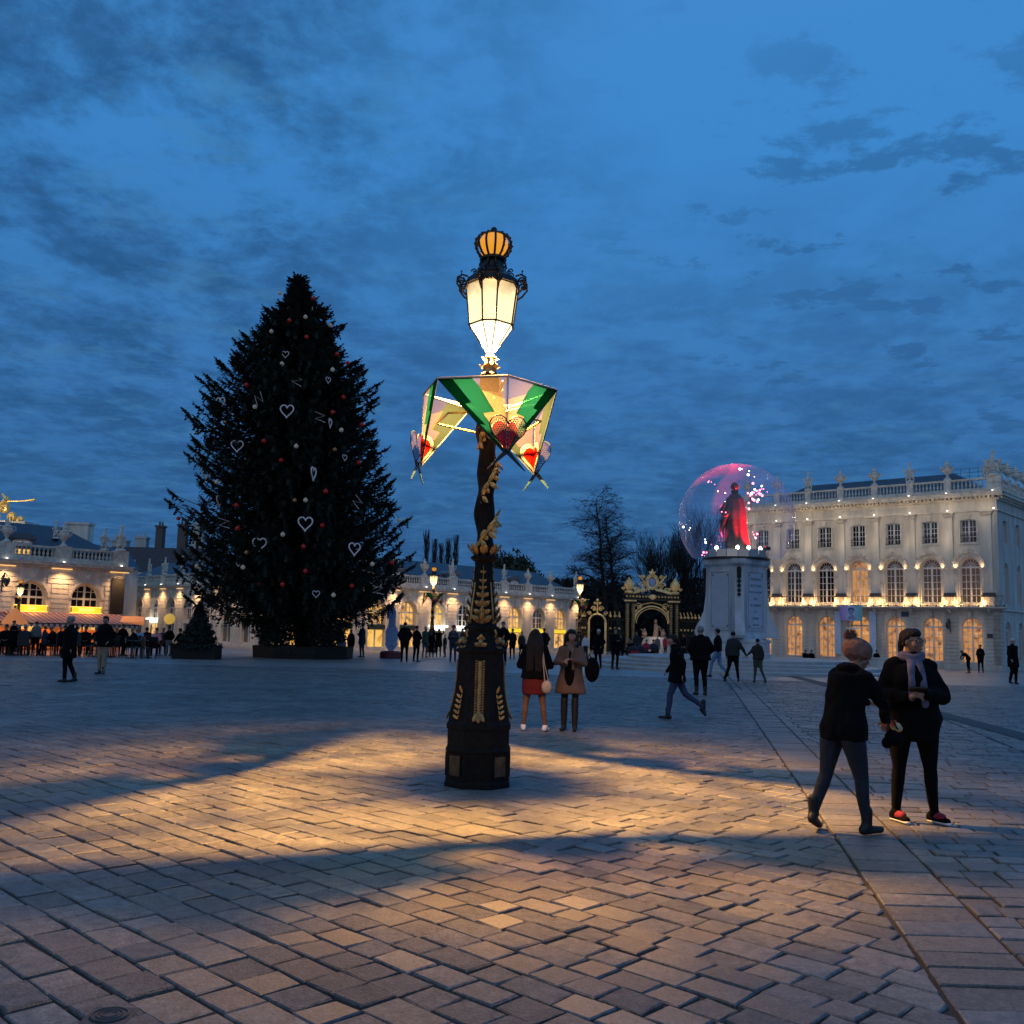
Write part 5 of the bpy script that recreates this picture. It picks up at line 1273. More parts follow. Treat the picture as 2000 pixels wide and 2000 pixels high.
for dz, w_ in ((.26, .18), (.55, .12), (.87, .10)): b.tube([(-w_, -.045, zb_ + hh * dz), (-w_ * .4, -.045, zb_ + hh * dz + .03), (0, -.045, zb_ + hh * dz - .01), (w_ * .4, -.045, zb_ + hh * dz + .03), (w_, -.045, zb_ + hh * dz)], .010, 4)
b.build('relief_marks', mat('board_marks', (.12, .18, .34), .6), sb); MB().lathe([(.55, 0), (.55, .30), (.45, .36), (.2, .37)], 20).build('drum_base', mat('dark_red_base', (.12, .015, .02), .6), sb); MB().box(-.04, .04, .05, .09, .3, zb_ + hh * .8).build('post', iron, sb)

# ------------------------------------------------------------------ monument with statue inside a clear dome
MY = 47.5; mp_ = depth_at(1440, 1280, MY); MX = mp_[0] - .05
mon = thing('monument_pedestal', 'tall weathered marble pedestal with inscription panels and corner scrolls on wide steps', 'monument', (MX, MY, 0))
marble = mat('weathered_marble', (.42, .44, .47), .6, var=.35, scale=1.6, bump=.15, bscale=8, streak=True); panel_m = mat('grey_marble_panel', (.40, .43, .50), .45, var=.08, scale=3)
stepm = mat('step_stone', (.34, .34, .34), .6, var=.15, scale=2)
for k, (rr, z0, z1) in enumerate(((7.4, 0, .13), (6.6, .13, .27), (5.9, .27, .41), (5.2, .41, .55))):
    b = MB().lathe([(rr, z0), (rr, z1 - .02), (rr - .03, z1)], 40, rot=.1); b.build('step', stepm, mon)
MB().lathe([(2.55, .55), (2.55, .72), (2.42, .78), (2.42, 1.22), (2.5, 1.30), (2.5, 1.40), (2.3, 1.46)], 4, rot=PI / 4 - .50, sx=1, sy=1).build('plinth', marble, mon)
RZ = -.50                                   # turn of the pedestal: one face to the left, one narrower face to the right
body = [(1.95, 1.46), (1.95, 1.60), (1.90, 1.66), (1.90, 4.86), (1.98, 4.92), (2.18, 5.0), (2.22, 5.10), (2.22, 5.22), (2.15, 5.26)]
n8 = []
def oct_ring(r, z, cut=.30):
    h = r * .72; c = h * cut; pts = [(h, -h + c), (h, h - c), (h - c, h), (-h + c, h), (-h, h - c), (-h, -h + c), (-h + c, -h), (h - c, -h)]
    return [(x, y, z) for x, y in pts]
def oct_loft(b, prof, mi=0):
    vs = []
    for r, z in prof: vs += oct_ring(r, z)
    k = len(prof); b.add(vs, [(i * 8 + j, i * 8 + (j + 1) % 8, (i + 1) * 8 + (j + 1) % 8, (i + 1) * 8 + j) for i in range(k - 1) for j in range(8)] + [tuple(range(8))[::-1], tuple((k - 1) * 8 + j for j in range(8))], mi)
    return b
RM = Matrix.Rotation(math.radians(-53), 4, 'Z')
oct_loft(MB(), body).xf(RM).build('shaft_block', marble, mon)
hb = 1.90 * .72
def face_item(nm, m, fn, turns=(0, 1, 2, 3)):
    for k in turns:
        b = MB(); fn(b); b.xf(RM @ Matrix.Rotation(k * PI / 2, 4, 'Z')); b.build(nm, m, mon)
def pan(b): b.box(hb + .002, hb + .05, -.62, .62, 1.95, 4.55)
def panfr(b):
    for y0, y1, z0, z1 in ((-.78, -.70, 1.85, 4.70), (.70, .78, 1.85, 4.70), (-.70, .70, 1.85, 1.91), (-.70, .70, 4.62, 4.70)): b.box(hb, hb + .07, y0, y1, z0, z1)
face_item('inscription_panel', panel_m, pan); face_item('panel_frame', marble, panfr)
def bolts(b):
    for y in (-.54, .54):
        for z_ in (2.04, 4.46): b.ell((hb + .055, y, z_), (.02, .05, .05), 8, 5)
for k in range(4):
    for y in (-.54, .54):
        for z_ in (2.04, 4.46):
            b = MB().ell((hb + .055, y, z_), (.02, .045, .045), 8, 5).xf(RM @ Matrix.Rotation(k * PI / 2, 4, 'Z')); b.build('bronze_stud', iron, mon)
for k in range(4):                        # corner consoles flaring into scrolls, with bronze garlands
    R_ = RM @ Matrix.Rotation(k * PI / 2 + PI / 4, 4, 'Z'); r0 = 1.90 * .72 * 1.414 - .3 * 1.9 * .72 * .707
    b = MB(); w_ = .26
    prof2 = [(r0 - .05, 1.50), (r0 + .62, 1.50), (r0 + .74, 1.62), (r0 + .74, 1.80), (r0 + .62, 2.05), (r0 + .40, 2.35), (r0 + .22, 2.75), (r0 + .14, 3.3), (r0 + .10, 4.1), (r0 + .10, 4.8), (r0 - .05, 4.8)]
    vs = [(x, -w_, z_) for x, z_ in prof2] + [(x, w_, z_) for x, z_ in prof2]; n = len(prof2)
    b.add(vs, [tuple(range(n)), tuple(range(2 * n - 1, n - 1, -1))] + [(i, i + n, (i + 1) % n + n, (i + 1) % n) for i in range(n)])
    b.tube([(r0 + .50, -w_ - .03, 1.76), (r0 + .50, w_ + .03, 1.76)], .22, 12)
    b.xf(R_); b.build('corner_console', marble, mon)
    b = MB(); b.lathe([(.10, 4.45), (.13, 4.6), (.13, 4.8), (.08, 4.84)], 8, (r0 + .18, 0))
    for i, zz_ in enumerate((4.38, 4.16, 3.94, 3.72, 3.52)):
        s_ = 1 - i * .06; b.ell((r0 + .17, 0, zz_), (.08 * s_, .13 * s_, .10 * s_), 8, 5); b.ell((r0 + .19, .07 * s_, zz_ + .04), .05 * s_, 5, 4); b.ell((r0 + .19, -.07 * s_, zz_ + .04), .05 * s_, 5, 4)
    b.tube([(r0 + .14, 0, 4.5), (r0 + .14, 0, 3.45)], .03, 5); b.xf(R_); b.build('bronze_garland', mat('dark_bronze', (.02, .02, .018), .5, .6), mon)
# the inscription sits on the right-hand visible face
lines = [('STANISLAO', .20), ('LESZCZYNSKI', .165), ('ROI DE POLOGNE', .14), ('DUC', .15), ('DE LORRAINE', .15), ('ET', .15), ('DE BAR', .16), ('1737-1766', .12)]
insm = mat('dark_inscription', (.02, .02, .03), .6)
best = None
for k in range(4):
    nrm = (RM @ Matrix.Rotation(k * PI / 2, 4, 'Z')) @ Vector((1, 0, 0)); a_ = math.atan2(nrm.y, nrm.x)
    if best is None or abs(a_ - math.radians(-53)) < abs(best[1] - math.radians(-53)): best = (k, a_)
k, a_ = best; zz_ = 4.28
for s_, sz_ in lines:
    p = Vector((math.cos(a_), math.sin(a_), 0)) * (hb + .052); text('inscription', s_, sz_, insm, mon, (p.x, p.y, zz_), (PI / 2, 0, a_ + PI / 2), .003); zz_ -= .31
# platform ring: mirrored fence, black floor, round lamps
ZP = 5.26
MB().lathe([(1.95, ZP), (1.95, ZP + .07), (.001, ZP + .07)], 32).build('dark_floor', mat('black_floor', (.01, .01, .01), .4), mon)
mir = mat('mirror_panel', (.50, .42, .34), .06, 1.0)
for i in range(18):
    a0, a1 = 2 * PI * i / 18 + .01, 2 * PI * (i + 1) / 18 - .01; r_ = 1.86
    b = MB(); A, B = Vector((r_ * math.cos(a0), r_ * math.sin(a0), ZP + .07)), Vector((r_ * math.cos(a1), r_ * math.sin(a1), ZP + .07)); up = Vector((0, 0, .36)); inn = Vector((A.x + B.x, A.y + B.y, 0)).normalized() * -.03
    b.add([A, B, B + up, A + up, A + inn, B + inn, B + up + inn, A + up + inn], [(0, 1, 2, 3), (7, 6, 5, 4), (0, 3, 7, 4), (1, 5, 6, 2), (3, 2, 6, 7)]); b.build('mirror_panel', mir, mon)
for a_ in (-2.55, -1.75, -1.35, -.80):
    p = Vector((1.62 * math.cos(a_), 1.62 * math.sin(a_), ZP + .50))
    MB().ell(p, .11, 10, 8).build('globe_light', mat('white_globe', (.9, .9, .85), .4, emit=(1, .93, .8), es=6), mon, True)
    light('globe_lamp', 'POINT', tuple(p + Vector((0, 0, .15))), 8, (1, .85, .65), .1, mon)
b = MB().tube([(1.55, -1.0, ZP + .07), (1.5, -.9, ZP + .5)], .03, 5); b.box(1.40, 1.75, -1.05, -.85, ZP + .45, ZP + .62); b.build('projector', iron, mon)
for ch in mon.children:                     # the block is slimmer than its steps
    if ch.type == 'LIGHT' or ch.name.startswith('inscription.') or ch.name == 'inscription': ch.location.x *= .83; ch.location.y *= .83
    if ch.type == 'MESH' and ch.name.startswith('inscription') and 'panel' not in ch.name: ch.scale = (.83, 1, 1)
    elif ch.type == 'MESH' and not ch.name.startswith('step') and not ch.name.startswith('plinth'):
        for v in ch.data.vertices: v.co.x *= .83; v.co.y *= .83
    elif ch.type == 'MESH' and ch.name.startswith('plinth'):
        for v in ch.data.vertices: v.co.x *= .76; v.co.y *= .76
dome = thing('clear_dome', 'huge transparent inflatable sphere enclosing the statue on top of the pedestal', 'dome', (MX, MY, 0))
zc = depth_at(1438, 1017, MY)[2]; RD = 110 / FPX * MY * 1.02
dm = bpy.data.materials.new('clear_dome_film'); dm.use_nodes = True; t_ = dm.node_tree; t_.nodes.clear(); o_ = t_.nodes.new('ShaderNodeOutputMaterial')
tr_ = t_.nodes.new('ShaderNodeBsdfTransparent'); tr_.inputs[0].default_value = (.93, .94, .97, 1); gl_ = t_.nodes.new('ShaderNodeBsdfGlossy'); gl_.inputs['Roughness'].default_value = .06; gl_.inputs[0].default_value = (.9, .9, 1, 1)
df_ = t_.nodes.new('ShaderNodeBsdfDiffuse'); df_.inputs[0].default_value = (.85, .68, .85, 1); lw_ = t_.nodes.new('ShaderNodeLayerWeight'); lw_.inputs['Blend'].default_value = .30
m1_ = t_.nodes.new('ShaderNodeMixShader'); m1_.inputs[0].default_value = .42; t_.links.new(gl_.outputs[0], m1_.inputs[1]); t_.links.new(df_.outputs[0], m1_.inputs[2])
mr_ = t_.nodes.new('ShaderNodeMapRange'); mr_.inputs['To Min'].default_value = .06; mr_.inputs['To Max'].default_value = .95; t_.links.new(lw_.outputs['Facing'], mr_.inputs[0])
pw_ = t_.nodes.new('ShaderNodeMath'); pw_.operation = 'POWER'; pw_.inputs[1].default_value = 2.4; t_.links.new(lw_.outputs['Facing'], pw_.inputs[0]); t_.links.new(pw_.outputs[0], mr_.inputs[0])
m2_ = t_.nodes.new('ShaderNodeMixShader'); t_.links.new(mr_.outputs[0], m2_.inputs[0]); t_.links.new(tr_.outputs[0], m2_.inputs[1]); t_.links.new(m1_.outputs[0], m2_.inputs[2]); t_.links.new(m2_.outputs[0], o_.inputs[0])
b = MB(); nseg, nr = 64, 40; zcut = (ZP + .10 - zc) / RD; t0 = math.asin(max(-.98, zcut)); prof = [(RD * math.cos(t), zc + RD * math.sin(t)) for t in np.linspace(t0, PI / 2 - .01, nr)]
b.lathe(prof, nseg, cap=False); b.build('film', dm, dome, True)
b = MB()
for k in range(8):
    a_ = 2 * PI * k / 8 + .2; pts = [(RD * 1.001 * math.cos(t) * math.cos(a_), RD * 1.001 * math.cos(t) * math.sin(a_), zc + RD * 1.001 * math.sin(t)) for t in np.linspace(t0, PI / 2, 20)]; b.tube(pts, .006, 4)
b.build('seam', dm, dome)
red_e = mat('pink_fairy_light', (.9, .3, .4), .4, emit=(1, .16, .28), es=9); wht_e = mat('white_fairy_light', (.9, .9, .9), .4, emit=(1, .92, .9), es=8)
q = random.Random(2)
for (px, py, sp, n_, m_) in ((1473, 968, 22, 26, red_e), (1385, 940, 10, 4, red_e), (1380, 1085, 10, 7, red_e), (1405, 965, 16, 3, wht_e), (1450, 915, 40, 5, wht_e), (1340, 1030, 10, 3, wht_e), (1476, 955, 20, 5, wht_e), (1410, 1000, 10, 4, red_e), (1470, 1045, 12, 5, red_e), (1376, 1060, 8, 2, wht_e)):
    for i in range(n_):
        c0 = depth_at(px + q.gauss(0, sp * .5), py + q.gauss(0, sp * .5), MY + q.uniform(-.5, 1.0)); c_ = Vector(c0) - Vector((MX, MY, zc))
        if c_.length > RD * .95: c_ = c_.normalized() * RD * .93
        p = c_ + Vector((MX, MY, zc)); r_ = q.choice((.02, .03, .03, .05, .06))
        o = MB().ell((0, 0, 0), r_, 6, 4).build('fairy_light', m_); o.location = p
        tag(o, 'small pink glowing light inside the clear dome around the statue' if m_ is red_e else 'small white glowing light inside the clear dome around the statue', 'light', 'fairy lights in the dome')
light('red_lamp', 'SPOT', (MX + 1.15, MY - .95, ZP + .45), 9500, (1, .008, .012), .10, None, (MX + .1, MY, ZP + 1.9), 1.0)
light('red_lamp', 'SPOT', (MX + 1.2, MY + .3, ZP + .9), 4200, (1, .03, .06), .10, None, (MX, MY, ZP + 3.0), .9)
light('red_lamp', 'SPOT', (MX - 1.15, MY + .2, ZP + .45), 900, (1, .03, .10), .10, None, (MX - .2, MY, ZP + 2.4), .9)
# statue: robed figure seen from behind, cloak falling in folds, arm to the left
st = thing('statue', 'dark bronze cloaked statue lit red, standing inside the clear dome', 'statue', (MX - .02, MY, ZP + .07))
brz = mat('statue_bronze', (.055, .05, .055), .42, .4, var=.2, scale=5)
SH = depth_at(1430, 939, MY)[2] - (ZP + .07)
MB().lathe([(.75, 0), (.75, .1), (.6, .16), (.001, .17)], 16).build('base', brz, st)
vs = []; K, n = 26, 44
for i in range(K + 1):
    t = i / K; z_ = .14 + (SH * .84 - .14) * t
    rx = np.interp(t, [0, .1, .35, .6, .8, .93, 1], [.68, .56, .52, .54, .52, .40, .16]); ry = np.interp(t, [0, .35, .7, .93, 1], [.52, .45, .42, .30, .14]); ox = np.interp(t, [0, .5, 1], [.10, -.02, -.04])
    for j in range(n):
        a_ = 2 * PI * j / n; fold = 1 + (.10 * math.sin(a_ * 9 + 1.3 * t) + .05 * math.sin(a_ * 17 - 2 * t)) * (1 - t * .75)
        if math.cos(a_) > .3: fold += .18 * (1 - t) ** 2
        vs.append((ox + rx * math.cos(a_) * fold * (SH / 3.9), ry * math.sin(a_) * fold, z_))
MB().add(vs, [(i * n + j, i * n + (j + 1) % n, (i + 1) * n + (j + 1) % n, (i + 1) * n + j) for i in range(K) for j in range(n)] + [tuple(range(n))[::-1], tuple(K * n + j for j in range(n))]).build('cloak', brz, st, True)
b = MB().tube([(-.03, 0, SH * .82), (-.03, 0, SH * .88)], [.14, .11], 10); b.ell((-.03, -.02, SH * .925), (.17, .19, .22), 12, 9); b.ell((-.03, .05, SH * .925), (.21, .19, .23), 12, 9); b.ell((-.03, .03, SH * .86), (.20, .17, .12), 10, 6); b.build('head', brz, st, True)
b = MB().tube([(-.40, -.05, SH * .72), (-.68, -.12, SH * .60), (-.62, -.35, SH * .53), (-.50, -.5, SH * .56)], [.16, .17, .13, .08], 8); b.tube([(-.60, -.3, SH * .54), (-.72, -.1, SH * .36), (-.62, 0, SH * .26)], [.16, .12, .03], 7); b.build('arm', brz, st, True)
b = MB().tube([(.15, -.1, .1), (.12, -.15, .7)], [.11, .15], 8).tube([(-.25, -.1, .1), (-.2, -.15, .7)], [.11, .15], 8); b.ell((.15, -.25, .20), (.10, .22, .08), 8, 5).ell((-.25, -.25, .20), (.10, .22, .08), 8, 5); b.build('boots', brz, st, True)

# ------------------------------------------------------------------ gilded gate, railings, fountain, bare trees, far wood
GX, GY = 10.5, 72
gt = thing('gilded_gate', 'ornate black and gold wrought iron arch with crest and lanterns, behind the fountain', 'gate', (GX, GY, 0), math.radians(4))
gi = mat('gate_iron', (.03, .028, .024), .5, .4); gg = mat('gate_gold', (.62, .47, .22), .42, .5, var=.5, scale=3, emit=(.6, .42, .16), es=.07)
for sg in (-1, 1):
    for w0, w1 in ((1.30, 1.50), (1.72, 1.95)):
        b = MB(); x0, x1 = sorted((sg * w0, sg * w1)); b.box(x0, x1, -.15, .15, 0, 3.9); b.build('pilaster_post', gi, gt)
        b = MB()
        for k in range(26): z_ = .5 + k * .125; b.tube([(x0 + .02, -.18, z_), ((x0 + x1) / 2, -.18, z_ + .05), (x1 - .02, -.18, z_)], .018, 4)
        b.build('gold_scrollwork', gg, gt)
    b = MB(); x0, x1 = sorted((sg * 1.2, sg * 2.05)); b.box(x0, x1, -.22, .22, 3.9, 4.0); b.build('capital_block', gg, gt)
b = MB(); b.box(-2.15, 2.15, -.25, .25, 4.0, 4.12); b.box(-2.1, 2.1, -.2, .2, 4.36, 4.46); b.build('lintel', gi, gt)
b = MB()
A0 = [(-1.30 * math.cos(w), .0, 2.35 + 1.22 * math.sin(w)) for w in np.linspace(0, PI, 17)]; b.tube(A0, .06, 6); A1 = [(-1.18 * math.cos(w), -.1, 2.30 + 1.10 * math.sin(w)) for w in np.linspace(0, PI, 17)]; b.tube(A1, .035, 5)
b.build('arch_bar', gg, gt)
b = MB()
for sg in (-1, 1):
    volute(b, (sg * .98, -.05, 3.55), .26, (sg, 0, 0), Vector((0, 0, 1)), .04); volute(b, (sg * 1.2, -.05, 3.15), .14, (sg, 0, 0), Vector((0, 0, 1)), .03); b.tube([(sg * 1.25, 0, 2.5), (sg * 1.2, 0, 3.2), (sg * .7, 0, 3.7), (0, 0, 3.85)], .05, 5)
b.build('spandrel_scrolls', gg, gt)
b = MB()
for k in range(17):
    x = -1.9 + k * .2375; volute(b, (x, -.2, 4.24), .085, (1 if k % 2 else -1, 0, 0), Vector((0, 0, 1)), .022, 1.2, 14)
b.ell((0, -.22, 4.25), (.28, .1, .2), 8, 6); b.build('frieze_scrolls', gg, gt)
b = MB()
b.lathe([(.0, 0)], 3, cap=False) if False else None
ring = [(.36 * math.cos(w), 0, 5.36 + .43 * math.sin(w)) for w in np.linspace(0, 2 * PI, 25)]; b.tube(ring, .085, 6)
ring = [(.50 * math.cos(w), -.02, 5.36 + .56 * math.sin(w)) for w in np.linspace(0, 2 * PI, 25)]; b.tube(ring, .035, 5)
for sg in (-1, 1):
    volute(b, (sg * .72, 0, 5.10), .25, (sg, 0, 0), Vector((0, 0, 1)), .055); volute(b, (sg * .68, 0, 5.72), .15, (sg, 0, 0), Vector((0, 0, 1)), .045); volute(b, (sg * 1.05, 0, 4.72), .22, (sg, 0, 0), Vector((0, 0, 1)), .05)
    for k in range(7): leaf(b, (sg * (.2 + k * .17), -.05, 4.95 - k * .035), (sg * .5, -.2, -1), (0, -1, 0), .32, .14)
    for k in range(5): leaf(b, (sg * (.45 + k * .1), -.05, 5.2 + k * .12), (sg * .9, -.1, .7), (0, -1, 0), .26, .12)
    b.tube([(sg * .6, 0, 4.9), (sg * 1.0, 0, 4.6), (sg * 1.5, 0, 4.5)], .06, 5)
b.ell((0, 0, 6.02), (.20, .14, .14), 10, 6); b.ell((0, 0, 6.22), (.08, .08, .10), 8, 6)
for k in range(5): b.tube([((k - 2) * .09, 0, 6.0), ((k - 2) * .12, 0, 6.17)], [.035, .02], 4)
b.build('crest', gg, gt); MB().ell((0, -.06, 5.34), (.24, .05, .30), 14, 10).build('blue_shield', mat('blue_shield', (.25, .33, .55), .4), gt)
for sg in (-1, 1):
    b = MB(); x = sg * 1.72
    b.lathe([(.18, 4.46), (.34, 4.55), (.30, 4.66), (.20, 4.70)], 8, (x, 0)); b.lathe([(.10, 4.7), (.26, 4.82), (.30, 5.15), (.18, 5.35), (.08, 5.48), (.10, 5.56), (.03, 5.68)], 6, (x, 0), cap=False)
    for k in range(6): a_ = k * PI / 3; b.tube([(x + .30 * math.cos(a_), .3 * math.sin(a_), 4.8), (x + .34 * math.cos(a_), .34 * math.sin(a_), 5.2), (x + .1 * math.cos(a_), .1 * math.sin(a_), 5.5)], .03, 4)
    for s2 in (-1, 1): volute(b, (x + s2 * .42, 0, 4.82), .13, (s2, 0, 0), Vector((0, 0, 1)), .035)
    b.build('gate_lantern', gg, gt)
def railing(label, p0, p1, h, n_, arch=None):
    a_, c_ = Vector(p0), Vector(p1); t = thing('ornate_railing', label, 'railing', tuple(a_), math.atan2((c_ - a_).y, (c_ - a_).x), 'gilded railings beside the gate'); L = (c_ - a_).length
    b = MB()
    for k in range(int(L / .22) + 1): b.tube([(k * .22, 0, 0), (k * .22, 0, h * .86)], .022, 4)
    for z_ in (.3, h * .5, h * .84): b.box(0, L, -.03, .03, z_, z_ + .05)
    b.build('bars', gi, t)
    b = MB(); qq = random.Random(int(L * 100))
    for k in range(int(L / .34)):
        x = .17 + k * .34; volute(b, (x, -.05, h * .92), .12, (1 if k % 2 else -1, 0, 0), Vector((0, 0, 1)), .028, 1.2, 12); volute(b, (x, -.05, h * .62), .10, (1 if k % 2 else -1, 0, 0), Vector((0, 0, 1)), .022, 1.2, 12)
        leaf(b, (x, -.05, h * .95), (0, 0, 1), (0, -1, 0), .30 * qq.uniform(.6, 1.3), .10)
        if k % 2: leaf(b, (x, -.05, h * .35), (.3, 0, 1), (0, -1, 0), .22, .1)
    b.build('gold_scrolls', gg, t); return t
railing('gilded railing between the small side arch and the large gate', (7.35, 72.5, 0), (8.55, 72.1, 0), 3.0, 5)
railing('gilded railing right of the large gate, running behind the monument', (12.5, 71.6, 0), (16.0, 67.2, 0), 3.0, 9)
railing('short gilded railing between the arcade end and the small side arch', (5.2, 76, 0), (5.85, 73.2, 0), 3.0, 4)
sa = thing('side_arch', 'smaller gilded iron side arch left of the large gate', 'gate', (6.55, 72.7, 0), 0)
b = MB()
for sg in (-1, 1): b.box(sg * .62 - .07, sg * .62 + .07, -.1, .1, 0, 2.3)
b.tube([(-.62 * math.cos(w), 0, 2.3 + .62 * math.sin(w)) for w in np.linspace(0, PI, 13)], .07, 6); b.build('posts', gg, sa)
b = MB(); b.tube([(0, 0, 2.9), (0, 0, 4.05)], [.07, .03], 5); b.ell((0, 0, 3.95), .11, 6, 5)
for sg in (-1, 1): volute(b, (sg * .26, 0, 3.3), .2, (sg, 0, 0), Vector((0, 0, 1)), .05); volute(b, (sg * .6, 0, 2.95), .16, (sg, 0, 0), Vector((0, 0, 1)), .04); volute(b, (sg * .17, 0, 3.7), .11, (sg, 0, 0), Vector((0, 0, 1)), .035)
b.build('crest', gg, sa)
ft = thing('fountain_group', 'lead fountain figures on rocks under the gilded arch', 'fountain', (GX + .1, GY - 1.2, 0))
b = MB(); b.lathe([(1.2, 0), (1.1, .6), (.9, 1.2), (.55, 1.35)], 9); b.build('rocks', stone_grey, ft)
b = MB(); fm_ = mat('warm_lead', (.28, .20, .15), .5, .2, var=.3, scale=6)
b.tube([(.0, 0, 1.3), (.05, 0, 1.9), (.0, 0, 2.3)], [.22, .18, .12], 7); b.ell((0, 0, 2.45), (.12, .12, .15), 8, 6); b.tube([(.0, 0, 2.2), (.35, 0, 2.0), (.4, 0, 1.7)], [.07, .06, .04], 5)
for x in (-.8, .55): b.ell((x, 0, 1.55), (.2, .15, .25), 7, 5); b.ell((x, 0, 1.85), .10, 6, 5); b.tube([(x, 0, 1.6), (x - .25, 0, 1.9)], [.06, .04], 5)
b.box(-1.0, .8, -.2, .2, 1.28, 1.36); b.build('figures', fm_, ft); light('fountain_lamp', 'POINT', (GX, GY - 2.6, 1.6), 18, (1, .65, .4), .15)

def bare_tree(name, label, loc, h, seed, spread=.55, trunks=1, lev=6, lean=0.0, upright=.35, first=.3, r0=.22, group=None, droop=0.0, nb=3):
    t = thing(name, label, 'tree', loc, 0, group); qq = random.Random(seed); tw = MB(); tr = MB()
    def grow(p, d, L, r, l):
        n = 3; pts = [p]; dd = d
        for i in range(n):
            dd = (dd + Vector((qq.uniform(-1, 1), qq.uniform(-1, 1), qq.uniform(-.6, .8))) * .16 + Vector((0, 0, -droop if l < lev - 2 else 0))).normalized(); pts.append(pts[-1] + dd * L / n)
        (tr if l >= lev - 1 else tw).tube(pts, [r, r * .85, r * .72, r * .58], 5 if l >= lev - 1 else 3, cap=False)
        if l == 0: return
        for k in range(nb if l < lev else nb + 1):
            tt = qq.uniform(.35, 1) if k else 1; i = min(n - 1, int(tt * n)); q_ = pts[i].lerp(pts[i + 1], tt * n - i)
            a = qq.uniform(0, 2 * PI); nd = (dd * 1.0 + Vector((math.cos(a), math.sin(a), 0)) * spread * qq.uniform(.7, 1.6) + Vector((0, 0, upright))).normalized()
            grow(q_, nd, L * qq.uniform(.62, .82), max(.012, r * .56), l - 1)
    for k in range(trunks):
        d = Vector((lean + (k - (trunks - 1) / 2) * .12, qq.uniform(-.05, .05), 1)).normalized(); base = Vector(((k - (trunks - 1) / 2) * .8, 0, 0)); grow(base, d, h * first, r0, lev)
    tr.build('trunk', mat('dark_bark', (.012, .011, .010), .9), t); tag(tw.build('twigs', mat('dark_bark', (0, 0, 0)), t, fix=False)); return t
p = depth_at(1192, 1250, 82); lt = thing('bare_tree', 'tall bare tree with two dark trunks rising behind the gate', 'tree', (p[0], 82, 0)); tw = MB(); qq = random.Random(5)
Ht = depth_at(1160, 976, 82)[2]
def twiggy(p, d, L, r, l):
    pts = [p]; dd = d
    for i in range(3): dd = (dd + Vector((qq.uniform(-1, 1), qq.uniform(-1, 1), qq.uniform(-1, 1))) * .38).normalized(); pts.append(pts[-1] + dd * L / 3)
    tw.tube(pts, [r, r * .8, r * .65, r * .5], 3, cap=False)
    if l:
        for k in range(4 if l > 1 else 3):
            i = qq.choice((1, 2, 3)); a = qq.uniform(0, 2 * PI); twiggy(pts[i], (dd * .6 + Vector((math.cos(a), math.sin(a), qq.uniform(-.5, .5)))).normalized(), L * qq.uniform(.5, .75), max(.012, r * .6), l - 1)
for sx0, sx1, top, rr in ((-.25, -1.35, 1.0, .26), (.85, -.55, .86, .27)):
    n = 14; pts = [Vector((sx0 + (sx1 - sx0) * (i / n) ** 1.2 + qq.uniform(-.08, .08), qq.uniform(-.1, .1), Ht * top * i / n)) for i in range(n + 1)]
    MB().tube(pts, [rr * (1 - .88 * i / n) for i in range(n + 1)], 7).build('trunk', mat('dark_bark', (.012, .011, .010), .9), lt)
    for k in range(46):
        t = qq.uniform(.42, 1); i = min(n - 1, int(t * n)); a = qq.uniform(0, 2 * PI); w = .4 + 1.5 * math.sqrt(max(0, 1 - ((t - .74) / .36) ** 2))
        twiggy(pts[i].lerp(pts[i + 1], t * n - i), Vector((math.cos(a), math.sin(a) * .7, qq.uniform(-.1, .75))).normalized(), w * qq.uniform(.7, 1.15), .055 * (1.2 - t * .7), 3)
for x0, z0, x1, z1 in ((-.8, 4.4, -3.6, 5.2), (.6, 3.6, 2.6, 3.9), (-.9, 5.6, -3.0, 6.4)):
    tw.tube([(x0, 0, z0), ((x0 + x1) / 2, 0, (z0 + z1) / 2 + .3), (x1, 0, z1)], [.11, .08, .03], 5)
    for k in range(12): t = qq.uniform(.3, 1); twiggy(Vector((x0 + (x1 - x0) * t, 0, z0 + (z1 - z0) * t + .2)), Vector((math.copysign(.5, x1), qq.uniform(-.5, .5), qq.uniform(-.3, .8))).normalized(), .9, .04, 2)
tw.build('twigs', mat('dark_bark', (0, 0, 0)), lt, fix=False)
p = depth_at(1322, 1250, 84); bare_tree('bare_tree', 'bushy bare tree with upswept twigs between the gate and the monument', (p[0], 84, 0), 15.5, 8, .5, 3, 5, 0, .55, .26, .16, None, 0, 4)
p = depth_at(1092, 1250, 112); bare_tree('bare_tree', 'low bare tree behind the right end of the arcade', (p[0], 112, 0), 11, 5, .7, 1, 5, 0, .25, .28, .18, None, 0, 4)
p = depth_at(1245, 1250, 118); bare_tree('bare_tree', 'thin bare branches behind the left lantern of the gate', (p[0], 118, 0), 10.5, 15, .7, 1, 5, 0, .25, .28, .15, None, 0, 4)
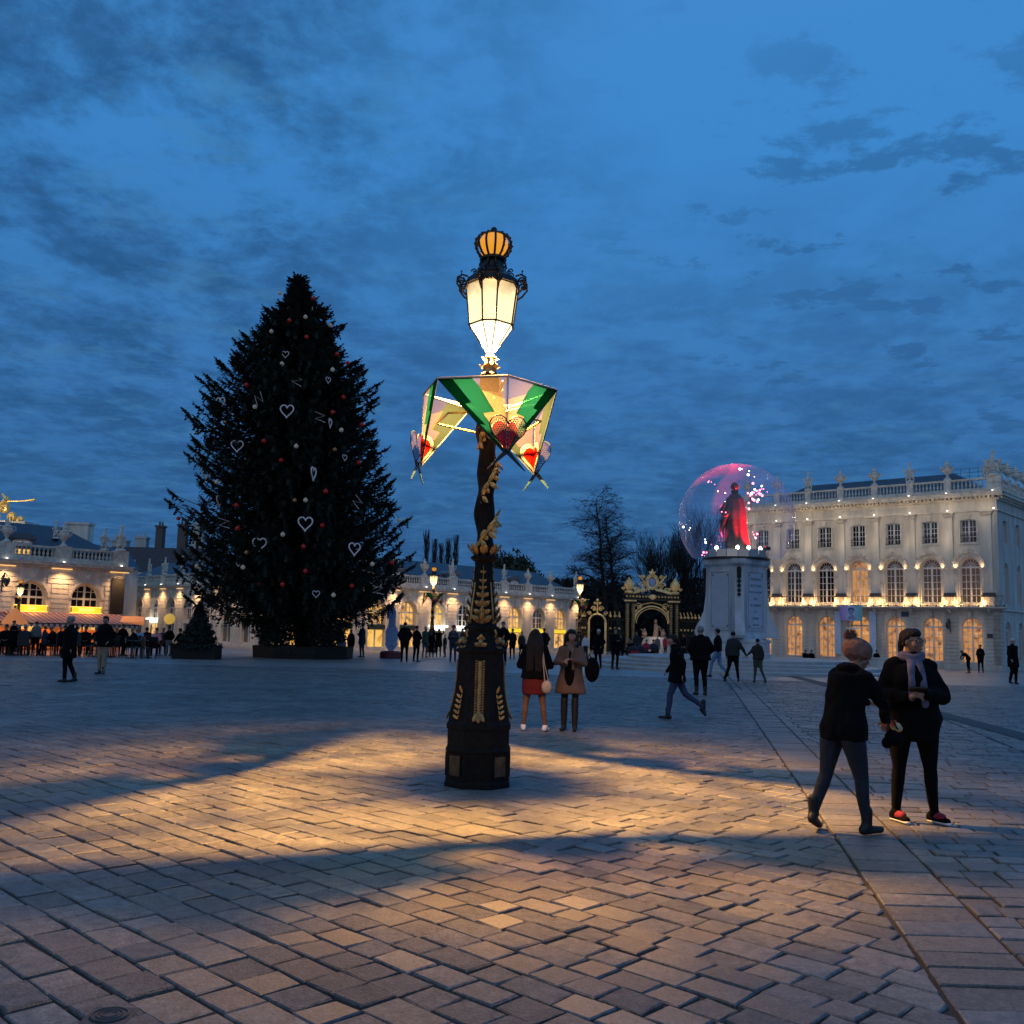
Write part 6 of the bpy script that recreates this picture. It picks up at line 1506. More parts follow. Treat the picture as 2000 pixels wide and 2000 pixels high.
for k, (x, yt) in enumerate(((828, 1034), (845, 1052), (858, 1060), (872, 1050), (886, 1044))):
    H_ = depth_at(x, yt, 150)[2]; p = depth_at(x, 1200, 150)
    t = thing('poplar', ['leftmost and tallest bare poplar behind the arcade roof', 'second bare poplar from the left behind the arcade roof', 'middle bare poplar of the row behind the arcade roof', 'fourth bare poplar from the left behind the arcade roof', 'rightmost bare poplar behind the arcade roof'][k], 'tree', (p[0], 150, 0), 0, 'poplars behind the arcade roof')
    b = MB(); qq = random.Random(k)
    for i in range(150):
        z_ = H_ * qq.uniform(.25, .93); r_ = qq.uniform(.15, .9) * (1 - abs(z_ / H_ - .55) * .9); a = qq.uniform(0, 6.28); b.tube([(r_ * .5 * math.cos(a), r_ * .5 * math.sin(a), z_), (r_ * math.cos(a), r_ * math.sin(a), min(H_, z_ + qq.uniform(1, 3)))], [.06, .02], 3, cap=False)
    b.build('twigs', mat('poplar_twigs', (.03, .03, .03), .9), t); MB().tube([(0, 0, 0), (0, 0, H_ * .9)], [.3, .05], 6).build('trunk', bark, t)
p = depth_at(988, 1112, 130); bush('round_tree', 'round olive green tree behind the arcade roof, right of the lamp shaft', 'tree', (p[0], 130, 0), 4.6, 6.6, 3500, mat('olive_leaves', (.03, .035, .015), .8), .55, None, 9, False, 5.2)
# far wood behind the gate, one dark mass
qq = random.Random(4); vs = []; fs = []
for i in range(26000):
    x = qq.uniform(3, 27); y = qq.uniform(86, 112) if x < 17 else qq.uniform(92, 112); h_ = (6.2 if x < 11 else 5.2 + .7 * math.sin(x * .8)) + .9 * blob_noise((x * .3, y * .2, 0)) + (.8 if x > 15 else 0)
    z_ = qq.uniform(0, h_); e = [Vector((qq.gauss(0, 1), qq.gauss(0, 1), qq.gauss(0, 1))).normalized() * .55 for _ in range(2)]; p = Vector((x, y, z_)); o = len(vs); vs += [tuple(p), tuple(p + e[0]), tuple(p + e[1])]; fs.append((o, o + 1, o + 2))
me = bpy.data.meshes.new('park_trees'); me.from_pydata(vs, [], fs); me.materials.append(mat('dark_wood_mass', (.014, .017, .014), .9)); tag(link('park_trees', me), kind='stuff')
mt = thing('radio_mast', 'thin red and white radio mast far away right of the bare tree', 'mast', (depth_at(1290, 1100, 300)[0], 300, 0)); zt = depth_at(1290, 1032, 300)[2]
for k in range(6): MB().tube([(0, 0, zt * k / 6), (0, 0, zt * (k + 1) / 6)], .22, 5).build('mast_section', mat('mast_white', (.5, .5, .5), .6) if k % 2 else mat('mast_red', (.35, .06, .05), .6), mt)

# ------------------------------------------------------------------ people
def pm_(name, col, rough=.85, var=.15, scale=12): return mat(name, col, rough, var=var, scale=scale)
skin = mat('skin', (.30, .165, .115), .55, var=.06, scale=8)
MC = {'black': mat('black_wool', (.0035, .0035, .0045), .95, var=.2, scale=12, spec=.12), 'navy': pm_('navy_cloth', (.012, .018, .040)), 'grey': pm_('grey_wool', (.11, .115, .11)), 'dgrey': pm_('dark_grey_cloth', (.012, .012, .015)), 'tan': pm_('tan_wool', (.13, .075, .055)),
      'beige': pm_('beige_cotton', (.26, .19, .13)), 'jeans': pm_('blue_denim', (.022, .042, .09), .8, .3), 'ljeans': pm_('faded_denim', (.11, .19, .34), .8, .2), 'djeans': pm_('dark_denim', (.008, .012, .024), .8, .35), 'red': pm_('red_cloth', (.11, .003, .004)),
      'redj': pm_('red_jacket', (.40, .02, .04)), 'white': pm_('white_cloth', (.55, .55, .6)), 'brown': pm_('brown_cloth', (.014, .010, .008)), 'lblue': pm_('light_blue_cloth', (.25, .38, .60)), 'pink': pm_('pink_cloth', (.55, .25, .28)), 'green': pm_('dull_green_cloth', (.04, .05, .035)),
      'skin': skin, 'tights': pm_('sheer_tights', (.14, .07, .045)), 'btights': pm_('black_tights', (.012, .010, .012)), 'whair': pm_('white_hair', (.5, .48, .46)), 'ghair': pm_('grey_hair', (.22, .21, .20)), 'bhair': mat('black_hair', (.005, .004, .004), .6, var=.5, scale=60, bump=1.0, bscale=90, spec=.3, streak=True), 'brhair': mat('brown_hair', (.014, .007, .005), .6, var=.6, scale=50, bump=1.0, bscale=90, spec=.3, streak=True),
      'rhat': pm_('red_knit_hat', (.30, .015, .03)), 'khat': mat('beige_knit_hat', (.19, .095, .075), .95, var=.45, scale=18, bump=.6, bscale=60), 'scarf': pm_('lilac_scarf', (.12, .115, .18), .9, .5, 9), 'bscarf': pm_('brown_scarf', (.12, .085, .06), .9, .5, 14), 'wsole': pm_('white_shoe', (.7, .7, .7)), 'pinks': pm_('pink_shoe', (.24, .010, .035)), 'leather': pm_('black_leather', (.006, .005, .005), .6), 'bleather': pm_('brown_leather', (.10, .045, .025), .5), 'cream': pm_('cream_bag', (.42, .33, .27), .6)}
def capsule(b, p, q_, r1, r2, n=10, fl=1.0):
    p, q_ = Vector(p), Vector(q_); d = q_ - p; L = d.length; d = d.normalized() if L > 1e-6 else Vector((0, 0, 1))
    ref = Vector((1, 0, 0)) if abs(d.x) < .9 else Vector((0, 1, 0)); s_ = (ref - d * ref.dot(d)).normalized(); u_ = d.cross(s_); vs = []; rings = []
    for k in range(4): a = -PI / 2 + PI / 2 * (k + .5) / 4; rings.append((p + d * r1 * math.sin(a), r1 * math.cos(a)))
    for k in range(1, 4): t = k / 4; rings.append((p.lerp(q_, t), r1 + (r2 - r1) * t))
    for k in range(4): a = PI / 2 * (k + .5) / 4; rings.append((q_ + d * r2 * math.sin(a), r2 * math.cos(a)))
    for c, r in rings:
        for j in range(n): a = 2 * PI * j / n; vs.append(c + (s_ * math.cos(a) + u_ * math.sin(a) * fl) * r)
    k = len(rings); b.add(vs, [(i * n + j, i * n + (j + 1) % n, (i + 1) * n + (j + 1) % n, (i + 1) * n + j) for i in range(k - 1) for j in range(n)] + [tuple(range(n))[::-1], tuple((k - 1) * n + j for j in range(n))])
def chain(b, pts, rs, n=10, fl=1.0):
    for i in range(len(pts) - 1): capsule(b, pts[i], pts[i + 1], rs[i], rs[i + 1], n, fl)
def rings(b, rs, n=20):
    """horizontal elliptical rings: (cx, cy, z, rx, ry)"""
    vs = [(cx + rx * math.cos(2 * PI * j / n), cy_ + ry * math.sin(2 * PI * j / n), z) for cx, cy_, z, rx, ry in rs for j in range(n)]; k = len(rs)
    b.add(vs, [(i * n + j, i * n + (j + 1) % n, (i + 1) * n + (j + 1) % n, (i + 1) * n + j) for i in range(k - 1) for j in range(n)] + [tuple(range(n))[::-1], tuple((k - 1) * n + j for j in range(n))])
_DG = []
def fuse(b, name, m, parent, vox, wr=0.0, seed=0, smooth=4, mats=None, assign=None):
    me = b.mesh(name); bm = bmesh.new(); bm.from_mesh(me); bmesh.ops.recalc_face_normals(bm, faces=bm.faces); bm.to_mesh(me); bm.free()
    o = bpy.data.objects.new(name, me); C.objects.link(o); md = o.modifiers.new('r', 'REMESH'); md.mode = 'VOXEL'; md.voxel_size = vox; md.use_smooth_shade = True
    if smooth: sm = o.modifiers.new('s', 'SMOOTH'); sm.iterations = smooth; sm.factor = .5
    dg = bpy.context.evaluated_depsgraph_get(); me2 = bpy.data.meshes.new_from_object(o.evaluated_get(dg)); me2.name = name
    bpy.data.objects.remove(o); bpy.data.meshes.remove(me)
    if wr:
        n = len(me2.vertices); co = np.empty(n * 3); me2.vertices.foreach_get('co', co); no = np.empty(n * 3); me2.vertices.foreach_get('normal', no); co = co.reshape(-1, 3); no = no.reshape(-1, 3)
        for i in range(n):
            c = co[i]; h = noise.noise(Vector((c[0] * 9 + seed, c[1] * 9, c[2] * 3.5))) + .5 * noise.noise(Vector((c[0] * 20, c[1] * 20 + seed, c[2] * 9))); co[i] = c + no[i] * h * wr
        me2.vertices.foreach_set('co', co.ravel())
    me2.materials.clear()
    for mm in (mats or [m]): me2.materials.append(mm)
    if assign:
        for p in me2.polygons: p.material_index = assign(p.center)
    me2.polygons.foreach_set('use_smooth', [True] * len(me2.polygons)); me2.update()
    return link(name, me2, parent)
def hand(b, w, d, side_, curl=.6, s=1.0, up=None):
    """five separate fingers leaving a palm; w wrist, d pointing direction, side_ +1/-1"""
    w = Vector(w); d = Vector(d).normalized(); up = Vector(up) if up else Vector((0, 0, 1)); lat = d.cross(up).normalized() * side_; dn = -lat.cross(d).normalized() * side_
    dn = Vector((0, 0, -1)) - d * Vector((0, 0, -1)).dot(d); dn = dn.normalized() if dn.length > .05 else Vector((0, -1, 0))
    capsule(b, w, w + d * .075 * s, .024 * s, .033 * s, 8, .55); capsule(b, w + d * .04 * s + lat * .018 * s, w + d * .08 * s + lat * .02 * s, .018 * s, .018 * s, 8); capsule(b, w + d * .04 * s - lat * .018 * s, w + d * .08 * s - lat * .02 * s, .018 * s, .018 * s, 8)
    for k, L in enumerate((.062, .072, .068, .052)):
        o = w + d * .088 * s + lat * (.030 - .020 * k) * s; c = curl * (1 + .12 * k)
        p1 = o + (d * math.cos(c * .5) + dn * math.sin(c * .5)) * L * .48 * s; p2 = p1 + (d * math.cos(c * 1.3) + dn * math.sin(c * 1.3)) * L * .36 * s; p3 = p2 + (d * math.cos(c * 2.0) + dn * math.sin(c * 2.0)) * L * .28 * s
        chain(b, [o, p1, p2, p3], [.0095 * s, .0088 * s, .008 * s, .0068 * s], 6)
    o = w + d * .03 * s + lat * .030 * s; p1 = o + (d * .7 + lat * .6 + dn * .3).normalized() * .04 * s; p2 = p1 + (d * .9 + lat * .1 + dn * .4).normalized() * .032 * s; chain(b, [o, p1, p2], [.012 * s, .0105 * s, .0085 * s], 6)

def person(label, X, Y, H, yaw, coat='black', legs='black', hair='bhair', hat=None, pose='stand', det=0, group=None, hem=.46, coatlen=None, shoes='leather', J=None, hairlen=0, girth=1.0, skirt=None, head_yaw=0.0, head_tilt=0.0, scarf=None, fem=False, z=0.0, female_legs=None, flare=0.0, hood=False):
    """local x to the figure's right, local y forward, feet at z=0; joints in metres for a height of 1.70, scaled to H"""
    t = thing('person', label, 'person', (X, Y, z), yaw, group); S_ = H / 1.70
    j = dict(hipL=(-.09, 0, .88), hipR=(.09, 0, .88), kneeL=(-.10, .02, .48), kneeR=(.10, .02, .48), ankL=(-.11, -.03, .08), ankR=(.11, -.03, .08), toeL=(-.13, .13, .035), toeR=(.13, .13, .035),
             pelvis=(0, 0, .93), waist=(0, 0, 1.06), chest=(0, .0, 1.26), neck=(0, -.01, 1.43), head=(0, .02, 1.575), shL=(-.155, 0, 1.355), shR=(.155, 0, 1.355), elL=(-.22, -.03, 1.09), elR=(.22, -.03, 1.09), wrL=(-.22, .06, .86), wrR=(.22, .06, .86))
    P_ = {'walk': dict(kneeL=(-.09, .20, .50), ankL=(-.09, .25, .09), toeL=(-.09, .40, .05), kneeR=(.09, -.04, .47), ankR=(.09, -.30, .16), toeR=(.09, -.20, .04), elL=(-.22, -.12, 1.11), wrL=(-.22, -.10, .88), elR=(.22, .06, 1.10), wrR=(.20, .20, .92)),
          'phone': dict(elL=(-.22, .05, 1.10), elR=(.22, .05, 1.10), wrL=(-.06, .26, 1.16), wrR=(.06, .26, 1.16)),
          'camera': dict(elL=(-.26, .14, 1.22), elR=(.26, .14, 1.22), wrL=(-.08, .26, 1.52), wrR=(.08, .26, 1.52)),
          'pockets': dict(elL=(-.28, -.06, 1.12), elR=(.28, -.06, 1.12), wrL=(-.20, .10, .96), wrR=(.20, .10, .96)),
          'sit': dict(pelvis=(0, -.1, .48), hipL=(-.1, -.05, .48), hipR=(.1, -.05, .48), kneeL=(-.12, .38, .50), kneeR=(.12, .38, .50), ankL=(-.12, .40, .08), ankR=(.12, .40, .08), toeL=(-.12, .55, .035), toeR=(.12, .55, .035), waist=(0, -.1, .62), chest=(0, -.06, .84), neck=(0, 0, 1.02), head=(0, .05, 1.17), shL=(-.175, -.04, .96), shR=(.175, -.04, .96), elL=(-.22, .10, .72), elR=(.22, .10, .72), wrL=(-.08, .30, .66), wrR=(.08, .30, .66)),
          'bend': dict(chest=(0, .18, 1.18), neck=(0, .32, 1.28), head=(0, .44, 1.34), shL=(-.175, .26, 1.26), shR=(.175, .26, 1.26), elL=(-.2, .38, 1.02), elR=(.2, .38, 1.02), wrL=(-.1, .50, .84), wrR=(.1, .50, .84)),
          'reach': dict(elR=(.30, .18, 1.20), wrR=(.30, .44, 1.22), elL=(-.24, .05, 1.08), wrL=(-.12, .28, 1.05)),
          'armsup': dict(elR=(.30, .10, 1.42), wrR=(.22, .22, 1.66), elL=(-.30, .10, 1.42), wrL=(-.2, .22, 1.64))}.get(pose, {})
    j.update(P_)
    if J: j.update(J)
    j = {k: Vector(v) * S_ for k, v in j.items()}
    g = girth; sc = S_
    vox = (.034, .020, .0105)[det] * (1 if det else max(1, Y / 45))
    b = MB()
    # torso, legs, arms, neck, head as one body
    pz, cz = j['pelvis'], j['chest']
    rings(b, [(j['pelvis'].x, j['pelvis'].y, j['pelvis'].z - .10 * sc, .13 * g * sc, .10 * g * sc), (j['pelvis'].x, j['pelvis'].y, j['pelvis'].z, .165 * g * sc, .115 * g * sc), (j['waist'].x, j['waist'].y, j['waist'].z, .135 * g * sc, .095 * g * sc), (j['chest'].x, j['chest'].y, j['chest'].z, .165 * g * sc, .11 * g * sc), (j['neck'].x, j['neck'].y - .005, j['neck'].z - .04 * sc, .12 * sc, .075 * sc)], 14)
    for s_ in 'LR':
        tw = .088 if fem else .082
        chain(b, [j['hip' + s_], j['knee' + s_], j['ank' + s_]], [tw * g * sc, .054 * sc, .036 * sc]); kn, an = j['knee' + s_], j['ank' + s_]
        calf = kn.lerp(an, .3) + Vector((0, -.018 * sc, 0)); capsule(b, kn.lerp(an, .12), calf, .052 * sc, .053 * sc); capsule(b, calf, an, .052 * sc, .036 * sc)
        capsule(b, an + Vector((0, -.01, -.03 * sc)), j['toe' + s_], .036 * sc, .028 * sc)
        chain(b, [j['sh' + s_], j['el' + s_], j['wr' + s_]], [.052 * sc, .040 * sc, .027 * sc])
        dd = j['wr' + s_] - j['el' + s_]
        if det >= 1: hand(b, j['wr' + s_], j.get('hd' + s_, dd) if ('hd' + s_) in j else dd, 1 if s_ == 'L' else -1, .55, sc)
        else: capsule(b, j['wr' + s_], j['wr' + s_] + dd.normalized() * .13 * sc, .035 * sc, .022 * sc, 6)
    hd = j['head']; hr = Matrix.Rotation(head_yaw, 3, 'Z') @ Matrix.Rotation(head_tilt, 3, 'X')
    capsule(b, j['neck'] - Vector((0, 0, .03)), hd - Vector((0, .01, .06)) * sc, .058 * sc, .052 * sc)
    E_ = lambda c, r, nu=14, nv=10: b.ell(hd + hr @ (Vector(c) * sc), tuple(k * sc for k in r), nu, nv, hr)
    E_((0, -.012, .022), (.073, .090, .088)); E_((0, .018, -.035), (.056, .070, .070)); E_((0, .058, -.085), (.026, .022, .022))
    if det:
        E_((0, .093, -.022), (.013, .018, .024), 8, 6); E_((0, .098, -.032), (.017, .014, .011), 8, 6); E_((0, .083, -.062), (.024, .012, .007), 8, 6); E_((0, .081, -.073), (.020, .011, .007), 8, 6)
        for sg in (-1, 1):
            E_((sg * .074, -.01, -.01), (.010, .020, .030), 8, 6); E_((sg * .030, .078, .016), (.022, .012, .008), 8, 6); E_((sg * .042, .050, -.030), (.028, .030, .028), 8, 6)
    lm, km = MC[legs], MC['skin']; wz = j['waist'].z; kz = None
    def asg(c):
        if (c - hd).length < .17 * sc or c.z > j['neck'].z - .01: return 0
        for s_ in 'LR':
            if (c - j['wr' + s_]).length < .17 * sc and pose != 'x': 
                if c.z > j['kneeL'].z: return 0
        return 1
    fuse(b, 'body', None, t, vox, 0, 0, 3 if det < 2 else 2, [km, lm], asg)
    if det:                                   # eyes and brows
        for sg in (-1, 1):
            c = hd + hr @ (Vector((sg * .030, .081, .002)) * sc); ey = tag(link('eye', None, t))
            MB().ell(c, .0105 * sc, 8, 6).build('eyeball', mat('eye_white', (.5, .48, .46), .3), ey, True); MB().ell(c + hr @ Vector((0, .0065 * sc, 0)), (.0052 * sc,) * 3, 8, 6).build('iris', mat('dark_iris', (.02, .012, .008), .2), ey, True)
        b = MB()
        for sg in (-1, 1): b.tube([hd + hr @ (Vector((sg * .016, .092, .026)) * sc), hd + hr @ (Vector((sg * .034, .089, .031)) * sc), hd + hr @ (Vector((sg * .050, .078, .025)) * sc)], .0035, 5)
        b.build('eyebrows', MC[hair], t)
        b = MB().tube([hd + hr @ (Vector((-.02, .089, -.067)) * sc), hd + hr @ (Vector((0, .095, -.066)) * sc), hd + hr @ (Vector((.02, .089, -.067)) * sc)], .0042, 6); b.build('lips', mat('lips', (.30, .08, .07), .5), t)
    # trousers / boots
    if det or legs not in ('skin', 'tights'):
        if legs not in ('tights', 'skin', 'btights'):
            b = MB()
            rings(b, [(pz.x, pz.y, pz.z - .09 * sc, .15 * g * sc, .12 * g * sc), (pz.x, pz.y, pz.z + .02, .175 * g * sc, .125 * g * sc), (pz.x, pz.y, pz.z + .10 * sc, .16 * g * sc, .11 * g * sc)], 14)
            for s_ in 'LR':
                kn, an = j['knee' + s_], j['ank' + s_]; chain(b, [j['hip' + s_] + Vector((0, 0, -.02)), kn, kn.lerp(an, .35) + Vector((0, -.012 * sc, 0)), an + Vector((0, 0, .03 * sc))], [(.106 if det == 2 else .094 if fem else .100) * g * sc, (.060 if fem else .066) * sc, (.058 if fem else .062) * sc, (.042 if fem else .050) * sc])
            fuse(b, 'trousers', lm, t, vox * 1.05, .006 if det else 0, 3, 3)
    for s_ in 'LR':
        an, to = j['ank' + s_], j['toe' + s_]; fd = (to - an); fd.z = 0; fd = fd.normalized() if fd.length > .01 else Vector((0, 1, 0))
        b = MB(); heel = an - fd * .045 * sc + Vector((0, 0, -.045 * sc)); capsule(b, heel, to, .038 * sc, .034 * sc, 10, .9); capsule(b, an, heel + Vector((0, 0, .01)), .048 * sc, .040 * sc)
        if shoes in ('leather', 'bleather') and det: capsule(b, an + Vector((0, 0, .12 * sc)), an, .052 * sc, .046 * sc)
        o = fuse(b, 'shoe', MC[{'pinks': 'black'}.get(shoes, shoes)], t, max(vox * .8, .009), 0, 0, 2)
        if shoes == 'pinks':
            b = MB(); up_ = fd.cross(Vector((0, 0, 1)))
            capsule(b, an + fd * .035 + Vector((0, 0, -.020)), to.lerp(an, .35) + Vector((0, 0, .012)), .040 * sc, .034 * sc); fuse(b, 'pink_upper', MC['pinks'], o, .01, 0, 0, 2)
            b = MB(); capsule(b, heel + Vector((0, 0, -.022)), to + fd * .01 + Vector((0, 0, -.018)), .036 * sc, .034 * sc, 10, .5); fuse(b, 'sole', MC['wsole'], o, .008, 0, 0, 1)
    # coat
    if coat:
        b = MB(); th = 1.16 * g; hz = (coatlen if coatlen is not None else hem * 1.70) * sc
        if pose == 'sit': hz = pz.z - .06
        fl = flare
        rr = [(j['neck'].x, j['neck'].y, j['neck'].z + .02 * sc, .062 * sc, .058 * sc), (j['neck'].x, j['neck'].y, j['neck'].z - .04 * sc, .085 * sc, .075 * sc), (j['chest'].x, j['chest'].y, j['chest'].z + .10 * sc, .135 * th * sc, .105 * th * sc), (j['chest'].x, j['chest'].y + .01, j['chest'].z - .02 * sc, .158 * th * sc, .128 * th * sc),
              (j['waist'].x, j['waist'].y, j['waist'].z, .150 * th * sc, .118 * th * sc), (pz.x, pz.y, pz.z - .03 * sc, .182 * th * sc, .135 * th * sc)]
        if hz < pz.z - .06: rr.append((pz.x * .9 + (j['kneeL'].x + j['kneeR'].x) * .05, pz.y * .8 + (j['kneeL'].y + j['kneeR'].y) * .1, hz, (.188 + fl) * th * sc, (.14 + fl * .7) * th * sc))
        rings(b, rr[::-1], 20)
        for s_ in 'LR':
            e_, w_ = j['el' + s_], j['wr' + s_]; chain(b, [j['sh' + s_] - Vector((.02 if s_ == 'R' else -.02, 0, 0)) * sc, e_, w_ - (w_ - e_).normalized() * .01], [.070 * g * sc, .058 * g * sc, .046 * sc])
            capsule(b, j['neck'] + Vector((0, 0, -.055 * sc)), j['sh' + s_] + Vector((0, 0, -.005)), .058 * sc, .066 * g * sc)
        if hood: b.ell(j['neck'] + Vector((0, -.06, 0)) * sc, (.12 * sc, .09 * sc, .06 * sc), 12, 8)
        else: b.lathe([(.075 * sc, j['neck'].z - .02), (.08 * sc, j['neck'].z + .045 * sc), (.05 * sc, j['neck'].z + .05 * sc)], 12, (j['neck'].x, j['neck'].y))
        fuse(b, 'coat', MC[coat], t, vox * 1.25, .020 if det == 2 else .012, hash(label) % 50, 3)
    if skirt:
        b = MB(); rings(b, [(pz.x, pz.y, skirt[1] * sc, .185 * g * sc, .135 * g * sc), (pz.x, pz.y, (skirt[1] + pz.z / sc) / 2 * sc, .195 * g * sc, .15 * g * sc), (pz.x, pz.y, pz.z + .06 * sc, .165 * g * sc, .12 * g * sc)], 20); fuse(b, 'skirt', MC[skirt[0]], t, vox * 1.1, .006, 2, 2)
    # hair / hat
    b = MB(); HV = lambda c: hd + hr @ (Vector(c) * sc)
    if hat is None or hairlen:
        b.ell(HV((0, -.028, .034)), (.081 * sc, .088 * sc, .084 * sc), 14, 10, hr); b.ell(HV((0, .02, .066)), (.068 * sc, .068 * sc, .046 * sc), 12, 8, hr)
        for sg in (-1, 1): capsule(b, HV((sg * .064, -.025, .03)), HV((sg * .066, -.03, -.03)), .028 * sc, .02 * sc)
        if hairlen and hairlen < .1:
            chain(b, [HV((0, -.07, .03)), HV((0, -.10, -.03)), HV((0, -.105, -.12))], [.05 * sc, .035 * sc, .02 * sc])
        elif hairlen:
            for sg in (-.85, -.3, .3, .85):
                a0 = HV((sg * .07, -.045, .0)); a1 = j['neck'] + Vector((sg * .11, -.085, -.02)) * sc; a2 = j['neck'] + Vector((sg * .12, -.13, -hairlen)) * sc; chain(b, [a0, a1, a2], [.052 * sc, .060 * sc, .030 * sc])
            if hairlen > .2:
                for sg in (-1, 1): chain(b, [HV((sg * .075, .0, .0)), j['neck'] + Vector((sg * .10, .03, -.02)) * sc, j['neck'] + Vector((sg * .12, .02, -.20)) * sc], [.034 * sc, .042 * sc, .022 * sc])
        fuse(b, 'hair', MC[hair], t, vox * .9, .007 if det else .006, 5, 2)
    if hat:
        hs = 1.22 if hat == 'khat' else 1.0; b = MB(); b.ell(HV((0, -.02, .060)), (.098 * sc * hs, .112 * sc * hs, .092 * sc * hs), 16, 10, hr); capsule(b, HV((-.05, -.01, .03)), HV((.05, -.01, .03)), .06 * sc, .06 * sc)
        fuse(b, 'hat', MC[hat], t, vox * .9, .004, 3, 2)
        if hat == 'khat':
            b = MB()
            for k in range(5):
                b2 = [HV((.108 * math.cos(w), -.012 + .120 * math.sin(w), .012 + k * .012)) for w in np.linspace(0, 2 * PI, 25)]; b.tube(b2, .007, 5)
            b.build('ribbed_brim', MC['khat'], t)
            b = MB(); qq = random.Random(1); c = HV((-.02, -.10, .165))
            b.ell(c, .045 * sc, 10, 8)
            for k in range(420):
                d = Vector((qq.gauss(0, 1), qq.gauss(0, 1), qq.gauss(0, 1))).normalized(); e = c + d * .070 * qq.uniform(.8, 1.15); s2 = d.orthogonal().normalized() * .005; b.add([c + d * .03 - s2, c + d * .03 + s2, e], [(0, 1, 2)])
            b.build('pompom', MC['khat'], t, fix=False)
    if scarf:
        b = MB(); nk = j['neck']
        for k in range(2): b.tube([nk + Vector((.088 * math.cos(w), .012 + .082 * math.sin(w), .018 - .03 * k + .012 * math.sin(3 * w))) * sc for w in np.linspace(0, 2 * PI, 17)], .030 * sc, 7)
        for sx_, L in ((-.035, .40), (.03, .34)):
            pts = [nk + Vector((sx_, .085, 0)) * sc, nk + Vector((sx_ * 1.3, .155, -.10)) * sc, nk + Vector((sx_ * 1.5, .185 + .04 * (g - 1), -.24)) * sc, nk + Vector((sx_ * 1.7, .19 + .05 * (g - 1), -L)) * sc]
            for a_, c_ in zip(pts, pts[1:]): capsule(b, a_, c_, .034 * sc, .036 * sc, 8, .5)
        fuse(b, 'scarf', MC[scarf], t, max(vox, .011), .006, 4, 2)
    return t, j

def gp(px, py): return ground_at(px, py)[:2]
# --- the couple at the right: woman with bobble hat reaching out, woman with scarf
x, y = gp(1652, 1628)
A_, jA = person('person in black coat, jeans and knitted bobble hat, back turned, leaning towards the other', x, y + .02, 1.60, math.radians(-52), 'black', 'djeans', 'brhair', 'khat', det=2, coatlen=.80, shoes='leather', hairlen=0, head_tilt=-.25, head_yaw=-.70, fem=True, girth=1.08, flare=-.015, hood=True,
    J=dict(hipL=(-.10, -.02, .86), hipR=(.10, -.02, .86), kneeR=(.13, .06, .47), ankR=(.15, .10, .08), toeR=(.18, .26, .035), kneeL=(-.14, -.06, .48), ankL=(-.19, -.18, .15), toeL=(-.22, -.06, .04), waist=(0, .02, 1.06), chest=(0, .08, 1.27), neck=(.0, .14, 1.42), head=(.0, .24, 1.52), shL=(-.155, .12, 1.345), shR=(.155, .10, 1.345), elL=(-.22, .30, 1.16), wrL=(-.10, .56, 1.10), elR=(.24, .26, 1.10), wrR=(.12, .46, .96)))
def local(t, v):
    return Matrix.Translation(t.location) @ Matrix.Rotation(t.rotation_euler.z, 4, 'Z') @ Vector(v)
pk = local(A_, jA['wrR'] + Vector((-.02, .13, -.03)))
pc = thing('snack_packet', 'small orange and cream packet held by the person in the bobble hat', 'packet', tuple(pk), .5)
b = MB().box(-.09, .03, -.03, .03, -.02, .03); b.xf(Matrix.Rotation(.35, 4, 'Y')); b.build('wrapper', mat('orange_wrapper', (.75, .10, .02), .4), pc)
b = MB().ell((.06, 0, -.03), (.06, .035, .035), 8, 6).ell((.10, 0, -.05), (.03, .03, .03), 7, 5); b.build('contents', mat('cream_snack', (.60, .50, .28), .6, var=.2, scale=30), pc)
bg_ = thing('shoulder_bag', 'dark crumpled bag hanging from the arm of the person in the bobble hat', 'bag', tuple(local(A_, jA['wrR'] + Vector((.02, .08, -.10)))), .4)
b = MB().ell((0, 0, -.05), (.075, .05, .07), 10, 8).ell((.07, 0, -.08), (.06, .04, .05), 8, 6).ell((-.05, .01, -.09), (.05, .04, .05), 8, 6); b.build('pouch', MC['black'], bg_); MB().tube([(-.06, 0, .02), (0, 0, .12), (.06, 0, .02)], .008, 5).build('strap', MC['navy'], bg_)
x, y = gp(1787, 1606)
B_, jB = person('person with glasses and lilac scarf, black coat and pink-topped sneakers, looking right', x, y, 1.70, math.radians(172), 'black', 'black', 'bhair', det=2, coatlen=.72, shoes='pinks', hairlen=.04, head_yaw=math.radians(48), scarf='scarf', fem=True, girth=1.17, flare=-.035,
    J=dict(hipL=(-.11, 0, .88), hipR=(.11, 0, .88), kneeL=(-.13, .02, .48), kneeR=(.13, .02, .48), ankL=(-.17, -.02, .08), ankR=(.15, -.02, .08), toeL=(-.24, .10, .035), toeR=(.10, .12, .035), elL=(-.26, .0, 1.10), elR=(.26, .0, 1.10), wrL=(-.045, .27, 1.12), wrR=(.12, .27, 1.10), hdL=(1, .15, .05), hdR=(-1, .1, .05)))
b = MB(); hr = Matrix.Rotation(math.radians(48), 3, 'Z')
for sg in (-1, 1):
    c = jB['head'] + hr @ Vector((sg * .031, .104, .004)); ax = hr @ Vector((1, 0, 0)); b.tube([c + ax * .026 * math.cos(w) + Vector((0, 0, .019 * math.sin(w))) for w in np.linspace(0, 2 * PI, 15)], .0032, 5)
    b.tube([c + ax * sg * .026, jB['head'] + hr @ Vector((sg * .078, .02, .006))], .003, 4)
b.build('glasses', mat('dark_red_frame', (.03, .01, .01), .4), B_)
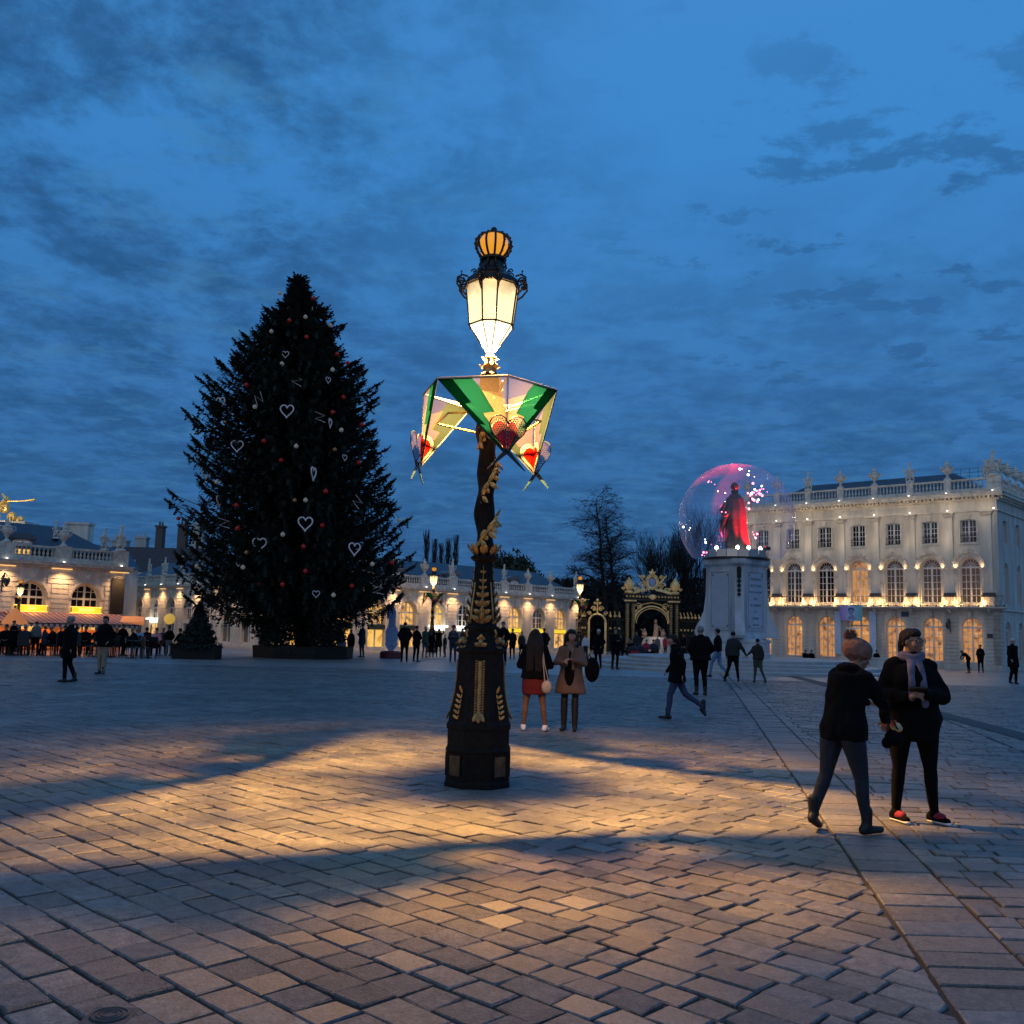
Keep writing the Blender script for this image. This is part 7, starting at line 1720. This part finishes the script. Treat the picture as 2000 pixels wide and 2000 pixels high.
ph = thing('phone', 'dark mobile phone held in both hands by the person with glasses', 'phone', tuple(local(B_, (.03, .32, 1.165))), math.radians(172)); MB().box(-.075, .075, -.035, .035, -.006, .006).xf(Matrix.Rotation(.5, 4, 'X')).build('case', MC['leather'], ph)
# --- two young women beyond the lamp
x, y = gp(1042, 1428)
D_, jD = person('person in red skirt and white sneakers with very long dark hair, seen from behind', x, y, 1.62, math.radians(-6), 'black', 'tights', 'brhair', det=1, coatlen=.86, shoes='wsole', hairlen=.44, fem=True, girth=1.12, skirt=('red', .60), J=dict(kneeL=(-.14, .0, .47), ankL=(-.17, -.02, .08), toeL=(-.20, .12, .035), kneeR=(.14, 0, .47), ankR=(.19, -.02, .08), toeR=(.23, .12, .035), elL=(-.26, .05, 1.08), wrL=(-.12, .25, 1.10), elR=(.26, .06, 1.08), wrR=(.16, .28, 1.08)))
hb_ = thing('handbag', 'small cream handbag on a long strap beside the red skirt', 'handbag', tuple(local(D_, (.20, -.12, .76))), -.1)
MB().ell((0, 0, -.06), (.085, .045, .105), 12, 9).build('bag_body', MC['cream'], hb_, True); MB().tube([(-.03, 0, .02), (-.06, -.02, .30), (-.08, .02, .58)], .010, 5).tube([(.03, 0, .02), (-.04, -.02, .30), (-.08, .02, .58)], .008, 5).build('strap', MC['cream'], hb_)
x, y = gp(1113, 1428)
E__, jE = person('person in open tan coat over a black dress, brown scarf and tall boots, facing us', x, y, 1.63, math.radians(168), 'tan', 'btights', 'bhair', det=1, coatlen=.62, shoes='leather', hairlen=.24, fem=True, head_yaw=.5, head_tilt=-.1, scarf='bscarf', flare=.05, J=dict(elL=(-.25, .06, 1.12), wrL=(-.06, .26, 1.18), elR=(.25, .06, 1.12), wrR=(.10, .27, 1.14), kneeL=(-.08, .02, .48), ankL=(-.08, 0, .08), toeL=(-.09, .14, .035)))
b = MB(); rings(b, [(0, .085, .60, .105, .095), (0, .085, .85, .10, .10), (0, .085, 1.1, .075, .085), (0, .07, 1.26, .07, .08)], 16); fuse(b, 'dress', MC['black'], E__, .02, .004, 1, 2)
for s_ in 'LR': b = MB(); chain(b, [jE['knee' + s_] + Vector((0, 0, .04)), jE['knee' + s_].lerp(jE['ank' + s_], .35), jE['ank' + s_]], [.060, .060, .045]); fuse(b, 'tall_boot', MC['leather'], E__, .018, 0, 1, 2)
bk = thing('backpack', 'black bag hanging from the elbow of the person in the tan coat', 'bag', tuple(local(E__, (-.34, .0, .98))), 0); MB().ell((0, 0, 0), (.12, .10, .20), 10, 8).build('bag_body', MC['black'], bk, True); MB().tube([(0, 0, .15), (-.05, 0, .25), (-.08, 0, .15)], .014, 5).build('strap', MC['leather'], bk)
# --- middle distance
def P(label, px, py, ph, yaw_deg, **k):
    x, y = gp(px, py); H = max(1.05, depth_at(px, ph, y)[2]); det = k.pop('det', 0)
    return person(label, x, y, H if k.get('pose') not in ('sit', 'bend') else k.pop('H', 1.68), math.radians(yaw_deg), det=det, **k)
P('person striding left in dark coat and blue jeans, behind the two chatting young women', 1322, 1405, 1236, 82, coat='black', legs='jeans', hair='brhair', coatlen=.72, pose='walk', det=1, flare=.03, hairlen=.05,
  J=dict(kneeL=(-.07, .14, .48), ankL=(-.07, .18, .08), toeL=(-.07, .34, .04), kneeR=(.07, -.16, .50), ankR=(.07, -.52, .24), toeR=(.07, -.56, .10), head=(0, .10, 1.55), neck=(0, .06, 1.43)))
P('broad person in dark clothes and cap standing with back to us, left of the monument', 1368, 1358, 1221, 8, coat='black', legs='black', hair='ghair', coatlen=.84, girth=1.28, pose='pockets', det=1)
P('person in dark jacket and pale blue jeans walking, half behind the broad one', 1402, 1324, 1227, 60, coat='black', legs='ljeans', coatlen=.90, pose='walk')
TA, jTA = P('person walking away hand in hand, left one of the pair before the monument', 1432, 1332, 1232, -8, coat='dgrey', legs='black', coatlen=.86, girth=1.12, J=dict(elR=(.30, -.02, 1.12), wrR=(.42, .02, .90), kneeL=(-.14, .02, .48), ankL=(-.27, .02, .08), toeL=(-.30, .16, .035), kneeR=(.12, -.05, .48), ankR=(.16, -.12, .09), toeR=(.16, .02, .035)))
P('slighter person walking away hand in hand, right one of the pair before the monument', 1480, 1334, 1246, 8, coat='brown', legs='green', coatlen=.86, J=dict(elL=(-.30, 0, 1.14), wrL=(-.46, .02, 1.0), kneeL=(-.08, .04, .48), ankL=(-.10, .08, .08), toeL=(-.10, .22, .035), kneeR=(.12, -.06, .48), ankR=(.22, -.20, .10), toeR=(.22, -.06, .035)))
P('dark figure in long coat walking near the left edge, nearest on that side', 130, 1333, 1202, 100, coat='black', legs='black', hair='ghair', coatlen=.62, pose='walk', det=1, girth=1.15, J=dict(kneeL=(-.08, .06, .48), ankL=(-.08, .04, .08), toeL=(-.08, .18, .04), kneeR=(.08, -.02, .48), ankR=(.08, -.16, .10), toeR=(.08, -.02, .03)))
P('person in dark jacket and beige trousers walking towards us before the left pavilion', 199, 1317, 1202, 172, coat='black', legs='beige', hair='dgrey' if False else 'bhair', coatlen=.80, det=1, pose='pockets', girth=1.12, J=dict(kneeL=(-.07, .03, .48), ankL=(-.06, .04, .08)))
P('white-haired person in black coat standing in front of the side arch', 1168, 1306, 1228, 150, coat='black', legs='black', hair='whair', coatlen=.62, pose='pockets')
P('person in black standing in front of the gilded railing, right of the white-haired one', 1201, 1308, 1226, 200, coat='black', legs='black', hair='bhair', coatlen=.78, pose='phone')
P('dark-clad person with pale belt line, left of the pair beside the blue board', 789, 1293, 1214, 10, coat='black', legs='black', coatlen=.90, girth=1.2, pose='pockets')
P('dark-clad person, right of the pair beside the blue board', 812, 1293, 1221, -30, coat='black', legs='black', coatlen=.78, pose='phone')
P('person in red knitted hat and pale shawl collar standing just left of the central lamp', 884, 1294, 1221, 180, coat='navy', legs='djeans', hat='rhat', coatlen=.86, pose='phone', scarf='bscarf')
P('tall person in black just right of the central lamp body', 981, 1299, 1213, 178, coat='black', legs='black', coatlen=.70, pose='pockets')
P('person in dark jacket behind the long-haired one, nearer the lamp', 1000, 1288, 1227, 160, coat='black', legs='black', coatlen=.8, pose='reach')
P('person in dark jacket peeping over the shoulder of the long-haired one', 1062, 1290, 1226, 20, coat='black', legs='black', coatlen=.8, pose='pockets', girth=1.2)
P('person in white top behind the one in the tan coat', 1143, 1290, 1238, 180, coat='white', legs='djeans', coatlen=.9)
P('hunched person with white hair walking near the right edge in black coat', 1980, 1336, 1246, 185, coat='black', legs='black', hair='whair', coatlen=.62, pose='walk', det=1, J=dict(kneeL=(-.07, .08, .48), ankL=(-.06, .04, .08), toeL=(-.06, .18, .03), kneeR=(.07, .04, .48), ankR=(.07, -.10, .10), toeR=(.07, .04, .03)))
P('person in black standing against the tall building, right of its last arched door', 1916, 1315, 1258, 150, coat='black', legs='black', coatlen=.84, pose='phone')
P('small person stooping beside a dark bundle in front of the tall building', 1892, 1315, 1275, 40, coat='black', legs='black', coatlen=.84, pose='bend', H=1.35)
for px, lab in ((1573, 'left one of the two small dark figures sitting at the top of the monument steps'), (1585, 'right one of the two small dark figures sitting at the top of the monument steps'), (1712, 'tiny dark figure sitting on the stone block beside the building door')):
    zz0 = .95 if px == 1712 else .62; p = depth_at(px, 1288, 52 if px < 1700 else 53); q0 = depth_at(px, 1288, p[1])
    person(lab, q0[0], p[1], 1.25, math.radians(180), coat='black', legs='black', pose='sit', z=max(0, q0[2] - .42), hairlen=0)
sbk = thing('stone_block', 'low pale stone block standing in front of the tall building', 'bollard', (depth_at(1711, 1300, 52.5)[0], 52.5, 0)); MB().box(-.45, .45, -.3, .3, 0, .55).build('block', stone_grey, sbk); MB().box(-.5, .5, -.34, .34, .55, .62).build('cap', stone_grey, sbk)
# --- the terrace at far left and the crowd
crowd = [(22, 1281, 1211, 250, 'reach', 'black', 'black', 'leaning figure in dark coat at the terrace, nearest the left edge'), (67, 1281, 1212, 20, 'stand', 'grey', 'black', 'person in light grey coat with back to us at the terrace'), (84, 1281, 1222, 300, 'phone', 'navy', 'black', 'person in navy close behind the grey-coated one at the terrace'),
         (115, 1281, 1224, 180, 'stand', 'black', 'black', 'dark figure at the terrace mostly hidden by the nearer dark one'), (236, 1281, 1218, 190, 'pockets', 'black', 'black', 'dark figure just right of the one in beige trousers'),
         (328, 1282, 1222, 10, 'pockets', 'black', 'grey', 'person in dark jacket and grey trousers below a round yellow lamp'), (643, 1283, 1227, 100, 'phone', 'black', 'black', 'first dark figure right of the Christmas tree planter'), (664, 1283, 1226, 0, 'stand', 'black', 'black', 'person with a pale blue bag right of the Christmas tree planter'),
         (684, 1283, 1229, 200, 'stand', 'black', 'black', 'dark figure between the blue-bag carrier and the navy-coated one'), (706, 1284, 1217, 60, 'phone', 'navy', 'navy', 'tall person in navy left of the blue board'), (829, 1285, 1223, 220, 'camera', 'green', 'jeans', 'person in olive jacket raising a phone, behind the pair by the blue board'),
         (842, 1284, 1231, 30, 'stand', 'black', 'black', 'dark figure in the crowd under the distant lamp, left of the one with raised arms'), (856, 1284, 1227, 10, 'armsup', 'black', 'black', 'person with both arms raised taking a picture under the distant lamp'), (868, 1284, 1238, 120, 'stand', 'dgrey', 'djeans', 'shorter figure between the raised arms and the red hat'),
         (902, 1287, 1226, 100, 'stand', 'brown', 'black', 'person half hidden behind the left side of the lamp pedestal'), (1018, 1287, 1232, 200, 'stand', 'dgrey', 'black', 'figure behind the long hair of the one in the red skirt'), (1212, 1288, 1238, 120, 'stand', 'black', 'djeans', 'dark figure left of the strollers by the fountain'),
         (1243, 1288, 1232, 160, 'stand', 'dgrey', 'black', 'standing figure left of the red jacket by the fountain'), (1284, 1286, 1240, 200, 'stand', 'grey', 'beige', 'person in grey top in front of the fountain'), (1299, 1284, 1240, 220, 'stand', 'redj', 'navy', 'standing person in red top right of the fountain'), (1313, 1286, 1242, 100, 'stand', 'lblue', 'djeans', 'person in light blue jacket at the right foot of the arch'), (1336, 1290, 1236, 100, 'stand', 'black', 'black', 'dark figure between the arch and the broad person')]
for px, py, ph_, yw, po_, ct, lg_, lab in crowd:
    P(lab, px, py, ph_, yw, coat=ct, legs=lg_, pose=po_, hair=random.choice(['bhair', 'brhair', 'ghair']), coatlen=random.choice([.62, .78, .86]))
bb = ground_at(668, 1283); tbg = thing('bag', 'pale blue carrier bag held low right of the Christmas tree planter', 'bag', (bb[0], bb[1] - .3, .62)); MB().box(-.22, .22, -.06, .06, -.22, .14).build('bag_body', MC['lblue'], tbg); MB().tube([(-.1, 0, .14), (0, 0, .34), (.1, 0, .14)], .012, 4).build('handle', MC['lblue'], tbg)
sits = [(8, 1281, 200, 'black'), (45, 1281, 20, 'navy'), (98, 1281, 90, 'black'), (146, 1281, 20, 'dgrey'), (164, 1281, 200, 'black'), (222, 1281, 300, 'black'), (257, 1281, 90, 'black'), (268, 1281, 180, 'lblue'), (303, 1281, 190, 'pink'), (350, 1281, 60, 'black'), (1232, 1292, 170, 'black'), (1262, 1290, 190, 'redj'), (1228, 1288, 90, 'grey'), (1276, 1291, 160, 'navy'), (34, 1279, 150, 'black'), (122, 1279, 250, 'dgrey'), (186, 1279, 60, 'black'), (205, 1279, 170, 'brown'), (284, 1279, 30, 'black'), (316, 1279, 200, 'navy')]
names = ['seated figure in black at the very left edge of the terrace', 'seated figure in navy left of the grey-coated one', 'seated dark figure just right of the grey-coated one', 'seated figure in dark grey between the two nearer walkers', 'seated dark figure left of the beige trousers', 'seated dark figure right of the beige trousers', 'seated dark figure left of the light blue top', 'seated person in light blue top at the terrace', 'seated person in pink at the right end of the terrace', 'crouching dark figure beside the small fir', 'seated dark figure behind the stroller by the fountain', 'seated person in red jacket by the fountain', 'seated person in grey left of the red jacket by the fountain', 'seated person in navy right of the red jacket by the fountain', 'seated dark figure second from the left edge of the terrace', 'seated figure in dark grey left of the long-coated walker', 'seated dark figure behind the beige trousers, facing left', 'seated figure in brown just right behind the beige trousers', 'seated dark figure between the light blue and the pink tops', 'seated figure in navy just left of the round yellow lamp']
chairme = MB().box(-.22, .22, -.22, .22, .42, .46).box(-.22, .22, -.24, -.20, .46, .90)
for sx_ in (-.19, .19):
    for sy_ in (-.19, .19): chairme.tube([(sx_, sy_, 0), (sx_, sy_, .43)], .018, 4)
chairme = chairme.mesh('terrace_chair'); chairme.materials.append(iron)
for (px, py, yw, ct), lab in zip(sits, names):
    x, y = gp(px, py); person(lab, x, y, 1.66, math.radians(yw), coat=ct, legs='black', pose='sit', hair=random.choice(['bhair', 'brhair', 'ghair']))
    o = link('terrace_chair', chairme, None, (x + .1 * math.sin(math.radians(yw)), y - .1 * math.cos(math.radians(yw)), 0), math.radians(yw)); tag(o, 'dark chair under the ' + lab.replace('seated ', '').replace('crouching ', ''), 'chair', 'dark chairs with people on them')
qq = random.Random(12)
tme = MB().lathe([(.34, .70), (.34, .73)], 14).lathe([(.03, .0), (.03, .70)], 6).lathe([(.22, 0), (.20, .03)], 10).mesh('terrace_table'); tme.materials.append(iron)
_PX = sorted(qq.uniform(2, 318) for _ in range(26)); TI = [i for i in range(26) if i % 3 == 0]; CI = [i for i in range(26) if i % 3]
for i in range(26):
    px = _PX[i]; Y = qq.uniform(40.2, 43.2); p = depth_at(px, 1270, Y)
    o = link('terrace_table' if i % 3 == 0 else 'terrace_chair', tme if i % 3 == 0 else chairme, None, (p[0], Y, 0), qq.uniform(0, 6)); tag(o, (ORD[TI.index(i)] + ' round dark table from the left edge on the terrace').replace('highest', 'first') if i % 3 == 0 else (ORD[CI.index(i)] + ' empty dark chair from the left edge on the terrace').replace('highest', 'first'), 'table' if i % 3 == 0 else 'chair', 'terrace tables' if i % 3 == 0 else 'empty terrace chairs')
# planters/low hedge trough behind the terrace people, strollers, sandwich board, round lamp
for px, lab, py in ((1234, 'folded-hood stroller with red lining near the fountain', 1292), (1250, 'dark stroller right of the red-lined one', 1291)):
    x, y = gp(px, py); s = thing('stroller', lab, 'stroller', (x, y - .5, 0), .3)
    MB().ell((0, 0, .62), (.30, .32, .26), 10, 8).build('hood', MC['dgrey'], s, True); MB().box(-.22, .22, -.34, .2, .42, .60).build('seat', MC['redj' if px == 1234 else 'navy'], s)
    MB().tube([(-.2, .45, 1.0), (-.2, -.3, .2)], .02, 5).tube([(.2, .45, 1.0), (.2, -.3, .2)], .02, 5).tube([(-.2, .45, 1.0), (.2, .45, 1.0)], .025, 5).build('frame', iron, s)
    for sx_ in (-.22, .22):
        for sy_ in (-.3, .3): b = MB(); b.tube([(sx_ + .13 * 0, sy_ + .12 * math.cos(w), .13 + .12 * math.sin(w)) for w in np.linspace(0, 2 * PI, 13)], .02, 5); b.build('wheel', iron, s)
rl = depth_at(331, 1209, 47); r_ = thing('round_lamp', 'round yellow globe lamp on a thin post above the people left of the small fir', 'lamp', (rl[0], 47, 0)); MB().ell((0, 0, rl[2]), .26, 12, 9).build('globe', mat('amber_globe', (.6, .4, .08), .4, emit=(1, .60, .10), es=.45), r_, True); MB().tube([(0, 0, 0), (0, 0, rl[2] - .2)], .04, 6).build('post', iron, r_)
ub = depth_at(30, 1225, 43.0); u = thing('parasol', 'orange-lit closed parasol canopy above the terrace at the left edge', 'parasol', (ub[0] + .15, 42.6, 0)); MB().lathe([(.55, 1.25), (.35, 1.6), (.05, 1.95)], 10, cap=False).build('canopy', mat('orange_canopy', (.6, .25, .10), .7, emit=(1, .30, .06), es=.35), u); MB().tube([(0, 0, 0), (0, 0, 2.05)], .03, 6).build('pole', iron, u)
ws = thing('kiosk_awning', 'small bright orange kiosk awning at the end of the left pavilion', 'awning', (depth_at(258, 1215, 50)[0], 50, 0), .3)
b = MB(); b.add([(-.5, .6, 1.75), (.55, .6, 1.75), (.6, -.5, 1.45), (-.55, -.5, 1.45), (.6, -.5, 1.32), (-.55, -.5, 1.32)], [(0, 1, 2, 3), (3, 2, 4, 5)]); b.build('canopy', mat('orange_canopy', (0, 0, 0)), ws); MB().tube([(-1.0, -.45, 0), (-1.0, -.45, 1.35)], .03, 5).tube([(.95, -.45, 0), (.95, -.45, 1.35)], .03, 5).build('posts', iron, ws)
light('kiosk_light', 'POINT', (ws.location.x, 50.0, 1.2), 12, (1, .4, .12), .1)
